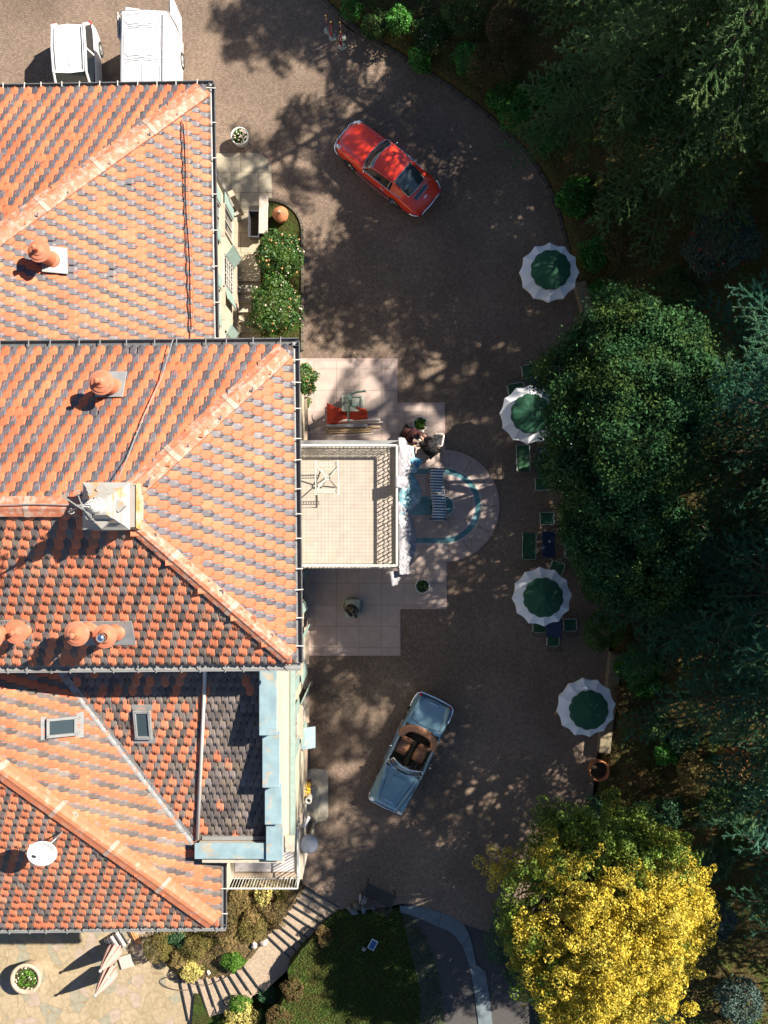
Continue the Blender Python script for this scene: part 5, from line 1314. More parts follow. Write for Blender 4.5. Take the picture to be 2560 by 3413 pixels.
# --- closed pink parasols on the patio, slab foot, loungers
def closed_parasol(label, pt, tip, seed):
    zt = PZ + 2.25; a = W(*pt, PZ); e = W(*tip, zt); t = thing('closed_parasol', label, 'parasol', (a.x, a.y, PZ), 0, 'closed pink parasols')
    rs = random.Random(seed); b = MB(); d = e - a; rows = []
    for f, rr_ in ((.28, .24), (.34, .27), (.45, .24), (.60, .19), (.75, .14), (.9, .07), (.97, .03)):
        row = []
        for i in range(32):
            an = 2 * math.pi * i / 32; k = rr_ * (1 + .28 * math.cos(an * 8 + seed) + .08 * rs.random())
            row.append(Vector((k * math.cos(an), k * math.sin(an), 0)) + d * f)
        rows.append(row)
    b.loft(rows, closed=True); b.build('canopy', M['pink_canvas'], t, smooth=True)
    b = MB(); b.tube([(0, 0, 0), d * 1.0], .022, 8); b.build('pole', M['white_metal'], t)
    b = MB(); b.ell(d * 1.0, .06, 12, 8); b.build('finial', M['white_metal'], t, smooth=True)
    b = MB(); b.tube([d * .55 + Vector((.19 * math.cos(q), .19 * math.sin(q), 0)) for q in np.linspace(0, 6.2, 16)], .015, 5, closed=True); b.build('strap', M['wood_white'], t)
    return t
closed_parasol('closed pink parasol nearer the house, beside the pale slab', (402, 3142), (334, 3236), 1)
closed_parasol('closed pink parasol farther from the house on the flagstones', (388, 3212), (318, 3317), 2)
p = W(422, 3202, PZ); b = MB(); b.box((p.x, p.y, PZ + .06), (.52, .52, .12), R(17), bev=.02); tag(b.build('slab', M['pale_stone']), 'pale square slab beside the closed pink parasols', 'slab')
p = W(398, 3125, PZ); t = thing('lounge_chair', 'black slatted lounge chair with cream stripes under the eave', 'chair', (p.x, p.y, PZ), R(32))
for i in range(6):
    b = MB(); b.box((-.32 + i * .13, 0, .34), (.10 if i else .14, .62, .03), bev=.01); b.build('slat', M['black'] if i not in (2, 4) else M['wood_white'], t)
for sx in (-1, 1):
    b = MB(); b.tube([(-.42, sx * .28, .31), (.45, sx * .28, .31)], .02, 6); b.build('rail', M['wood_white'], t)
    for xx in (-.36, .36): b = MB(); b.tube([(xx, sx * .28, .31), (xx, sx * .28, 0)], .02, 6); b.build('leg', M['wood_white'], t)
p = W(455, 3112, PZ); t = thing('folded_chair', 'folded orange wooden chair leaning by the eave', 'chair', (p.x, p.y, PZ), R(-62))
for i in range(3): b = MB(); b.box((0, -.08 + .08 * i, .18), (.75, .05, .035), bev=.01); b.build('slat', pm('orange_wood', (.48, .20, .07), .6), t)
for xx in (-.3, .3): b = MB(); b.tube([(xx, -.1, .16), (xx, -.12, .0)], .018, 6); b.tube([(xx, .1, .16), (xx, .12, 0)], .018, 6); b.build('leg', pm('orange_wood_leg', (.42, .17, .06), .6), t)

# --- rope barrier posts
for k, (lab, px, py) in enumerate((('topmost and leftmost brass barrier post', 1093, 103), ('brass barrier post with a red rope draped down', 1109, 124), ('right hand brass barrier post of the upper three', 1139, 125), ('lowest brass barrier post nearest the red car', 1141, 156))):
    p = W(px, py); t = thing('barrier_post', lab, 'barrier post', (p.x, p.y, 0), 0, 'brass rope barrier posts')
    b = MB(); b.lathe([(.155, 0), (.155, .015), (.14, .03), (.05, .05), (.028, .07)], (0, 0, 0), 26); b.build('base', M['pedestal'], t, smooth=True)
    b = MB(); b.tube([(0, 0, .05), (0, 0, .92)], .021, 10); b.build('pole', pm('rose_brass', (.60, .36, .30), .3, .8, var=.05), t, smooth=True)
    b = MB(); b.lathe([(.03, .90), (.045, .92), (.03, .95), (.05, .98), (.045, 1.03), (.001, 1.05)], (0, 0, 0), 16); b.build('knob', M['brass'], t, smooth=True)
    if k in (1, 3):
        b = MB(); b.tube([(.04, .0, .92), (-.08, -.06, .70), (-.07, -.10, .35), (.0, -.09, .18), (-.05, -.06, .45)], .026, 8); tag(b.build('velvet_rope', pm('red_velvet', (.34, .03, .03), .9), smooth=True), 'red velvet rope hanging from the ' + ('second' if k == 1 else 'lowest') + ' brass barrier post', 'rope').location = (p.x, p.y, 0)

# --- statues, tent cloth and poles on the upper marble square
p = W(1174, 1345, .6); t = thing('statue', 'verdigris bronze dancer with arms flung out on a pale plinth', 'statue', (p.x, p.y, TZ))
b = MB(); z = .0
b.box((0, 0, .30), (.74, .56, .60), bev=.02); b.box((0, 0, .05), (.86, .66, .10), bev=.02); pl = b.build('pedestal', M['pedestal'], t)
b = MB()
for a, c, s1, s2 in ((0, .27, .78, .06), (0, -.27, .78, .06), (.36, 0, .06, .48), (-.36, 0, .06, .48)): b.box((a, c, .62), (s1, s2, .06))
b.build('rim', M['pedestal'], pl)
def skin_fig(name, V, E, rad, mat, parent, sub=2):
    me = bpy.data.meshes.new(name); me.from_pydata([tuple(v) for v in V], E, []); me.materials.append(mat)
    o = bpy.data.objects.new(name, me); COL.objects.link(o); o.parent = parent
    md = o.modifiers.new('skin', 'SKIN'); md.use_smooth_shade = True
    for i, r_ in enumerate(rad): me.skin_vertices[0].data[i].radius = (r_, r_)
    me.skin_vertices[0].data[0].use_root = True
    sb2 = o.modifiers.new('sub', 'SUBSURF'); sb2.levels = sub; sb2.render_levels = sub
    return o
def mkskin(o): pass
def hand(V, E, rad, wi, d, up, s=1.0):
    """palm, four fingers and a thumb grown from wrist vertex wi along d"""
    d = Vector(d).normalized(); up = Vector(up); up = (up - d * up.dot(d)).normalized(); sd = d.cross(up)
    w = Vector(V[wi]); pi_ = len(V); V.append(w + d * .055 * s); E.append((wi, pi_)); rad.append(.026 * s)
    for k, (o_, l) in enumerate(((-.03, .065), (-.01, .08), (.011, .075), (.03, .058))):
        a = len(V); V.append(w + d * .085 * s + sd * o_ * s); E.append((pi_, a)); rad.append(.010 * s)
        V.append(w + d * (.085 + l * .55) * s + sd * o_ * 1.15 * s - up * .012 * s); E.append((a, a + 1)); rad.append(.009 * s)
        V.append(w + d * (.085 + l * .9) * s + sd * o_ * 1.15 * s - up * .035 * s); E.append((a + 1, a + 2)); rad.append(.007 * s)
    a = len(V); V.append(w + d * .045 * s - sd * .045 * s - up * .01); E.append((pi_, a)); rad.append(.011 * s)
    V.append(w + d * .085 * s - sd * .06 * s - up * .02); E.append((a, a + 1)); rad.append(.009 * s)
V = [(-.10, .0, 1.32), (-.08, .0, 1.52), (-.07, .0, 1.78), (-.05, 0, 1.96), (-.05, .0, 2.05),
     (-.16, .05, 1.05), (-.14, .10, .80), (-.10, .12, .64), (.0, .12, .64), (-.05, -.10, 1.10), (.12, -.16, 1.02), (.22, -.16, .98),
     (-.05, .15, 1.84), (.18, .24, 1.90), (.42, .25, 1.98), (-.04, -.16, 1.84), (-.10, -.40, 1.80), (-.09, -.68, 1.78)]
E = [(0, 1), (1, 2), (2, 3), (3, 4), (0, 5), (5, 6), (6, 7), (7, 8), (0, 9), (9, 10), (10, 11), (2, 12), (12, 13), (13, 14), (2, 15), (15, 16), (16, 17)]
rad = [.13, .11, .13, .055, .05, .085, .06, .045, .035, .085, .06, .04, .06, .045, .032, .06, .045, .032]
V = [Vector(v) for v in V]; hand(V, E, rad, 14, (1, .05, .1), (0, 0, 1)); hand(V, E, rad, 17, (0, -1, 0), (0, 0, 1))
skin_fig('figure', V, E, rad, M['bronze'], t)
b = MB(); b.ell((-.05, 0, 2.16), (.105, .095, .125), 18, 14, jit=.12); b.ell((.05, 0, 2.15), (.03, .02, .03), 8, 6); b.lathe([(.10, 2.18), (.125, 2.2), (.11, 2.26), (.06, 2.28)], (-.05, 0, 0), 16); b.build('head', M['bronze'], t, smooth=True)
p = W(1176, 2026, .5); t = thing('statue', 'dark bronze seated figure on a square stone plinth', 'statue', (p.x, p.y, TZ))
b = MB(); b.box((0, 0, .32), (.50, .62, .64), bev=.015); b.box((0, 0, .66), (.54, .66, .05), bev=.01); b.lathe([(.42, 0), (.42, .04), (.38, .05)], (0, .02, 0), 28); b.build('pedestal', M['pedestal'], t)
V = [(-.06, .08, .84), (-.05, .12, 1.02), (-.03, .10, 1.20), (.0, .06, 1.32), (.0, .05, 1.38), (-.16, -.10, .90), (-.10, -.22, .74), (-.02, -.30, .72), (.06, -.10, .92), (.12, -.24, .82), (.16, -.36, .78), (-.18, .10, 1.22), (-.24, -.02, 1.02), (-.14, -.14, .98), (.16, .08, 1.22), (.22, -.06, 1.06), (.12, -.16, 1.0)]
E = [(0, 1), (1, 2), (2, 3), (3, 4), (0, 5), (5, 6), (6, 7), (0, 8), (8, 9), (9, 10), (2, 11), (11, 12), (12, 13), (2, 14), (14, 15), (15, 16)]
rad = [.13, .12, .13, .05, .05, .085, .06, .04, .085, .06, .045, .06, .05, .035, .06, .05, .035]
V = [Vector(v) for v in V]; hand(V, E, rad, 13, (.5, -.8, -.2), (0, 0, 1)); hand(V, E, rad, 16, (-.4, -.8, -.2), (0, 0, 1))
skin_fig('figure', V, E, rad, M['bronze_dark'], t)
b = MB(); b.ell((.0, .03, 1.47), (.09, .105, .12), 16, 12, jit=.15); b.ell((0, -.075, 1.46), (.02, .03, .03), 8, 6); b.build('head', M['bronze_dark'], t, smooth=True)

b = MB(); rows = []                                   # red tent cloth: a collapsed, creased heap
cl = W(1150, 1398); 
pts2 = [(1095, 1340, .30), (1140, 1352, .10), (1183, 1358, .34), (1225, 1387, .10)]
for i in range(13):
    v = i / 12; row = []
    for j in range(25):
        u = j / 24
        px = 1090 + 135 * u; ytop = 1342 + 22 * abs(math.sin(u * 3.3)) + (26 * max(0, u - .75) * 4 if u > .75 else 0) ; ybot = 1420 - 18 * u
        py = ytop + (ybot - ytop) * v
        z = TZ + .06 + .66 * (1 - v) ** .8 * (.78 + .22 * math.sin(u * 9.0)) + .08 * abs(math.sin(v * 6 + u * 4)) + .05 * noise.noise(Vector((u * 6, v * 6, 0)))
        if v == 1: z = TZ + .01
        q = W(px, py, z); row.append((q.x, q.y, z))
    rows.append(row)
b.loft(rows); tag(b.build('tent_cloth', M['redcloth'], solid=.012), 'crumpled red tent cloth heaped beside the verdigris statue', 'cloth')
for k, (lab, x0, y0, x1, y1, z, r_, m_) in enumerate((('thick white pole, topmost of the bundle by the red cloth', 1126, 1402, 1268, 1399, .20, .055, 'wood_white'), ('white pole with a capped end, second in the bundle', 1140, 1410, 1278, 1407, .10, .045, 'wood_white'),
        ('white wrapped roll lying across the pole bundle', 1087, 1420, 1225, 1419, .16, .07, 'plastic_white'), ('long tan pole below the white roll', 1086, 1430, 1268, 1423, .06, .04, 'wood'), ('tan pole with a red end beside the long tan pole', 1096, 1436, 1240, 1430, .10, .035, 'wood'), ('short orange tan pole lowest but one in the bundle', 1096, 1443, 1236, 1437, .05, .035, 'wood'), ('thin cream stick lying apart below the bundle', 1104, 1454, 1244, 1445, .03, .018, 'wood_white'))):
    a, e = W(x0, y0, z), W(x1, y1, z); b = MB(); zc = TZ + r_ + (z - .05 if z > .06 else .0)
    a.z = e.z = zc; b.tube([a, a.lerp(e, .02), a.lerp(e, .5), a.lerp(e, .98), e], [r_ * .8, r_, r_ * 1.02, r_, r_ * .8], 10)
    tag(b.build('tent_pole' if k != 2 else 'wrapped_roll', M[m_], smooth=True), lab, 'pole' if k != 2 else 'roll', 'poles of the dismantled tent' if k != 2 else None)

# --- two people crouched over the planter
def person(label, px, py, ang, top, bottom, hairc):
    p = W(px, py, .5); t = thing('person', label, 'person', (p.x, p.y, TZ), R(ang))
    V = [(-.18, 0, .40), (-.06, 0, .56), (.10, 0, .76), (.20, 0, .90), (.245, 0, .97), (.285, 0, 1.03),
         (-.14, .11, .38), (.20, .20, .46), (-.04, .17, .10), (.10, .18, .05), (-.14, -.11, .38), (.20, -.20, .46), (-.04, -.17, .10), (.10, -.18, .05),
         (.12, .19, .84), (.30, .24, .62), (.50, .13, .54), (.12, -.19, .84), (.30, -.24, .62), (.50, -.13, .54)]
    E = [(0, 1), (1, 2), (2, 3), (3, 4), (4, 5), (0, 6), (6, 7), (7, 8), (8, 9), (0, 10), (10, 11), (11, 12), (12, 13), (3, 14), (14, 15), (15, 16), (3, 17), (17, 18), (18, 19)]
    rad = [.11, .10, .11, .07, .042, .045, .075, .055, .045, .045, .075, .055, .045, .045, .045, .038, .030, .045, .038, .030]
    V = [Vector(v) for v in V]
    hand(V, E, rad, 16, (.9, -.2, -.35), (0, 0, 1)); hand(V, E, rad, 19, (.9, .2, -.35), (0, 0, 1))
    body = skin_fig('body', V, E, rad, M['skin'], t)
    # clothing: slightly larger shells round torso, sleeves and legs
    Vt = [V[i] for i in (0, 1, 2, 3, 14, 15, 16, 17, 18, 19, 4)]; Vt[6] = V[15].lerp(V[16], .92); Vt[9] = V[18].lerp(V[19], .92)
    skin_fig('jacket', Vt, [(0, 1), (1, 2), (2, 3), (3, 4), (4, 5), (5, 6), (3, 7), (7, 8), (8, 9), (3, 10)], [.20, .20, .22, .15, .115, .085, .06, .115, .085, .06, .085], top, t)
    Vl = [V[0], V[6], V[7], V[8], V[10], V[11], V[12]]
    skin_fig('trousers', Vl, [(0, 1), (1, 2), (2, 3), (0, 4), (4, 5), (5, 6)], [.20, .14, .11, .08, .14, .11, .08], bottom, t)
    b = MB(); 
    for sy in (1, -1): b.ell((.05, sy * .18, .05), (.15, .055, .055), 14, 8)
    b.build('shoes', M['black'], t, smooth=True)
    hm = Matrix.Rotation(R(38), 3, 'Y'); hc = Vector((.34, 0, 1.08))
    b = MB(); b.ell(hc, (.098, .078, .118), 22, 16, M=hm)
    b.ell(hc + hm @ Vector((.10, 0, -.02)), (.022, .016, .028), 10, 8)
    for sy in (1, -1):
        b.ell(hc + hm @ Vector((-.005, sy * .08, -.01)), (.02, .012, .032), 10, 8); b.ell(hc + hm @ Vector((.082, sy * .032, .015)), (.016, .018, .012), 10, 8)
    b.ell(hc + hm @ Vector((.088, 0, -.062)), (.014, .026, .010), 10, 6)
    b.build('head', M['skin'], t, smooth=True)
    b = MB(); b.ell(hc + hm @ Vector((-.030, 0, .035)), (.118, .100, .132), 22, 16, M=hm, jit=.12); b.ell(hc + hm @ Vector((-.10, 0, -.04)), (.05, .06, .07), 12, 8); b.build('hair', hairc, t, smooth=True)
    return t
person('person in a maroon jacket crouching over the planter', 1362, 1446, -32, M['maroon'], M['blackcloth'], M['hair'])
person('person in black clothes with a pale belt crouching lower right', 1437, 1497, 128, M['blackcloth'], M['blackcloth'], M['hair'])
for k, (px, py, lab) in enumerate(((1409, 1438, 'white flower head beside the round planter'), (1402, 1454, 'white flower head held between the two people'), (1396, 1466, 'white flower head lowest between the people'))):
    q = W(px, py, .62); b = MB(); b.ell((q.x, q.y, .62), (.05, .05, .04), 10, 7, jit=.3); b.tube([(q.x, q.y, .60), (q.x + .04, q.y + .05, .35)], .006, 5); tag(b.build('flower', M['petal_white'], smooth=True), lab, 'flower', 'white flower heads between the people')
p = W(1462, 1468, .45); t = thing('folding_chair', 'black seated chair with a pale bent back rail beside the person in black', 'chair', (p.x, p.y, TZ), R(-100))
b = MB(); b.box((0, -.05, .42), (.40, .34, .03), bev=.012); b.build('seat', M['black'], t)
b = MB(); b.tube([(-.22, -.12, .70), (-.235, .08, .72), (-.20, .15, .72), (.20, .15, .72), (.235, .08, .72), (.22, -.02, .70)], .026, 8); b.build('back_rail', M['wood_white'], t, smooth=True)
for sx in (-1, 1):
    b = MB(); b.tube([(sx * .2, .14, .71), (sx * .19, .10, 0)], .014, 6); b.build('leg', M['wood_white'], t); b = MB(); b.tube([(sx * .19, -.2, .42), (sx * .2, -.2, 0)], .014, 6); b.build('leg', M['wood_white'], t)
p = W(1372, 1478, .2); b = MB(); b.box((p.x, p.y, TZ + .14), (.34, .20, .26), R(-50), bev=.05); b.tube([(p.x - .08, p.y + .08, .28), (p.x - .03, p.y + .02, .42), (p.x + .08, p.y - .1, .28)], .012, 6); tag(b.build('bag', M['tan_bag']), 'tan leather bag on the marble between person and balcony sheet', 'bag')

# --- striped deck chair on the inlay
p = W(1460, 1648, .3); t = thing('deck_chair', 'blue and white striped lounger lying across the marble inlay', 'lounger', (p.x, p.y, TZ), R(88))
def dz(x): return .30 - .10 * math.sin((x + .2) * 2.0) + (.22 * max(0, x - .35) / .6)
def dx(x): return .05 * math.sin(x * 3.0) + .03 * x
b = MB(); ns = 38
for i in range(ns):
    if i == ns // 2: continue
    x0, x1 = -1.0 + 2.0 * i / ns, -1.0 + 2.0 * (i + 1) / ns
    hw = lambda x: .245 + .05 * max(0, abs(x) - .82) / .18 * 1.2
    q = []
    for x in (x0, x1): q.append([(x, dx(x) + s_ * hw(x), dz(x) + .012 * (1 - abs(s_))) for s_ in (-1, -.5, 0, .5, 1)])
    b.loft(q, mi=0 if i % 2 else 1)
b.build('sling', [M['stripe_blue'], M['stripe_white']], t, smooth=True, solid=.008)
for s_ in (-1, 1):
    b = MB(); b.tube([(x, dx(x) + s_ * .255, dz(x) - .015) for x in np.linspace(-.95, .95, 16)], .016, 6); b.build('rail', M['white_metal'], t, smooth=True)
for x in (-.92, -.55, .50, .95):
    for s_ in (-1, 1):
        b = MB(); b.tube([(x, dx(x) + s_ * .27, dz(x) - .01), (x + .04, dx(x) + s_ * .31, 0)], .017, 6); b.build('leg', M['black'], t)
for x in (-.97, .98):
    b = MB(); b.tube([(x, dx(x) - .36, dz(x) + .0), (x, dx(x) + .36, dz(x) + .0)], .02, 8); b.build('cross_bar', M['black'], t)

# --- sheets over the balcony rail
def drape(name, label, y0, y1, x0f, x1f, zt, drop, mat, seed, nx=22, amp=.06, cat='sheet'):
    """cloth hung over the front rail of the balcony, from inside the rail outward and down"""
    b = MB(); rows = []; ny = max(10, int(abs(y1 - y0) / .04))
    for j in range(ny + 1):
        v = j / ny; y = y0 + (y1 - y0) * v; row = []
        xa, xb = x0f(v), x1f(v)
        for i in range(nx + 1):
            u = i / nx; x = xa + (xb - xa) * u
            nz_ = noise.noise(Vector((u * 3.1, y * 3.2, seed))) * .8 + noise.noise(Vector((u * 6, y * 6, seed))) * .2 + .9 * abs(noise.noise(Vector((u * 4 + y * 5, y * 6 - u * 3, seed + 3))))
            z = zt + .05 * math.sin(min(1, u * 4) * math.pi / 2) - drop * u ** 1.5 + amp * nz_ * (.4 + u)
            row.append((x + .04 * nz_, y + .03 * noise.noise(Vector((u * 5, y * 5, seed + 9))), z))
        rows.append(row)
    b.loft(rows); return tag(b.build(name, mat, smooth=True, solid=.006), label, cat)
RZ = PF + .20
drape('plastic_sheet', 'white plastic sheet draped over the upper half of the balcony rail', 2.50, 1.0, lambda v: .46, lambda v: .70 + .16 * math.sin(v * 2.6), RZ + .1, .25, M['plastic_white'], 1)
drape('plastic_sheet', 'large white plastic sheet draped over the lower half of the balcony rail', .36, -2.10, lambda v: .46 + .03 * v, lambda v: .74 + .36 * math.sin(min(1, v * 1.1) * 2.7), RZ + .05, .45, M['plastic_white'], 2, amp=.09)
drape('plastic_sheet', 'translucent blue plastic sheet bulging out of the balcony middle', 1.30, -.25, lambda v: .48, lambda v: .66 + .62 * math.sin(math.pi * min(1, v * .66 + .22)) ** 1.4, RZ + .02, .6, M['plastic_blue'], 3, amp=.09)
drape('knotted_sheet', 'bunched white knot of plastic on the balcony rail', 1.20, .80, lambda v: .34, lambda v: .72 + .1 * math.sin(v * 3), PF + .74, .35, M['plastic_white'], 5, nx=8, amp=.09)
drape('dotted_sheet', 'pale blue sheet with white rosettes hanging at the balcony corner', 2.28, 1.35, lambda v: .66, lambda v: 1.02 + .12 * v, RZ - .15, .7, M['floral'], 6)
drape('blue_sheet', 'bright blue sheet hanging below the rosettes by the balcony corner', 1.85, 1.05, lambda v: .72, lambda v: 1.38 - .5 * v, RZ - .35, .7, pm('bright_blue_sheet', (.08, .34, .52), .5, var=.2, sc=4, trans=.2, c2=(.30, .48, .60), c2s=3), 7)
drape('sheet_tail', 'loose white sheet corner hanging below the balcony end', -2.0, -2.5, lambda v: .16 + .1 * v, lambda v: .70 - .25 * v, RZ - .10, .4, M['plastic_white'], 8, nx=10)
rs = random.Random(5); b = MB()
for i in range(30):
    y = 1.40 + .78 * rs.random(); x = .72 + .26 * rs.random(); b.ell((x, y, RZ - .10 - (x - .66) * 1.2 + .06), (.035, .035, .025), 8, 5)
tag(b.build('rosettes', M['petal_white'], smooth=True), 'cluster of white paper rosettes pinned on the pale blue sheet', 'rosettes')

# --- iron table with glass top on the balcony
p = W(1090, 1592, PF + .75); t = thing('balcony_table', 'white iron table frame with crossed braces on the balcony', 'table', (p.x, p.y, PF + .045), R(1))
b = MB(); hx, hy = .375, .555
b.tube([(-hx, -hy, .74), (hx, -hy, .74), (hx, hy, .74), (-hx, hy, .74)], .022, 8, closed=True); fr_ = b.build('top_frame', M['white_metal'], t)
for sy in (-1, 1):
    b = MB(); y_ = sy * .40
    b.tube([(-hx, y_, .66), (hx, y_, .66)], .012, 6); b.tube([(-hx, y_ + sy * .09, .66), (hx, y_ + sy * .09, .66)], .012, 6)
    for k in range(9): b.tube([(-hx + .04 + k * .085, y_, .66), (-hx + .08 + k * .085, y_ + sy * .09, .66)], .007, 5)
    b.build('apron', M['white_metal'], t)
b = MB(); b.tube([(.07 * math.cos(a), .07 * math.sin(a), .45) for a in np.linspace(0, 2 * math.pi, 20)[:-1]], .022, 8, closed=True); b.build('ring', M['white_metal'], t, smooth=True)
for sx in (-1, 1):
    for sy in (-1, 1):
        b = MB(); b.tube([(sx * .055, sy * .055, .45), (sx * .33, sy * .36, .68)], .02, 6); b.build('brace', M['white_metal'], t)
        b = MB(); b.tube([(sx * .05, sy * .05, .45), (sx * .12, sy * .14, .22), (sx * .24, sy * .30, .02)], .02, 6); b.build('leg', M['white_metal'], t)

# --- low retaining wall on the right
def wallseg(pts, label, h=.48, w=.44):
    b = MB(); P = [Vector(W2(*p)) for p in pts]; P = resample(P, .55); rk = random.Random(len(pts))
    for a, e in zip(P[:-1], P[1:]):
        d = e - a; c = (a + e) / 2; n_ = Vector((-d.y, d.x)).normalized()
        b.box((c.x, c.y, h - .05), (d.length * .985, w, .10), math.atan2(d.y, d.x), bev=.015); b.box((c.x, c.y, (h - .1) / 2 - .1), (d.length, w - .06, h - .1 + .2), math.atan2(d.y, d.x))
    return tag(b.build('retaining_wall', M['stone']), label, 'wall')
wallseg([(1925, 950), (1945, 1020), (1975, 1200), (2005, 1400), (2026, 1620), (2044, 1850), (2052, 2050)], 'low stone retaining wall running under the evergreen crown')
wallseg([(2044, 2170), (2036, 2240), (2026, 2330), (2012, 2420), (2004, 2500)], 'low stone retaining wall beside the lowest parasol')

# --- lamps, camera and fittings on the south facade
p = W(1030, 2816, 2.5); t = thing('wall_lamp', 'round white glass lamp on a post beside the south facade', 'lamp', (p.x, p.y, 0))
b = MB(); b.lathe([(.16, 0), (.16, .08), (.10, .12), (.055, .2), (.045, 2.1), (.10, 2.14)], (0, 0, 0), 18); b.build('post', M['concrete'], t, smooth=True)
b = MB(); b.lathe([(.10, 2.12), (.24, 2.22), (.335, 2.38), (.345, 2.42), (.26, 2.48), (.22, 2.49), (.20, 2.50), (.12, 2.53), (.001, 2.54)], (0, 0, 0), 32); b.build('shade', pm('opal_lamp_glass', (.38, .40, .44), .2, var=.05, trans=.2, spec=.7), t, smooth=True)
p = W(1038, 2770); b = MB(); b.lathe([(.15, 0), (.15, .05), (.13, .07), (.13, .72), (.16, .75), (.16, .80), (.001, .80)], (p.x, p.y, 0), 20); tag(b.build('bollard', M['concrete'], smooth=True), 'stubby stone bollard behind the round white lamp', 'bollard')
b = MB(); q0, q1 = W(1012, 2757, 2.7), W(1030, 2722, 2.7); b.tube([q0, q0.lerp(q1, .03), q0.lerp(q1, .97), q1], [.05, .062, .062, .055], 12); b.tube([(-3.0, q0.y, 2.62), q0.lerp(q1, .3)], .022, 6); tag(b.build('security_camera', M['white_paint'], smooth=True), 'white tube security camera on the south facade', 'camera')
p = W(1028, 2668, .9); b = MB(); b.lathe([(.10, .25), (.12, .5), (.125, .85), (.13, .9), (.13, .93), (.07, .93), (.065, .6)], (p.x, p.y, .02), 20); b.lathe([(.16, 0), (.16, .2), (.12, .25)], (p.x, p.y, .02), 20); tag(b.build('ash_bin', M['white_metal'], smooth=True), 'slim white ash bin at the facade below the yellow flowers', 'bin')
p = W(1026, 2633, .5); t = thing('flower_box', 'narrow box of yellow flowers against the south facade', 'planter', (p.x, p.y, .02))
b = MB(); b.box((0, 0, .22), (.20, .55, .44), bev=.02); b.build('box', M['terra_old'], t)
P = np.column_stack([RNG.uniform(-.1, .1, 60), RNG.uniform(-.28, .28, 60), RNG.uniform(.44, .62, 60)]); leaves_mesh('flowers', P, np.tile([0, 0, 1.], (60, 1)), .09, M['petal_yellow'], t); leaves_mesh('leaves', P - [0, 0, .08], np.tile([0, 0, 1.], (60, 1)), .09, M['leaf_camellia'], t)
b = MB(); a0_, a1_ = W(1020, 2735), W(1094, 2562)
def rrect(x0, y0, x1, y1, r_, n_=5):
    pts = []
    for cx_, cy_, s0 in ((x1 - r_, y1 - r_, 0), (x0 + r_, y1 - r_, 90), (x0 + r_, y0 + r_, 180), (x1 - r_, y0 + r_, 270)):
        for k in range(n_ + 1): t_ = R(s0 + 90 * k / n_); pts.append((cx_ + r_ * math.cos(t_), cy_ + r_ * math.sin(t_)))
    return pts
b.prism(rrect(a0_.x, a0_.y, a1_.x, a1_.y, .22), -.02, .09); b.prism(rrect(a0_.x, a0_.y + .22, a0_.x + .50, a1_.y - .62, .15), .08, .21); tag(b.build('door_step', M['concrete']), 'double grey doorstep slab with rounded corners by the facade', 'step')

# --- slatted bench at the lawn edge, rocks, solar lamp
p = W(1262, 2984, .4); t = thing('slatted_bench', 'dark slatted garden bench backing onto the lawn', 'bench', (p.x, p.y, 0), R(-25))
for i in range(7): b = MB(); b.box((0, -.22 + .075 * i, .43), (1.16, .055, .028), bev=.008); b.build('seat_slat', M['dark_wood'], t)
for i in range(5): b = MB(); b.box((0, -.28 - .03 * i, .52 + .085 * i), (1.16, .025, .06), rot=Matrix.Rotation(R(-15), 3, 'X'), bev=.008); b.build('back_slat', M['dark_wood'], t)
for sx in (-1, 1):
    b = MB(); x = sx * .57
    b.tube([(x, .26, 0), (x, .25, .42), (x, .27, .62), (x, .22, .66), (x, -.25, .66), (x, -.30, .42), (x, -.33, 0)], .022, 6); b.tube([(x, -.28, .42), (x, -.43, .94)], .02, 6); b.tube([(x, -.3, .42), (x, .25, .42)], .018, 6); b.build('armrest', M['black'], t)
rk = random.Random(11)
for k, (px, py, s, lab, m_) in enumerate(((1210, 2993, .17, 'sunlit tan boulder left of the slatted bench', 'pale_stone'), (1185, 3016, .13, 'round brown stone between boulder and stair head', 'stone'), (1178, 3036, .14, 'blue grey stone at the lawn corner', 'walk'), (1212, 3030, .11, 'grey stone lying below the tan boulder', 'walk'), (1243, 3020, .10, 'dark pebble under the slatted bench', 'walk'), (1163, 3022, .11, 'small stone at the head of the stairs', 'stone'), (880, 3140, .14, 'pale rock beside the upper stair flight', 'pale_stone'), (848, 3150, .12, 'pale rock at the edge of the clipped bushes', 'pale_stone'), (696, 3240, .08, 'white ornament among the bushes at the lower stairs', 'white_metal'))):
    z = 0 if px > 1000 else (-.75 if px > 800 else -1.3); p = W(px, py, z); b = MB(); b.ell((p.x, p.y, z + s * .3), (s * 1.3, s, s * .7), 12, 8, M=Matrix.Rotation(rk.random() * 3, 3, 'Z'), jit=.5); tag(b.build('rock' if k < 8 else 'garden_ornament', M[m_], smooth=True), lab, 'rock' if k < 8 else 'ornament')
p = W(1243, 3144); t = thing('solar_lamp', 'white framed blue solar panel standing on the lawn', 'solar lamp', (p.x, p.y, -.06), R(-28))
b = MB(); b.box((0, 0, .16), (.27, .40, .035), bev=.01); b.build('panel_frame', M['white_paint'], t); b = MB(); b.box((0, 0, .18), (.21, .34, .008)); b.build('panel', pm('solar_cells', (.02, .09, .22), .2, var=.1), t); b = MB(); b.tube([(0, 0, .15), (0, 0, -.05)], .02, 6); b.build('stake', M['black'], t)
p = W(1213, 3160); b = MB(); b.lathe([(.01, 0), (.02, .05), (.07, .08), (.085, .14), (.06, .18), (.001, .19)], (p.x, p.y, -.06), 14); tag(b.build('spotlight', M['zinc_pale'], smooth=True), 'tiny round spotlight left of the solar panel', 'spotlight')

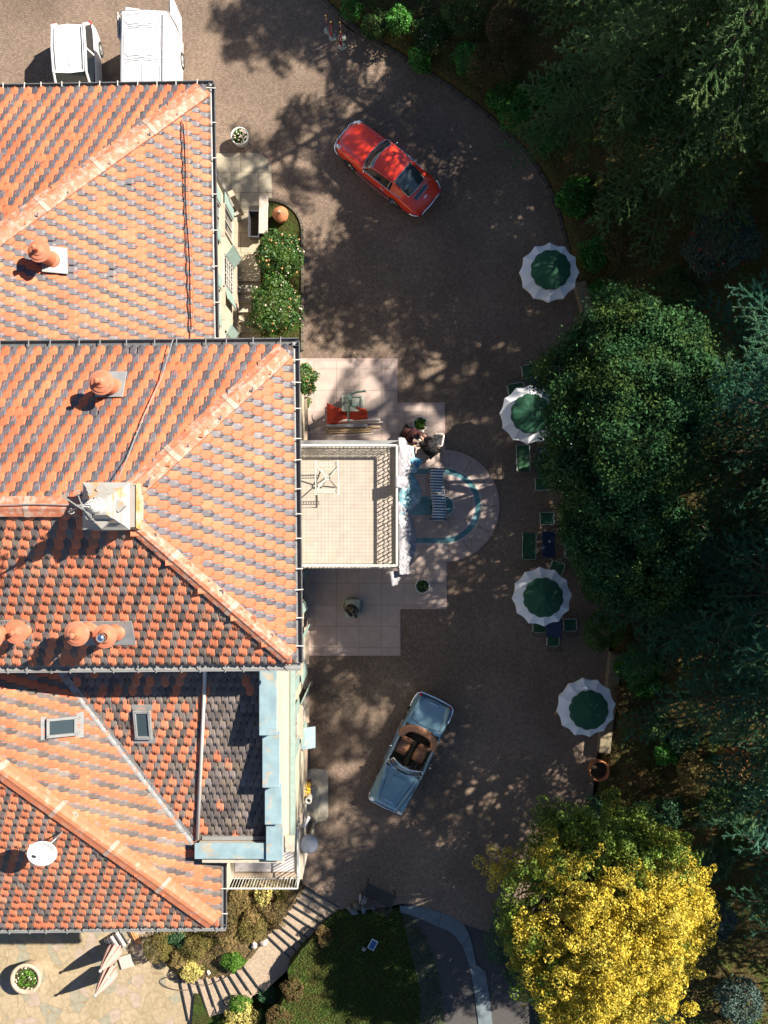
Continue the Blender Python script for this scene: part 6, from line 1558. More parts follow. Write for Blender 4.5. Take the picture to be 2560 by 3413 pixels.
# --- satellite dish
p = W(143, 2838, 7.75); dx_, dy_ = p.x, p.y; zr_ = 5.5 + 8.9 and (5.5 + (9 * sC) / 8.9 * (dy_ - c0.y))
t = thing('satellite_dish', 'white satellite dish with a rust stain on the lower tiled roof', 'satellite dish', (dx_ + .25, dy_ + .25, zr_))
n_ = Vector((.15, -.28, .95)).normalized(); q = n_.to_track_quat('Z', 'Y').to_matrix(); cc = Vector((-.25, -.25, 7.75 - zr_))
b = MB(); b.lathe([(.001, .0), (.15, .012), (.30, .05), (.41, .10), (.425, .10), (.425, .085), (.30, .03), (.001, -.02)], cc, 36, M=q); b.build('dish', pm('dish_white', (.52, .51, .49), .5, var=.05, c2=(.42, .25, .13), c2s=4, c2t=.66, c2w=.03), t, smooth=True)
b = MB(); b.tube([(0, 0, -.05), (0, 0, .45), cc + Vector((0, .05, -.02))], .026, 8); b.build('mast', M['zinc'], t)
b = MB(); b.tube([cc + q @ Vector((0, .40, .08)), cc + q @ Vector((.02, .56, .34)), cc + q @ Vector((0, .30, .48))], .015, 6); ar = b.build('arm', M['white_metal'], t)
b = MB(); b.tube([cc + q @ Vector((0, .30, .52)), cc + q @ Vector((0, .20, .45))], .04, 10); b.build('receiver', M['black'], t)

# --- hose looping from the stairs to the patio
pts = [(1010, 2946, -.1), (985, 2990, -.2), (945, 3050, -.45), (900, 3105, -.7), (845, 3165, -.8), (790, 3225, -1.0), (740, 3262, -1.2), (690, 3280, -1.4), (640, 3275, -1.55), (600, 3262, -1.66), (560, 3255, -1.66), (538, 3268, -1.66), (560, 3288, -1.66), (605, 3298, -1.66), (650, 3290, -1.60), (680, 3270, -1.5)]
b = MB(); P = [W(x, y, z) + Vector((0, 0, .06)) for x, y, z in pts]
Q = []
for i in range(len(P) - 1):
    p0, p1, p2, p3 = P[max(0, i - 1)], P[i], P[i + 1], P[min(len(P) - 1, i + 2)]
    for k in range(6):
        u = k / 6; Q.append(.5 * ((2 * p1) + (p2 - p0) * u + (2 * p0 - 5 * p1 + 4 * p2 - p3) * u * u + (3 * p1 - p0 - 3 * p2 + p3) * u ** 3))
b.tube(Q, .016, 6); tag(b.build('garden_hose', pm('brown_hose', (.09, .06, .05), .6)), 'dark garden hose looping down the stairs onto the patio', 'hose')
# ------------------------------------------------------------------ vegetation
def trunk(parent, h, r0, limbs, mat=None, seed=0, lean=(0, 0)):
    rs = random.Random(seed); b = MB()
    pts = [Vector((lean[0] * t + .12 * math.sin(3 * t + seed), lean[1] * t + .12 * math.cos(2.3 * t + seed), -.4 + (h + .4) * t)) for t in np.linspace(0, 1, 9)]
    b.tube(pts, [r0 * (1.25 - 1.1 * t) for t in np.linspace(0, 1, 9)], 9)
    for e, t0 in limbs:
        a = pts[min(8, max(1, int(t0 * 8)))]; e = Vector(e); m = a.lerp(e, .5) + Vector((0, 0, -.06 * (e - a).length))
        b.tube([a, m, e], [r0 * .42, r0 * .26, r0 * .08], 6)
    return b.build('trunk', mat or M['bark'], parent, smooth=True)

def shrub(name, label, px, py, r, h, mat, n, leaf=.07, z=None, cat='shrub', group=None, flowers=None, lobes=6, gap=.0, seed=None, rx=1., flat=.9, fsize=.035, twigs=True, aspect=.55, inner=.55):
    zz_ = None
    p = W(px, py, h * .5 if z is None else z + h * .5)
    if z is None:
        z = hz(p.x, p.y); p = W(px, py, z + h * .55); z = hz(p.x, p.y)
    sd = int(px * 7 + py) if seed is None else seed; rs = np.random.default_rng(sd)
    t = thing(name, label, cat, (p.x, p.y, z), 0, group)
    L = [((0, 0, h * .5), (r * .80 * rx, r * .80, h * .5 * flat))]
    for i in range(lobes):
        a = 2 * math.pi * (i + rs.random() * .6) / max(1, lobes); d = r * rs.uniform(.38, .62); k = r * rs.uniform(.32, .5)
        L.append(((d * rx * math.cos(a), d * math.sin(a), h * rs.uniform(.35, .75)), (k, k, min(k, h * .35))))
    P, Nn = shell_points(n, L, rs, inner, -.35, gap, 2.4, sd % 17)
    dsp = np.array([noise.noise(Vector(p * (1.6 / r) + sd % 13)) * .34 * r + noise.noise(Vector(p * (4. / r) + sd % 7)) * .16 * r for p in P])
    leaves_mesh('foliage', P + Nn * dsp[:, None] * [1, 1, .6], Nn, leaf, mat, t, rs=rs, aspect=aspect, updn=.75)
    if flowers:
        for fm, k in flowers:
            if fsize < .02:
                P, Nn = shell_points(k * 2, L, rs, .97, .0); leaves_mesh('pale_leaves', P, Nn, .06, fm, t, rs=rs); continue
            P, Nn = shell_points(k, L, rs, .97, .0); b = MB(); b.ell((0, 0, 0), (fsize, fsize, fsize * .7), 7, 5, jit=.4); o = None
            for q, n_ in zip(P, Nn):                                # every blossom its own part, sharing one mesh
                if o is None: o = b.build('blossom', fm, t, smooth=True); c = o
                else: c = o.copy(); COL.objects.link(c); c.parent = t
                g_ = noise.noise(Vector(q * (1.6 / r) + sd % 13)) * .34 * r + noise.noise(Vector(q * (4. / r) + sd % 7)) * .16 * r
                c.location = q + n_ * g_ * [1, 1, .6]; k_ = rs.uniform(.7, 1.3); c.scale = (k_, k_, k_)
    if twigs:
        b = MB()
        for i in range(9):
            a = 2 * math.pi * i / 9 + rs.random(); e = Vector((r * .6 * rx * math.cos(a), r * .6 * math.sin(a), h * rs.uniform(.5, .8))); b.tube([(0, 0, -.15), e * .5 + Vector((0, 0, .05)), e], [.03, .02, .006], 5)
        b.build('stem', M['twig'], t)
    return t

def cedar_data(seed, H_, Rad, nprim, z0, droop=.26, dens=1.0, ex=.65):
    """needles and branches of a layered cedar: arrays in the tree's own frame"""
    rs = np.random.default_rng(seed); segs = []; br = MB()
    for i in range(nprim):
        t = (i + rs.random()) / nprim; zt = z0 + (H_ - z0) * t ** .9
        L = Rad * (1 - t) ** ex * rs.uniform(.72, 1.12) + .45; az = i * 2.39996 + rs.normal(0, .25)
        d = np.array([math.cos(az), math.sin(az), 0.]); sd = np.array([-d[1], d[0], 0.]); bend = rs.normal(0, .12)
        def pos(s): return np.array([0, 0, zt]) + d * L * s + sd * bend * L * s * s + np.array([0, 0, L * (.16 * s - droop * s * s)])
        br.tube([Vector(pos(s)) for s in (0, .25, .5, .75, .97)], [.05 + .012 * L, .035 + .008 * L, .03, .018, .007], 5, cap=False)
        ns = max(5, int(L * 3.3 * dens)); sgn = 1
        for k in range(ns):
            s = .16 + .84 * (k + rs.random() * .6) / ns
            sgn = -sgn; p0 = pos(min(s, 1)); fwd = pos(min(1, s + .04)) - pos(s - .04); fwd /= np.linalg.norm(fwd)
            l2 = (.34 * L * (1.06 - s) ** .8 + .26) * rs.uniform(.75, 1.15); a2 = rs.uniform(.6, .95)
            d2 = fwd * math.cos(a2) + sd * sgn * math.sin(a2) + np.array([0, 0, -.10 + rs.normal(0, .08)]); d2 /= np.linalg.norm(d2)
            q1 = p0 + d2 * l2 * .5; q2 = p0 + d2 * l2 + np.array([0, 0, -.16 * l2])
            segs += [(p0, q1), (q1, q2)]
            n3 = int(l2 / .135)
            for m in range(n3):
                f = (m + .6) / n3; c0 = p0 + (q1 - p0) * f * 2 if f < .5 else q1 + (q2 - q1) * (f - .5) * 2
                s3 = 1 if m % 2 else -1; sd2 = np.cross([0, 0, 1.], d2); sd2 /= np.linalg.norm(sd2)
                l3 = (.26 * l2 * (1.1 - f) + .09) * rs.uniform(.7, 1.2); a3 = rs.uniform(.6, 1.)
                d3 = d2 * math.cos(a3) + sd2 * s3 * math.sin(a3) + np.array([0, 0, rs.normal(-.08, .12)])
                segs.append((c0, c0 + d3 / np.linalg.norm(d3) * l3))
        segs.append((pos(.8), pos(1.0)))
    S0 = np.array([s[0] for s in segs]); S1 = np.array([s[1] for s in segs])
    return S0, S1, br, rs

def needles(name, S0, S1, mat, parent, rs, per_m=230, ln=.075, wd=.026):
    L = np.linalg.norm(S1 - S0, axis=1); n = np.maximum(3, (L * per_m).astype(int)); idx = np.repeat(np.arange(len(L)), n); K = len(idx)
    f = rs.random((K, 1)); d = (S1 - S0)[idx] / (L[idx][:, None] + 1e-9); c = S0[idx] + (S1 - S0)[idx] * f
    r_ = rs.normal(0, 1, (K, 3)); r_[:, 2] = r_[:, 2] * .8 + .25; r_ -= d * np.sum(r_ * d, 1, keepdims=True); r_ /= np.linalg.norm(r_, axis=1, keepdims=True) + 1e-9
    nd = d * .75 + r_ * .75; nd /= np.linalg.norm(nd, axis=1, keepdims=True)
    w = np.cross(nd, r_) ; w /= np.linalg.norm(w, axis=1, keepdims=True) + 1e-9
    l = ln * rs.uniform(.7, 1.3, (K, 1))
    V = np.stack([c - w * wd * .5, c + w * wd * .5, c + nd * l], 1).reshape(-1, 3); F = np.arange(K * 3).reshape(-1, 3)
    me = quads(name, V, F); me.materials.append(mat)
    at = me.attributes.new('rnd', 'FLOAT', 'FACE'); at.data.foreach_set('value', rs.random(K).astype(np.float32))
    o = bpy.data.objects.new(name, me); COL.objects.link(o); o.parent = parent; return o

def cedar(label, x, y, H_, Rad, nprim, z0, mat, seed, **k):
    t = thing('cedar_tree', label, 'tree', (x, y, hz(x, y) - .2), R(k.pop('rz', 0)), 'cedars on the bank')
    S0, S1, br, rs = cedar_data(seed, H_, Rad, nprim, z0, k.pop('droop', .26), k.pop('dens', 1.0), k.pop('ex', .65))
    needles('foliage', S0, S1, mat, t, rs, **k)
    tr = trunk(t, H_, .28, [], seed=seed); br.build('branches', M['bark'], t)
    return t

c1t = cedar('tall green cedar with sunlit drooping branch tips above the upper bank', 10.8, 15.0, 10.4, 6.2, 88, 1.4, M['leaf_cedar'], 11, dens=1.3, ex=.42)
c2t = cedar('blue green cedar reaching in behind the dark evergreen tree', 13.4, 2.2, 15.0, 5.7, 62, 2.0, M['leaf_cedar_blue'], 12, dens=1.4, ex=.5)
c3t = cedar('blue green cedar above the dry shrubs of the lower bank', 13.2, -5.6, 14.0, 5.0, 68, 1.8, M['leaf_cedar_blue'], 13, dens=1.25)
c4t = cedar('cedar with grey green tips at the lower edge behind the golden cypress', 14.6, -12.6, 8.5, 3.6, 30, 1.5, M['leaf_cedar_blue'], 14)

c5t = cedar('smaller blue green cedar between the grey green evergreen and the lower cedar', 11.9, -2.4, 8.2, 4.4, 52, 1.4, M['leaf_cedar_blue'], 15, dens=1.2, ex=.5)
def crown_tree(name, label, lob, mat, n, leaf, trunk_xy, seed, cat='tree', group=None, gap=.12, gs=1.5, inner=.45, aspect=.55):
    """lob: (px, py, z, r) lobes as they stand; the trunk rises from trunk_xy"""
    tx0, ty0 = trunk_xy; zb = hz(tx0, ty0); t = thing(name, label, cat, (tx0, ty0, zb), 0, group); rs = np.random.default_rng(seed)
    L = []
    for px, py, z, r in lob:
        r *= (CAMH - z * 1.42) / (CAMH - z); z *= 1.42; p = W(px, py, z); L.append(((p.x - tx0, p.y - ty0, z - zb), (r, r, r * .78)))
    P, Nn = shell_points(n, L, rs, inner, -.5, gap, gs, seed)
    # ragged outline: small sprays beyond the lobes
    dsp = np.array([noise.noise(Vector(p * .9 + seed)) * .55 + noise.noise(Vector(p * 2.3 + seed)) * .40 for p in P])
    dsp = dsp + (rs.random(len(P)) < .10) * rs.uniform(0, .35, len(P))
    leaves_mesh('foliage', P + Nn * dsp[:, None] + rs.normal(0, .08, P.shape), Nn, leaf, mat, t, rs=rs, aspect=aspect, updn=.8)
    top = max(l[0][2] for l in L)
    trunk(t, top * .85, .24, [((l[0][0], l[0][1], l[0][2] - l[1][2] * .3), .45 + .05 * (i % 5)) for i, l in enumerate(L)], seed=seed)
    return t
crown_tree('evergreen_tree', 'dark dense evergreen tree covering part of a parasol', [(1905, 1255, 4.3, 1.0), (1990, 1170, 4.8, 1.15), (2110, 1110, 5.2, 1.3), (2240, 1150, 5.0, 1.1), (2300, 1280, 5.2, 1.1), (1895, 1400, 4.6, .85), (1990, 1340, 5.4, 1.25), (2130, 1290, 5.9, 1.4), (2200, 1420, 6.0, 1.25), (1872, 1545, 4.2, .72), (1960, 1500, 5.2, 1.1), (2080, 1480, 5.9, 1.3), (1955, 1610, 4.9, .95), (2060, 1630, 5.4, 1.15), (2180, 1580, 5.6, 1.15)], M['leaf_oak'], 190000, .10, (7.8, 2.9), 21)
crown_tree('evergreen_tree', 'grey green evergreen crown right of the navy table and sofa', [(1955, 1735, 4.2, .9), (2050, 1740, 4.9, 1.15), (2160, 1720, 5.0, 1.1), (2015, 1860, 4.3, .95), (2110, 1870, 4.8, 1.1), (2210, 1850, 4.7, 1.0), (2090, 1980, 4.0, .85), (2180, 1985, 4.2, .95), (2260, 1960, 4.2, .85)], M['leaf_oak'], 115000, .10, (8.2, -1.6), 22)

# golden cypress: small curled sprays heaped along the limbs
def golden():
    tx0, ty0 = 7.0, -13.1; zb = hz(tx0, ty0); t = thing('golden_cypress', 'bright golden cypress tree with green inner sprays, low on the right', 'tree', (tx0, ty0, zb)); rs = np.random.default_rng(31)
    cz = 4.3; Rr = np.array([3.1, 3.55, 2.9])
    cent = []
    for i in range(250):
        while True:
            d = rs.normal(0, 1, 3); d /= np.linalg.norm(d)
            if d[2] > -.15: break
        g = noise.noise(Vector(d * 2.2)); cent.append(np.array([0, 0, cz]) + d * Rr * (.90 + .20 * g + rs.normal(0, .04)))
    Pg, Ng, Pi, Ni = [], [], [], []
    for c in cent:
        n_out = (c - [0, 0, cz]) / Rr; n_out /= np.linalg.norm(n_out)
        gold = (n_out[1] < .58 + rs.normal(0, .12)) and (n_out[0] > -.62 + rs.normal(0, .12) or rs.random() < .4)
        for k in range(rs.integers(7, 15)):
            q = c + rs.normal(0, .30, 3) * [1, 1, .7]; rr_ = rs.uniform(.11, .25)
            m = int(30 * (rr_ / .12) ** 2); d = rs.normal(0, 1, (m, 3)); d /= np.linalg.norm(d, axis=1, keepdims=True); d[:, 2] = np.abs(d[:, 2]) * .9 - .15
            (Pg if gold else Pi).append(q + d * rr_); (Ng if gold else Ni).append(d)
    # green inner shell
    L = [((0, 0, cz - .1), tuple(Rr * .80))] + [((1.5 * math.cos(a), 1.6 * math.sin(a), cz + .3), (1.5, 1.5, 1.9)) for a in np.linspace(0, 6, 7)]
    P, Nn = shell_points(26000, L, rs, .78, -.4, .35, 1.4, 3)
    Pi.append(P); Ni.append(Nn)
    leaves_mesh('golden_foliage', np.concatenate(Pg), np.concatenate(Ng), .075, M['leaf_gold'], t, rs=rs, aspect=.7)
    leaves_mesh('inner_foliage', np.concatenate(Pi), np.concatenate(Ni), .085, M['leaf_gold_in'], t, rs=rs, aspect=.6)
    trunk(t, 6.2, .26, [(tuple(c * [.93, .93, .95]), .3 + .04 * (i % 8)) for i, c in enumerate(cent[::3])], seed=31)
golden()
shrub('juniper', 'dark green juniper spreading beside the lower road under the golden cypress', 1700, 3110, 1.15, 1.9, M['leaf_juniper'], 16000, .075, z=0.0, lobes=9, rx=.75, aspect=.4)
shrub('juniper', 'low juniper skirt reaching over the stone walk', 1735, 3245, .85, 1.3, M['leaf_juniper'], 9000, .075, z=0.0, lobes=7, aspect=.4)

# flowering camellias beside the north wing
shrub('camellia_bush', 'glossy camellia bush with pink and peach flowers by the terracotta jar', 925, 858, .92, 1.55, M['leaf_camellia'], 9500, .095, z=.03, flowers=((M['petal_white'], 26), (M['petal_orange'], 30)), fsize=.034, lobes=8)
shrub('camellia_bush', 'larger camellia bush covering the basement steps, many pale flowers', 924, 1036, 1.18, 1.8, M['leaf_camellia'], 14000, .095, z=.03, flowers=((M['petal_white'], 46), (M['petal_orange'], 50)), fsize=.034, lobes=9)
shrub('camellia_bush', 'narrow camellia under the main eave beside the marble square', 1012, 1262, .62, 1.9, M['leaf_camellia'], 6500, .09, z=.03, flowers=((M['petal_orange'], 34),), fsize=.034, rx=.62, lobes=6)
shrub('green_shrub', 'small fresh green shrub at the corner pilaster of the villa', 1018, 1342, .28, .7, M['leaf_lime'], 900, .07, z=.03, lobes=4)

# bushes of the sunny bed below the house
shrub('clipped_bush', 'round olive clipped bush nearest the patio', 530, 3158, .62, .95, M['leaf_olive'], 9000, .045, z=-1.5, group=None)
shrub('clipped_bush', 'round olive clipped bush in the middle of the bed', 648, 3152, .66, 1.0, M['leaf_olive'], 9500, .045, z=-1.3)
shrub('bush', 'tall ochre bush under the corner of the lower roof', 752, 3060, .80, 1.1, M['leaf_dry'], 8000, .06, z=-.9, rx=.8)
shrub('bush', 'olive bush between tall ochre bush and stairs', 838, 3092, .60, .8, M['leaf_olive'], 6000, .055, z=-.8)
shrub('bush', 'dark bush hugging the wall below the side balcony', 905, 3015, .75, .7, M['leaf_dry'], 5000, .07, z=-.6, gap=.45)
shrub('green_bush', 'vivid green feathery bush beside the stair landing', 778, 3204, .46, .65, M['leaf_lime'], 6000, .06, z=-1.15)
shrub('bush', 'pale variegated bush at the foot of the stairs', 640, 3238, .44, .6, M['leaf_pale'], 2600, .075, z=-1.5)
shrub('bush', 'small pale green bush at the patio edge', 558, 3192, .26, .4, M['leaf_olive'], 1500, .05, z=-1.65)
shrub('green_bush', 'dark green clump between the two olive bushes', 590, 3120, .42, .7, M['leaf_juniper'], 3000, .06, z=-1.4)
shrub('bush', 'green and orange leafed plant against the balcony wall', 880, 2985, .40, .9, M['leaf_pale'], 900, .09, z=-.6, gap=.4)
shrub('pale_shrub', 'pale yellow shrub at the bottom edge beside the steps', 812, 3400, .80, .9, M['leaf_pale'], 3800, .12, z=-1.4, aspect=.4)
shrub('green_bush', 'bright green bush behind the pale yellow shrub', 806, 3345, .46, .85, M['leaf_lime'], 5000, .06, z=-1.4)
shrub('green_bush', 'dark green bush in the shade under the stair landing', 890, 3310, .42, .7, M['leaf_juniper'], 3500, .06, z=-1.45)
shrub('green_bush', 'small lime tuft beside the dark lower shrubs', 872, 3372, .16, .4, M['leaf_lime'], 600, .06, z=-1.4)
shrub('clipped_bush', 'brownish dome at the shaded lawn corner', 975, 3300, .50, .6, M['leaf_dry'], 5000, .05, z=-.3)
shrub('clipped_bush', 'brownish dome at the bottom edge of the lawn', 930, 3392, .58, .7, M['leaf_dry'], 5000, .05, z=-.5)
shrub('clipped_bush', 'olive brown hedge tuft along the upper lawn edge', 1080, 3115, .42, .35, M['leaf_dry'], 3500, .055, z=-.06, rx=.6)

for k, (px, py, r, h, m_, n_, lab) in enumerate(((700, 3010, .55, .7, 'leaf_dry', 4500, 'ochre grass tuft below the lower roof corner'), (800, 3000, .60, .7, 'leaf_straw', 5000, 'straw coloured tuft below the side balcony'), (950, 2995, .50, .6, 'leaf_olive', 4000, 'olive tuft at the head of the stairs'),
        (860, 3050, .55, .7, 'leaf_straw', 5000, 'straw coloured tuft in the middle of the sunny bed'), (775, 3120, .55, .6, 'leaf_straw', 4800, 'straw coloured tuft above the vivid green bush'), (700, 3125, .45, .7, 'leaf_olive', 4000, 'olive tuft right of the clipped bushes'), (920, 3060, .40, .5, 'leaf_dry', 3000, 'brown tuft beside the upper stair flight'), (595, 3200, .40, .5, 'leaf_straw', 3000, 'straw coloured tuft below the clipped bushes'))):
    if not k: M['leaf_straw'] = leafmat('straw_leaf', (.30, .21, .08), .4, .2, .7, (.20, .17, .05), 2.)
    shrub('grass_tuft', lab, px, py, r, h, M[m_], n_, .085, z=-.75 - .4 * (px < 720), aspect=.22, inner=.4, gap=.2)
# shrubs and ground plants of the bank
for k, (nm, lab, px, py, r, h, m_, n_, lf, kw) in enumerate((
        ('shrub', 'mossy yellow green shrub right of the barrier posts', 1255, 85, .62, .7, 'leaf_mix', 5000, .07, {}),
        ('shrub', 'leafy green shrub at the very top beside the kerb', 1170, 25, .50, .6, 'leaf_ivy', 2500, .08, {}),
        ('shrub', 'white speckled shrub in the middle of the upper bank', 1440, 110, .80, .7, 'leaf_mix', 6000, .075, dict(flowers=(('petal_white', 26),), fsize=.018)),
        ('shrub', 'second speckled shrub near the top of the upper bank', 1545, 45, .80, .8, 'leaf_mix', 6000, .075, dict(flowers=(('petal_white', 18),), fsize=.018)),
        ('dry_shrub', 'large brown dome shrub on the upper bank', 1640, 215, .95, 1.2, 'leaf_dry', 12000, .055, {}),
        ('dry_shrub', 'brown dome shrub near the frame top above the bank', 1690, 60, .85, 1.1, 'leaf_dry', 9000, .055, {}),
        ('ivy_clump', 'bright ivy clump above the curve of the kerb', 1700, 335, 1.0, .6, 'leaf_ivy', 6500, .095, {}),
        ('ivy_clump', 'ivy clump at the left tips of the tall cedar', 1845, 300, .8, .7, 'leaf_ivy', 4800, .095, {}),
        ('ivy_clump', 'ivy clump right of the red car beside the kerb', 1812, 440, .75, .6, 'leaf_ivy', 4500, .095, {}),
        ('ivy_clump', 'vivid ivy clump where the kerb straightens', 1912, 655, .85, .65, 'leaf_ivy', 5200, .10, {}),
        ('ivy_clump', 'vivid ivy clump right of the first parasol', 1985, 845, .70, .65, 'leaf_ivy', 4400, .10, {}),
        ('ivy_clump', 'small ivy clump above the upper stone wall end', 2000, 960, .36, .5, 'leaf_ivy', 1600, .09, {}),
        ('dry_shrub', 'dark brown shrub behind the first parasol', 2080, 830, .85, .9, 'leaf_dry', 7000, .06, {}),
        ('shrub', 'dark leafy shrub under the tall cedar', 2080, 650, .90, .9, 'leaf_mix', 6500, .08, {}),
        ('berry_shrub', 'grey green shrub dotted with red leaves below the tall cedar', 2420, 800, 1.35, 2.2, 'leaf_grey', 12000, .085, dict(flowers=(('berry', 34),), fsize=.045)),
        ('shrub', 'dark shrub between the berry shrub and the evergreen', 2260, 960, .95, 1.4, 'leaf_mix', 7000, .085, {}),
        ('round_bush', 'bright green round bush right of the third parasol', 2003, 2100, .80, 1.3, 'leaf_lime2', 9000, .07, {}),
        ('green_bush', 'fresh green bush under the lower evergreen crown', 1990, 1960, .62, 1.0, 'leaf_lime2', 5000, .08, {}),
        ('ivy_clump', 'wide vivid ivy patch behind the lower stone wall', 2135, 2230, 1.05, .55, 'leaf_ivy', 7500, .10, {}),
        ('dry_shrub', 'brown shrub above the wide ivy patch', 2130, 2130, .70, .9, 'leaf_dry', 6000, .06, {}),
        ('dry_shrub', 'reddish brown shrub at the tips of the lower cedar', 2260, 2110, .60, .9, 'leaf_dry', 5000, .06, {}),
        ('grey_shrub', 'grey leafed shrub below the lower evergreen crown', 2140, 2040, .60, 1.1, 'leaf_grey', 3500, .085, dict(gap=.4)),
        ('dry_shrub', 'brown tangle right of the lowest parasol', 2090, 2330, .70, .6, 'leaf_dry', 5000, .06, dict(gap=.3)),
        ('dome_shrub', 'sunlit olive dome shrub in the clearing', 2330, 2588, .78, 1.0, 'leaf_olive2', 12000, .05, {}),
        ('dome_shrub', 'dull olive dome shrub right of the empty pot', 2120, 2600, .72, .9, 'leaf_dry', 9000, .05, {}),
        ('dead_shrub', 'dead orange brown shrub beside the blue green cedar', 2462, 2530, .62, 1.2, 'leaf_orange', 3800, .07, dict(gap=.35)),
        ('green_bush', 'dark green bush above the golden cypress', 1985, 2700, .60, 1.2, 'leaf_juniper', 6000, .07, {}),
        ('green_bush', 'dark bush at the upper right of the golden cypress', 2150, 2730, .55, 1.1, 'leaf_juniper', 5000, .07, {}),
        ('bank_shrub', 'leafy shrub between lowest parasol and lower cedar', 2200, 2430, 0.70, .8, 'leaf_mix', 4900, .08, {}),
        ('bank_shrub', 'dark shrub left of the dead orange shrub', 2280, 2490, 0.60, .8, 'leaf_juniper', 4200, .08, {}),
        ('bank_shrub', 'leafy shrub below the sunlit olive dome', 2400, 2690, 0.80, .8, 'leaf_mix', 5600, .08, {}),
        ('bank_shrub', 'dark shrub touching the upper right side of the golden cypress', 2230, 2720, 0.70, .8, 'leaf_juniper', 4900, .08, {}),
        ('bank_shrub', 'leafy shrub at the right edge above the grey tipped cedar', 2500, 2800, 0.90, .8, 'leaf_mix', 6300, .08, {}),
        ('bank_shrub', 'dark shrub right of the golden crown, under the cedar tips', 2400, 2880, 0.80, .8, 'leaf_juniper', 5600, .08, {}),
        ('bank_shrub', 'ivy tuft between the two olive domes', 2220, 2520, 0.50, .8, 'leaf_ivy', 3500, .08, {}),
        ('bank_shrub', 'dark shrub below the dead orange shrub', 2500, 2650, 0.60, .8, 'leaf_juniper', 4200, .08, {}),
        ('bank_shrub', 'fresh green ivy beside the large brown dome', 1560, 190, 0.70, .8, 'leaf_ivy', 4900, .08, {}),
        ('bank_shrub', 'fresh green ivy low on the bank below the speckled shrubs', 1400, 200, 0.55, .8, 'leaf_ivy', 3850, .08, {}),
        ('bank_shrub', 'fresh green ivy right of the mossy shrub at the top', 1330, 60, 0.60, .8, 'leaf_ivy', 4200, .08, {}),
        ('blue_shrub', 'bluish shrub in the shade right of the golden cypress', 2410, 3090, .85, 1.0, 'leaf_grey', 7000, .08, {}),
        ('blue_shrub', 'bluish shrub at the bottom right corner', 2480, 3350, .95, 1.0, 'leaf_grey', 8000, .08, {}))):
    if k == 0:
        M['leaf_lime2'] = leafmat('lime_bush_leaf', (.055, .13, .014), .45, .2); M['leaf_olive2'] = leafmat('khaki_leaf', (.19, .145, .045), .4, .2); M['leaf_orange'] = leafmat('dead_orange_leaf', (.36, .15, .055), .5, .2)
    if 'flowers' in kw: kw['flowers'] = tuple((M[a], c) for a, c in kw['flowers'])
    tt = shrub(nm, lab, px, py, r, h, M[m_], n_, lf, **kw)
    if nm == 'dead_shrub':
        b = MB(); rk = random.Random(4)
        for i in range(16):
            a = rk.uniform(0, 6.3); e = Vector((.6 * math.cos(a), .6 * math.sin(a) - .15, rk.uniform(.7, 1.3))); b.tube([(0, 0, 0), e * .6, e, e + Vector((.15 * math.cos(a + 1), .15 * math.sin(a + 1), .1))], [.03, .022, .014, .006], 5)
        b.build('dead_branch', M['deadwood'], tt)

# low growth over the bank, lawn grass, leaf litter (nobody could count these)
def cover(name, label, cat, pts, mat, size, rs, aspect=.5, updn=.6, blade=False):
    K = len(pts); Nn = np.tile([0, 0, 1.], (K, 1)) + rs.normal(0, .3, (K, 3))
    o = leaves_mesh(name, pts, Nn, size, mat, None, aspect, rs, updn)
    return stuff(o, label, cat)
rs = np.random.default_rng(77); pts = []; pts2 = []; pts3 = []
nk = np.array([(n.x, n.y) for n in KN])
for i in range(64000):
    j = rs.integers(0, len(KR)); d = 11 * rs.random() ** 1.25 + .08; x = KA[j, 0] + nk[j, 0] * d + rs.normal(0, .2); y = KA[j, 1] + nk[j, 1] * d + rs.normal(0, .2)
    if abs(x) > 17 or abs(y) > 23: continue
    dd = float(np.min(np.hypot(KA[:, 0] - x, KA[:, 1] - y)))
    if (x - KA[j, 0]) * nk[j, 0] + (y - KA[j, 1]) * nk[j, 1] < .1: continue
    g = noise.noise(Vector((x * .55, y * .55, 3))); z = bank_h(dd) + .12 * rs.random() + min(1, dd) * .1
    if g > .02: pts.append((x, y, z + .05))
    elif g > -.14: pts3.append((x, y, z))
    elif rs.random() < .5: pts2.append((x, y, z))
cover('ground_cover', 'creeping green ground cover over the shaded bank', 'ground cover', np.array(pts), M['leaf_mix'], .085, rs)
cover('leaf_litter', 'brown fallen leaves scattered over the bank', 'leaf litter', np.array(pts2), M['leaf_dry'], .07, rs, updn=.3)
cover('moss', 'mossy olive tufts on the bank slope', 'moss', np.array(pts3), leafmat('moss_tuft', (.075, .075, .014), .5, .2), .06, rs)
gx = []
xs = [p[0] for p in lw]; ys = [p[1] for p in lw]
while len(gx) < 22000:
    x = rs.uniform(min(xs), max(xs)); y = rs.uniform(max(min(ys), -21.5), max(ys))
    if inpoly(x, y, lw): gx.append((x, y, -.03 + .05 * rs.random()))
bx = []
bpoly = [W2(*p, -.75) for p in [(520, 3110), (560, 3225), (640, 3260), (790, 3215), (870, 3150), (990, 2960), (1000, 2920), (520, 2960)]]
while len(bx) < 7000:
    x = rs.uniform(-9, -3); y = rs.uniform(-18, -13.2)
    if inpoly(x, y, bpoly):
        t_ = min(1, max(0, (-13.6 - y) / 4.2)); bx.append((x, y, -.30 - 1.0 * t_ + .25 * rs.random()))
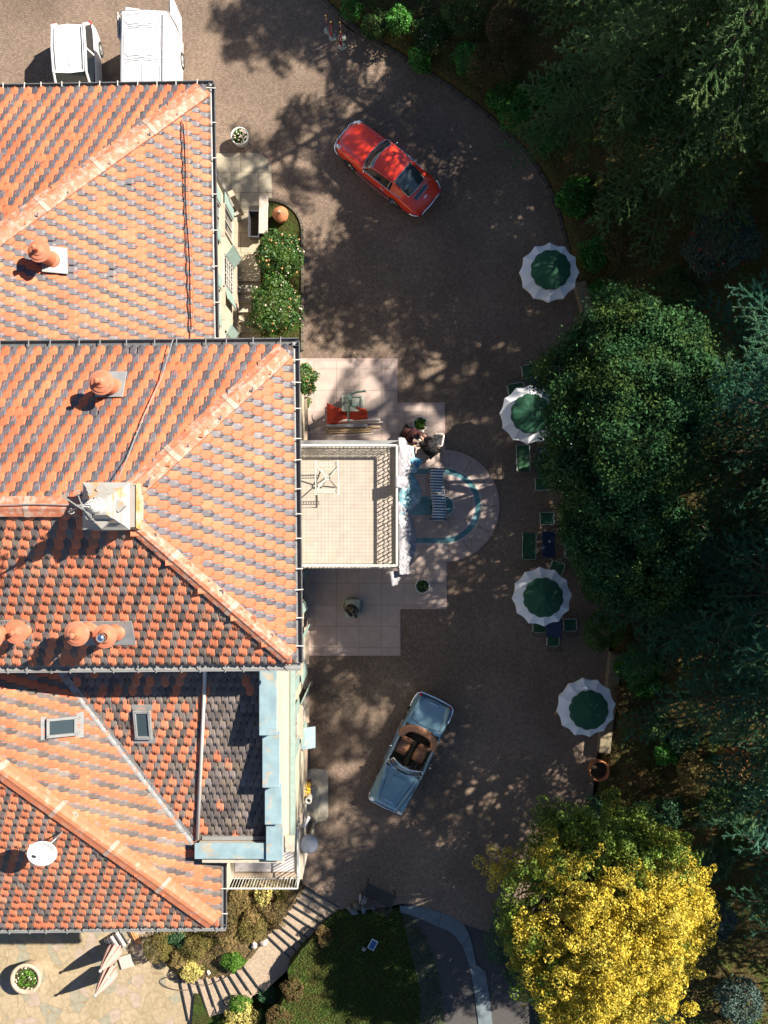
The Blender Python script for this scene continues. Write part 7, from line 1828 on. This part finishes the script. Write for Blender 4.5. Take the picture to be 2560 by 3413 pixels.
stuff(leaves_mesh('bed_cover', np.array(bx), np.tile([0, 0, .7], (len(bx), 1)), .10, M['leaf_straw'], None, .3, rs, .8), 'ochre ground cover filling the sunny bed', 'ground cover')
o = leaves_mesh('grass', np.array(gx), np.tile([0, 0, .6], (len(gx), 1)), .075, M['grass'], None, .28, rs, .9); stuff(o, 'short shaded lawn grass beside the stairs', 'grass')
lx = []
for i in range(900):                                     # leaves blown onto the cobbles and the path
    x, y = rs.uniform(-4, 9), rs.uniform(-14, 19)
    j = int(np.argmin(np.hypot(KA[:, 0] - x, KA[:, 1] - y)))
    s = (x - KA[j, 0]) * nk[j, 0] + (y - KA[j, 1]) * nk[j, 1]
    if -3.2 < s < -.1 and rs.random() < math.exp(s * .9): lx.append((x, y, .012))
o = leaves_mesh('fallen_leaves', np.array(lx), np.tile([0, 0, 3.], (len(lx), 1)), .06, M['leaf_dry'], None, .6, rs, .3); stuff(o, 'dry leaves fallen along the courtyard edge', 'leaf litter')

# trees standing just outside the picture, up the bank: they shade the courtyard
def copy_tree(src, label, x, y, rz, s=(1, 1, 1)):
    r_ = dup(src); r_.location = (x, y, hz(x, y) - .2); r_.rotation_euler = (0, 0, R(rz)); r_.scale = s; r_['label'] = label; return r_
OFF = [(9.5, 27.0, 40, (.85, .85, 1.1), 'tall cedar beyond the upper edge, far behind the barrier posts'), (8.6, 20.6, 120, (.58, .58, .92), 'slender cedar at the upper edge behind the brown dome shrubs'), (19.0, 11.5, 290, (.9, .9, 1.15), 'tall cedar up the bank right of the red leafed shrub'),
       (16.9, 13.4, 75, (.6, .6, 1.35), 'narrow tall cedar between red leafed shrub and big green cedar'), (15.5, 30.0, 150, (1, 1, 1.2), 'wide cedar high on the bank beyond the big green cedar'), (18.5, 0.5, 10, (.8, .8, 1.5), 'very tall cedar up the bank behind the grey green evergreen'), (13.6, 21.4, 15, (.52, .52, .9), 'slim cedar at the upper right corner behind the big green cedar'), (19.6, -9.6, 60, (.6, .6, .78), 'short cedar up the bank right of the dead orange shrub')]
for k, (x, y, rz, s, lab) in enumerate(OFF): copy_tree((c1t, c2t)[k % 2], lab, x, y, rz, s)
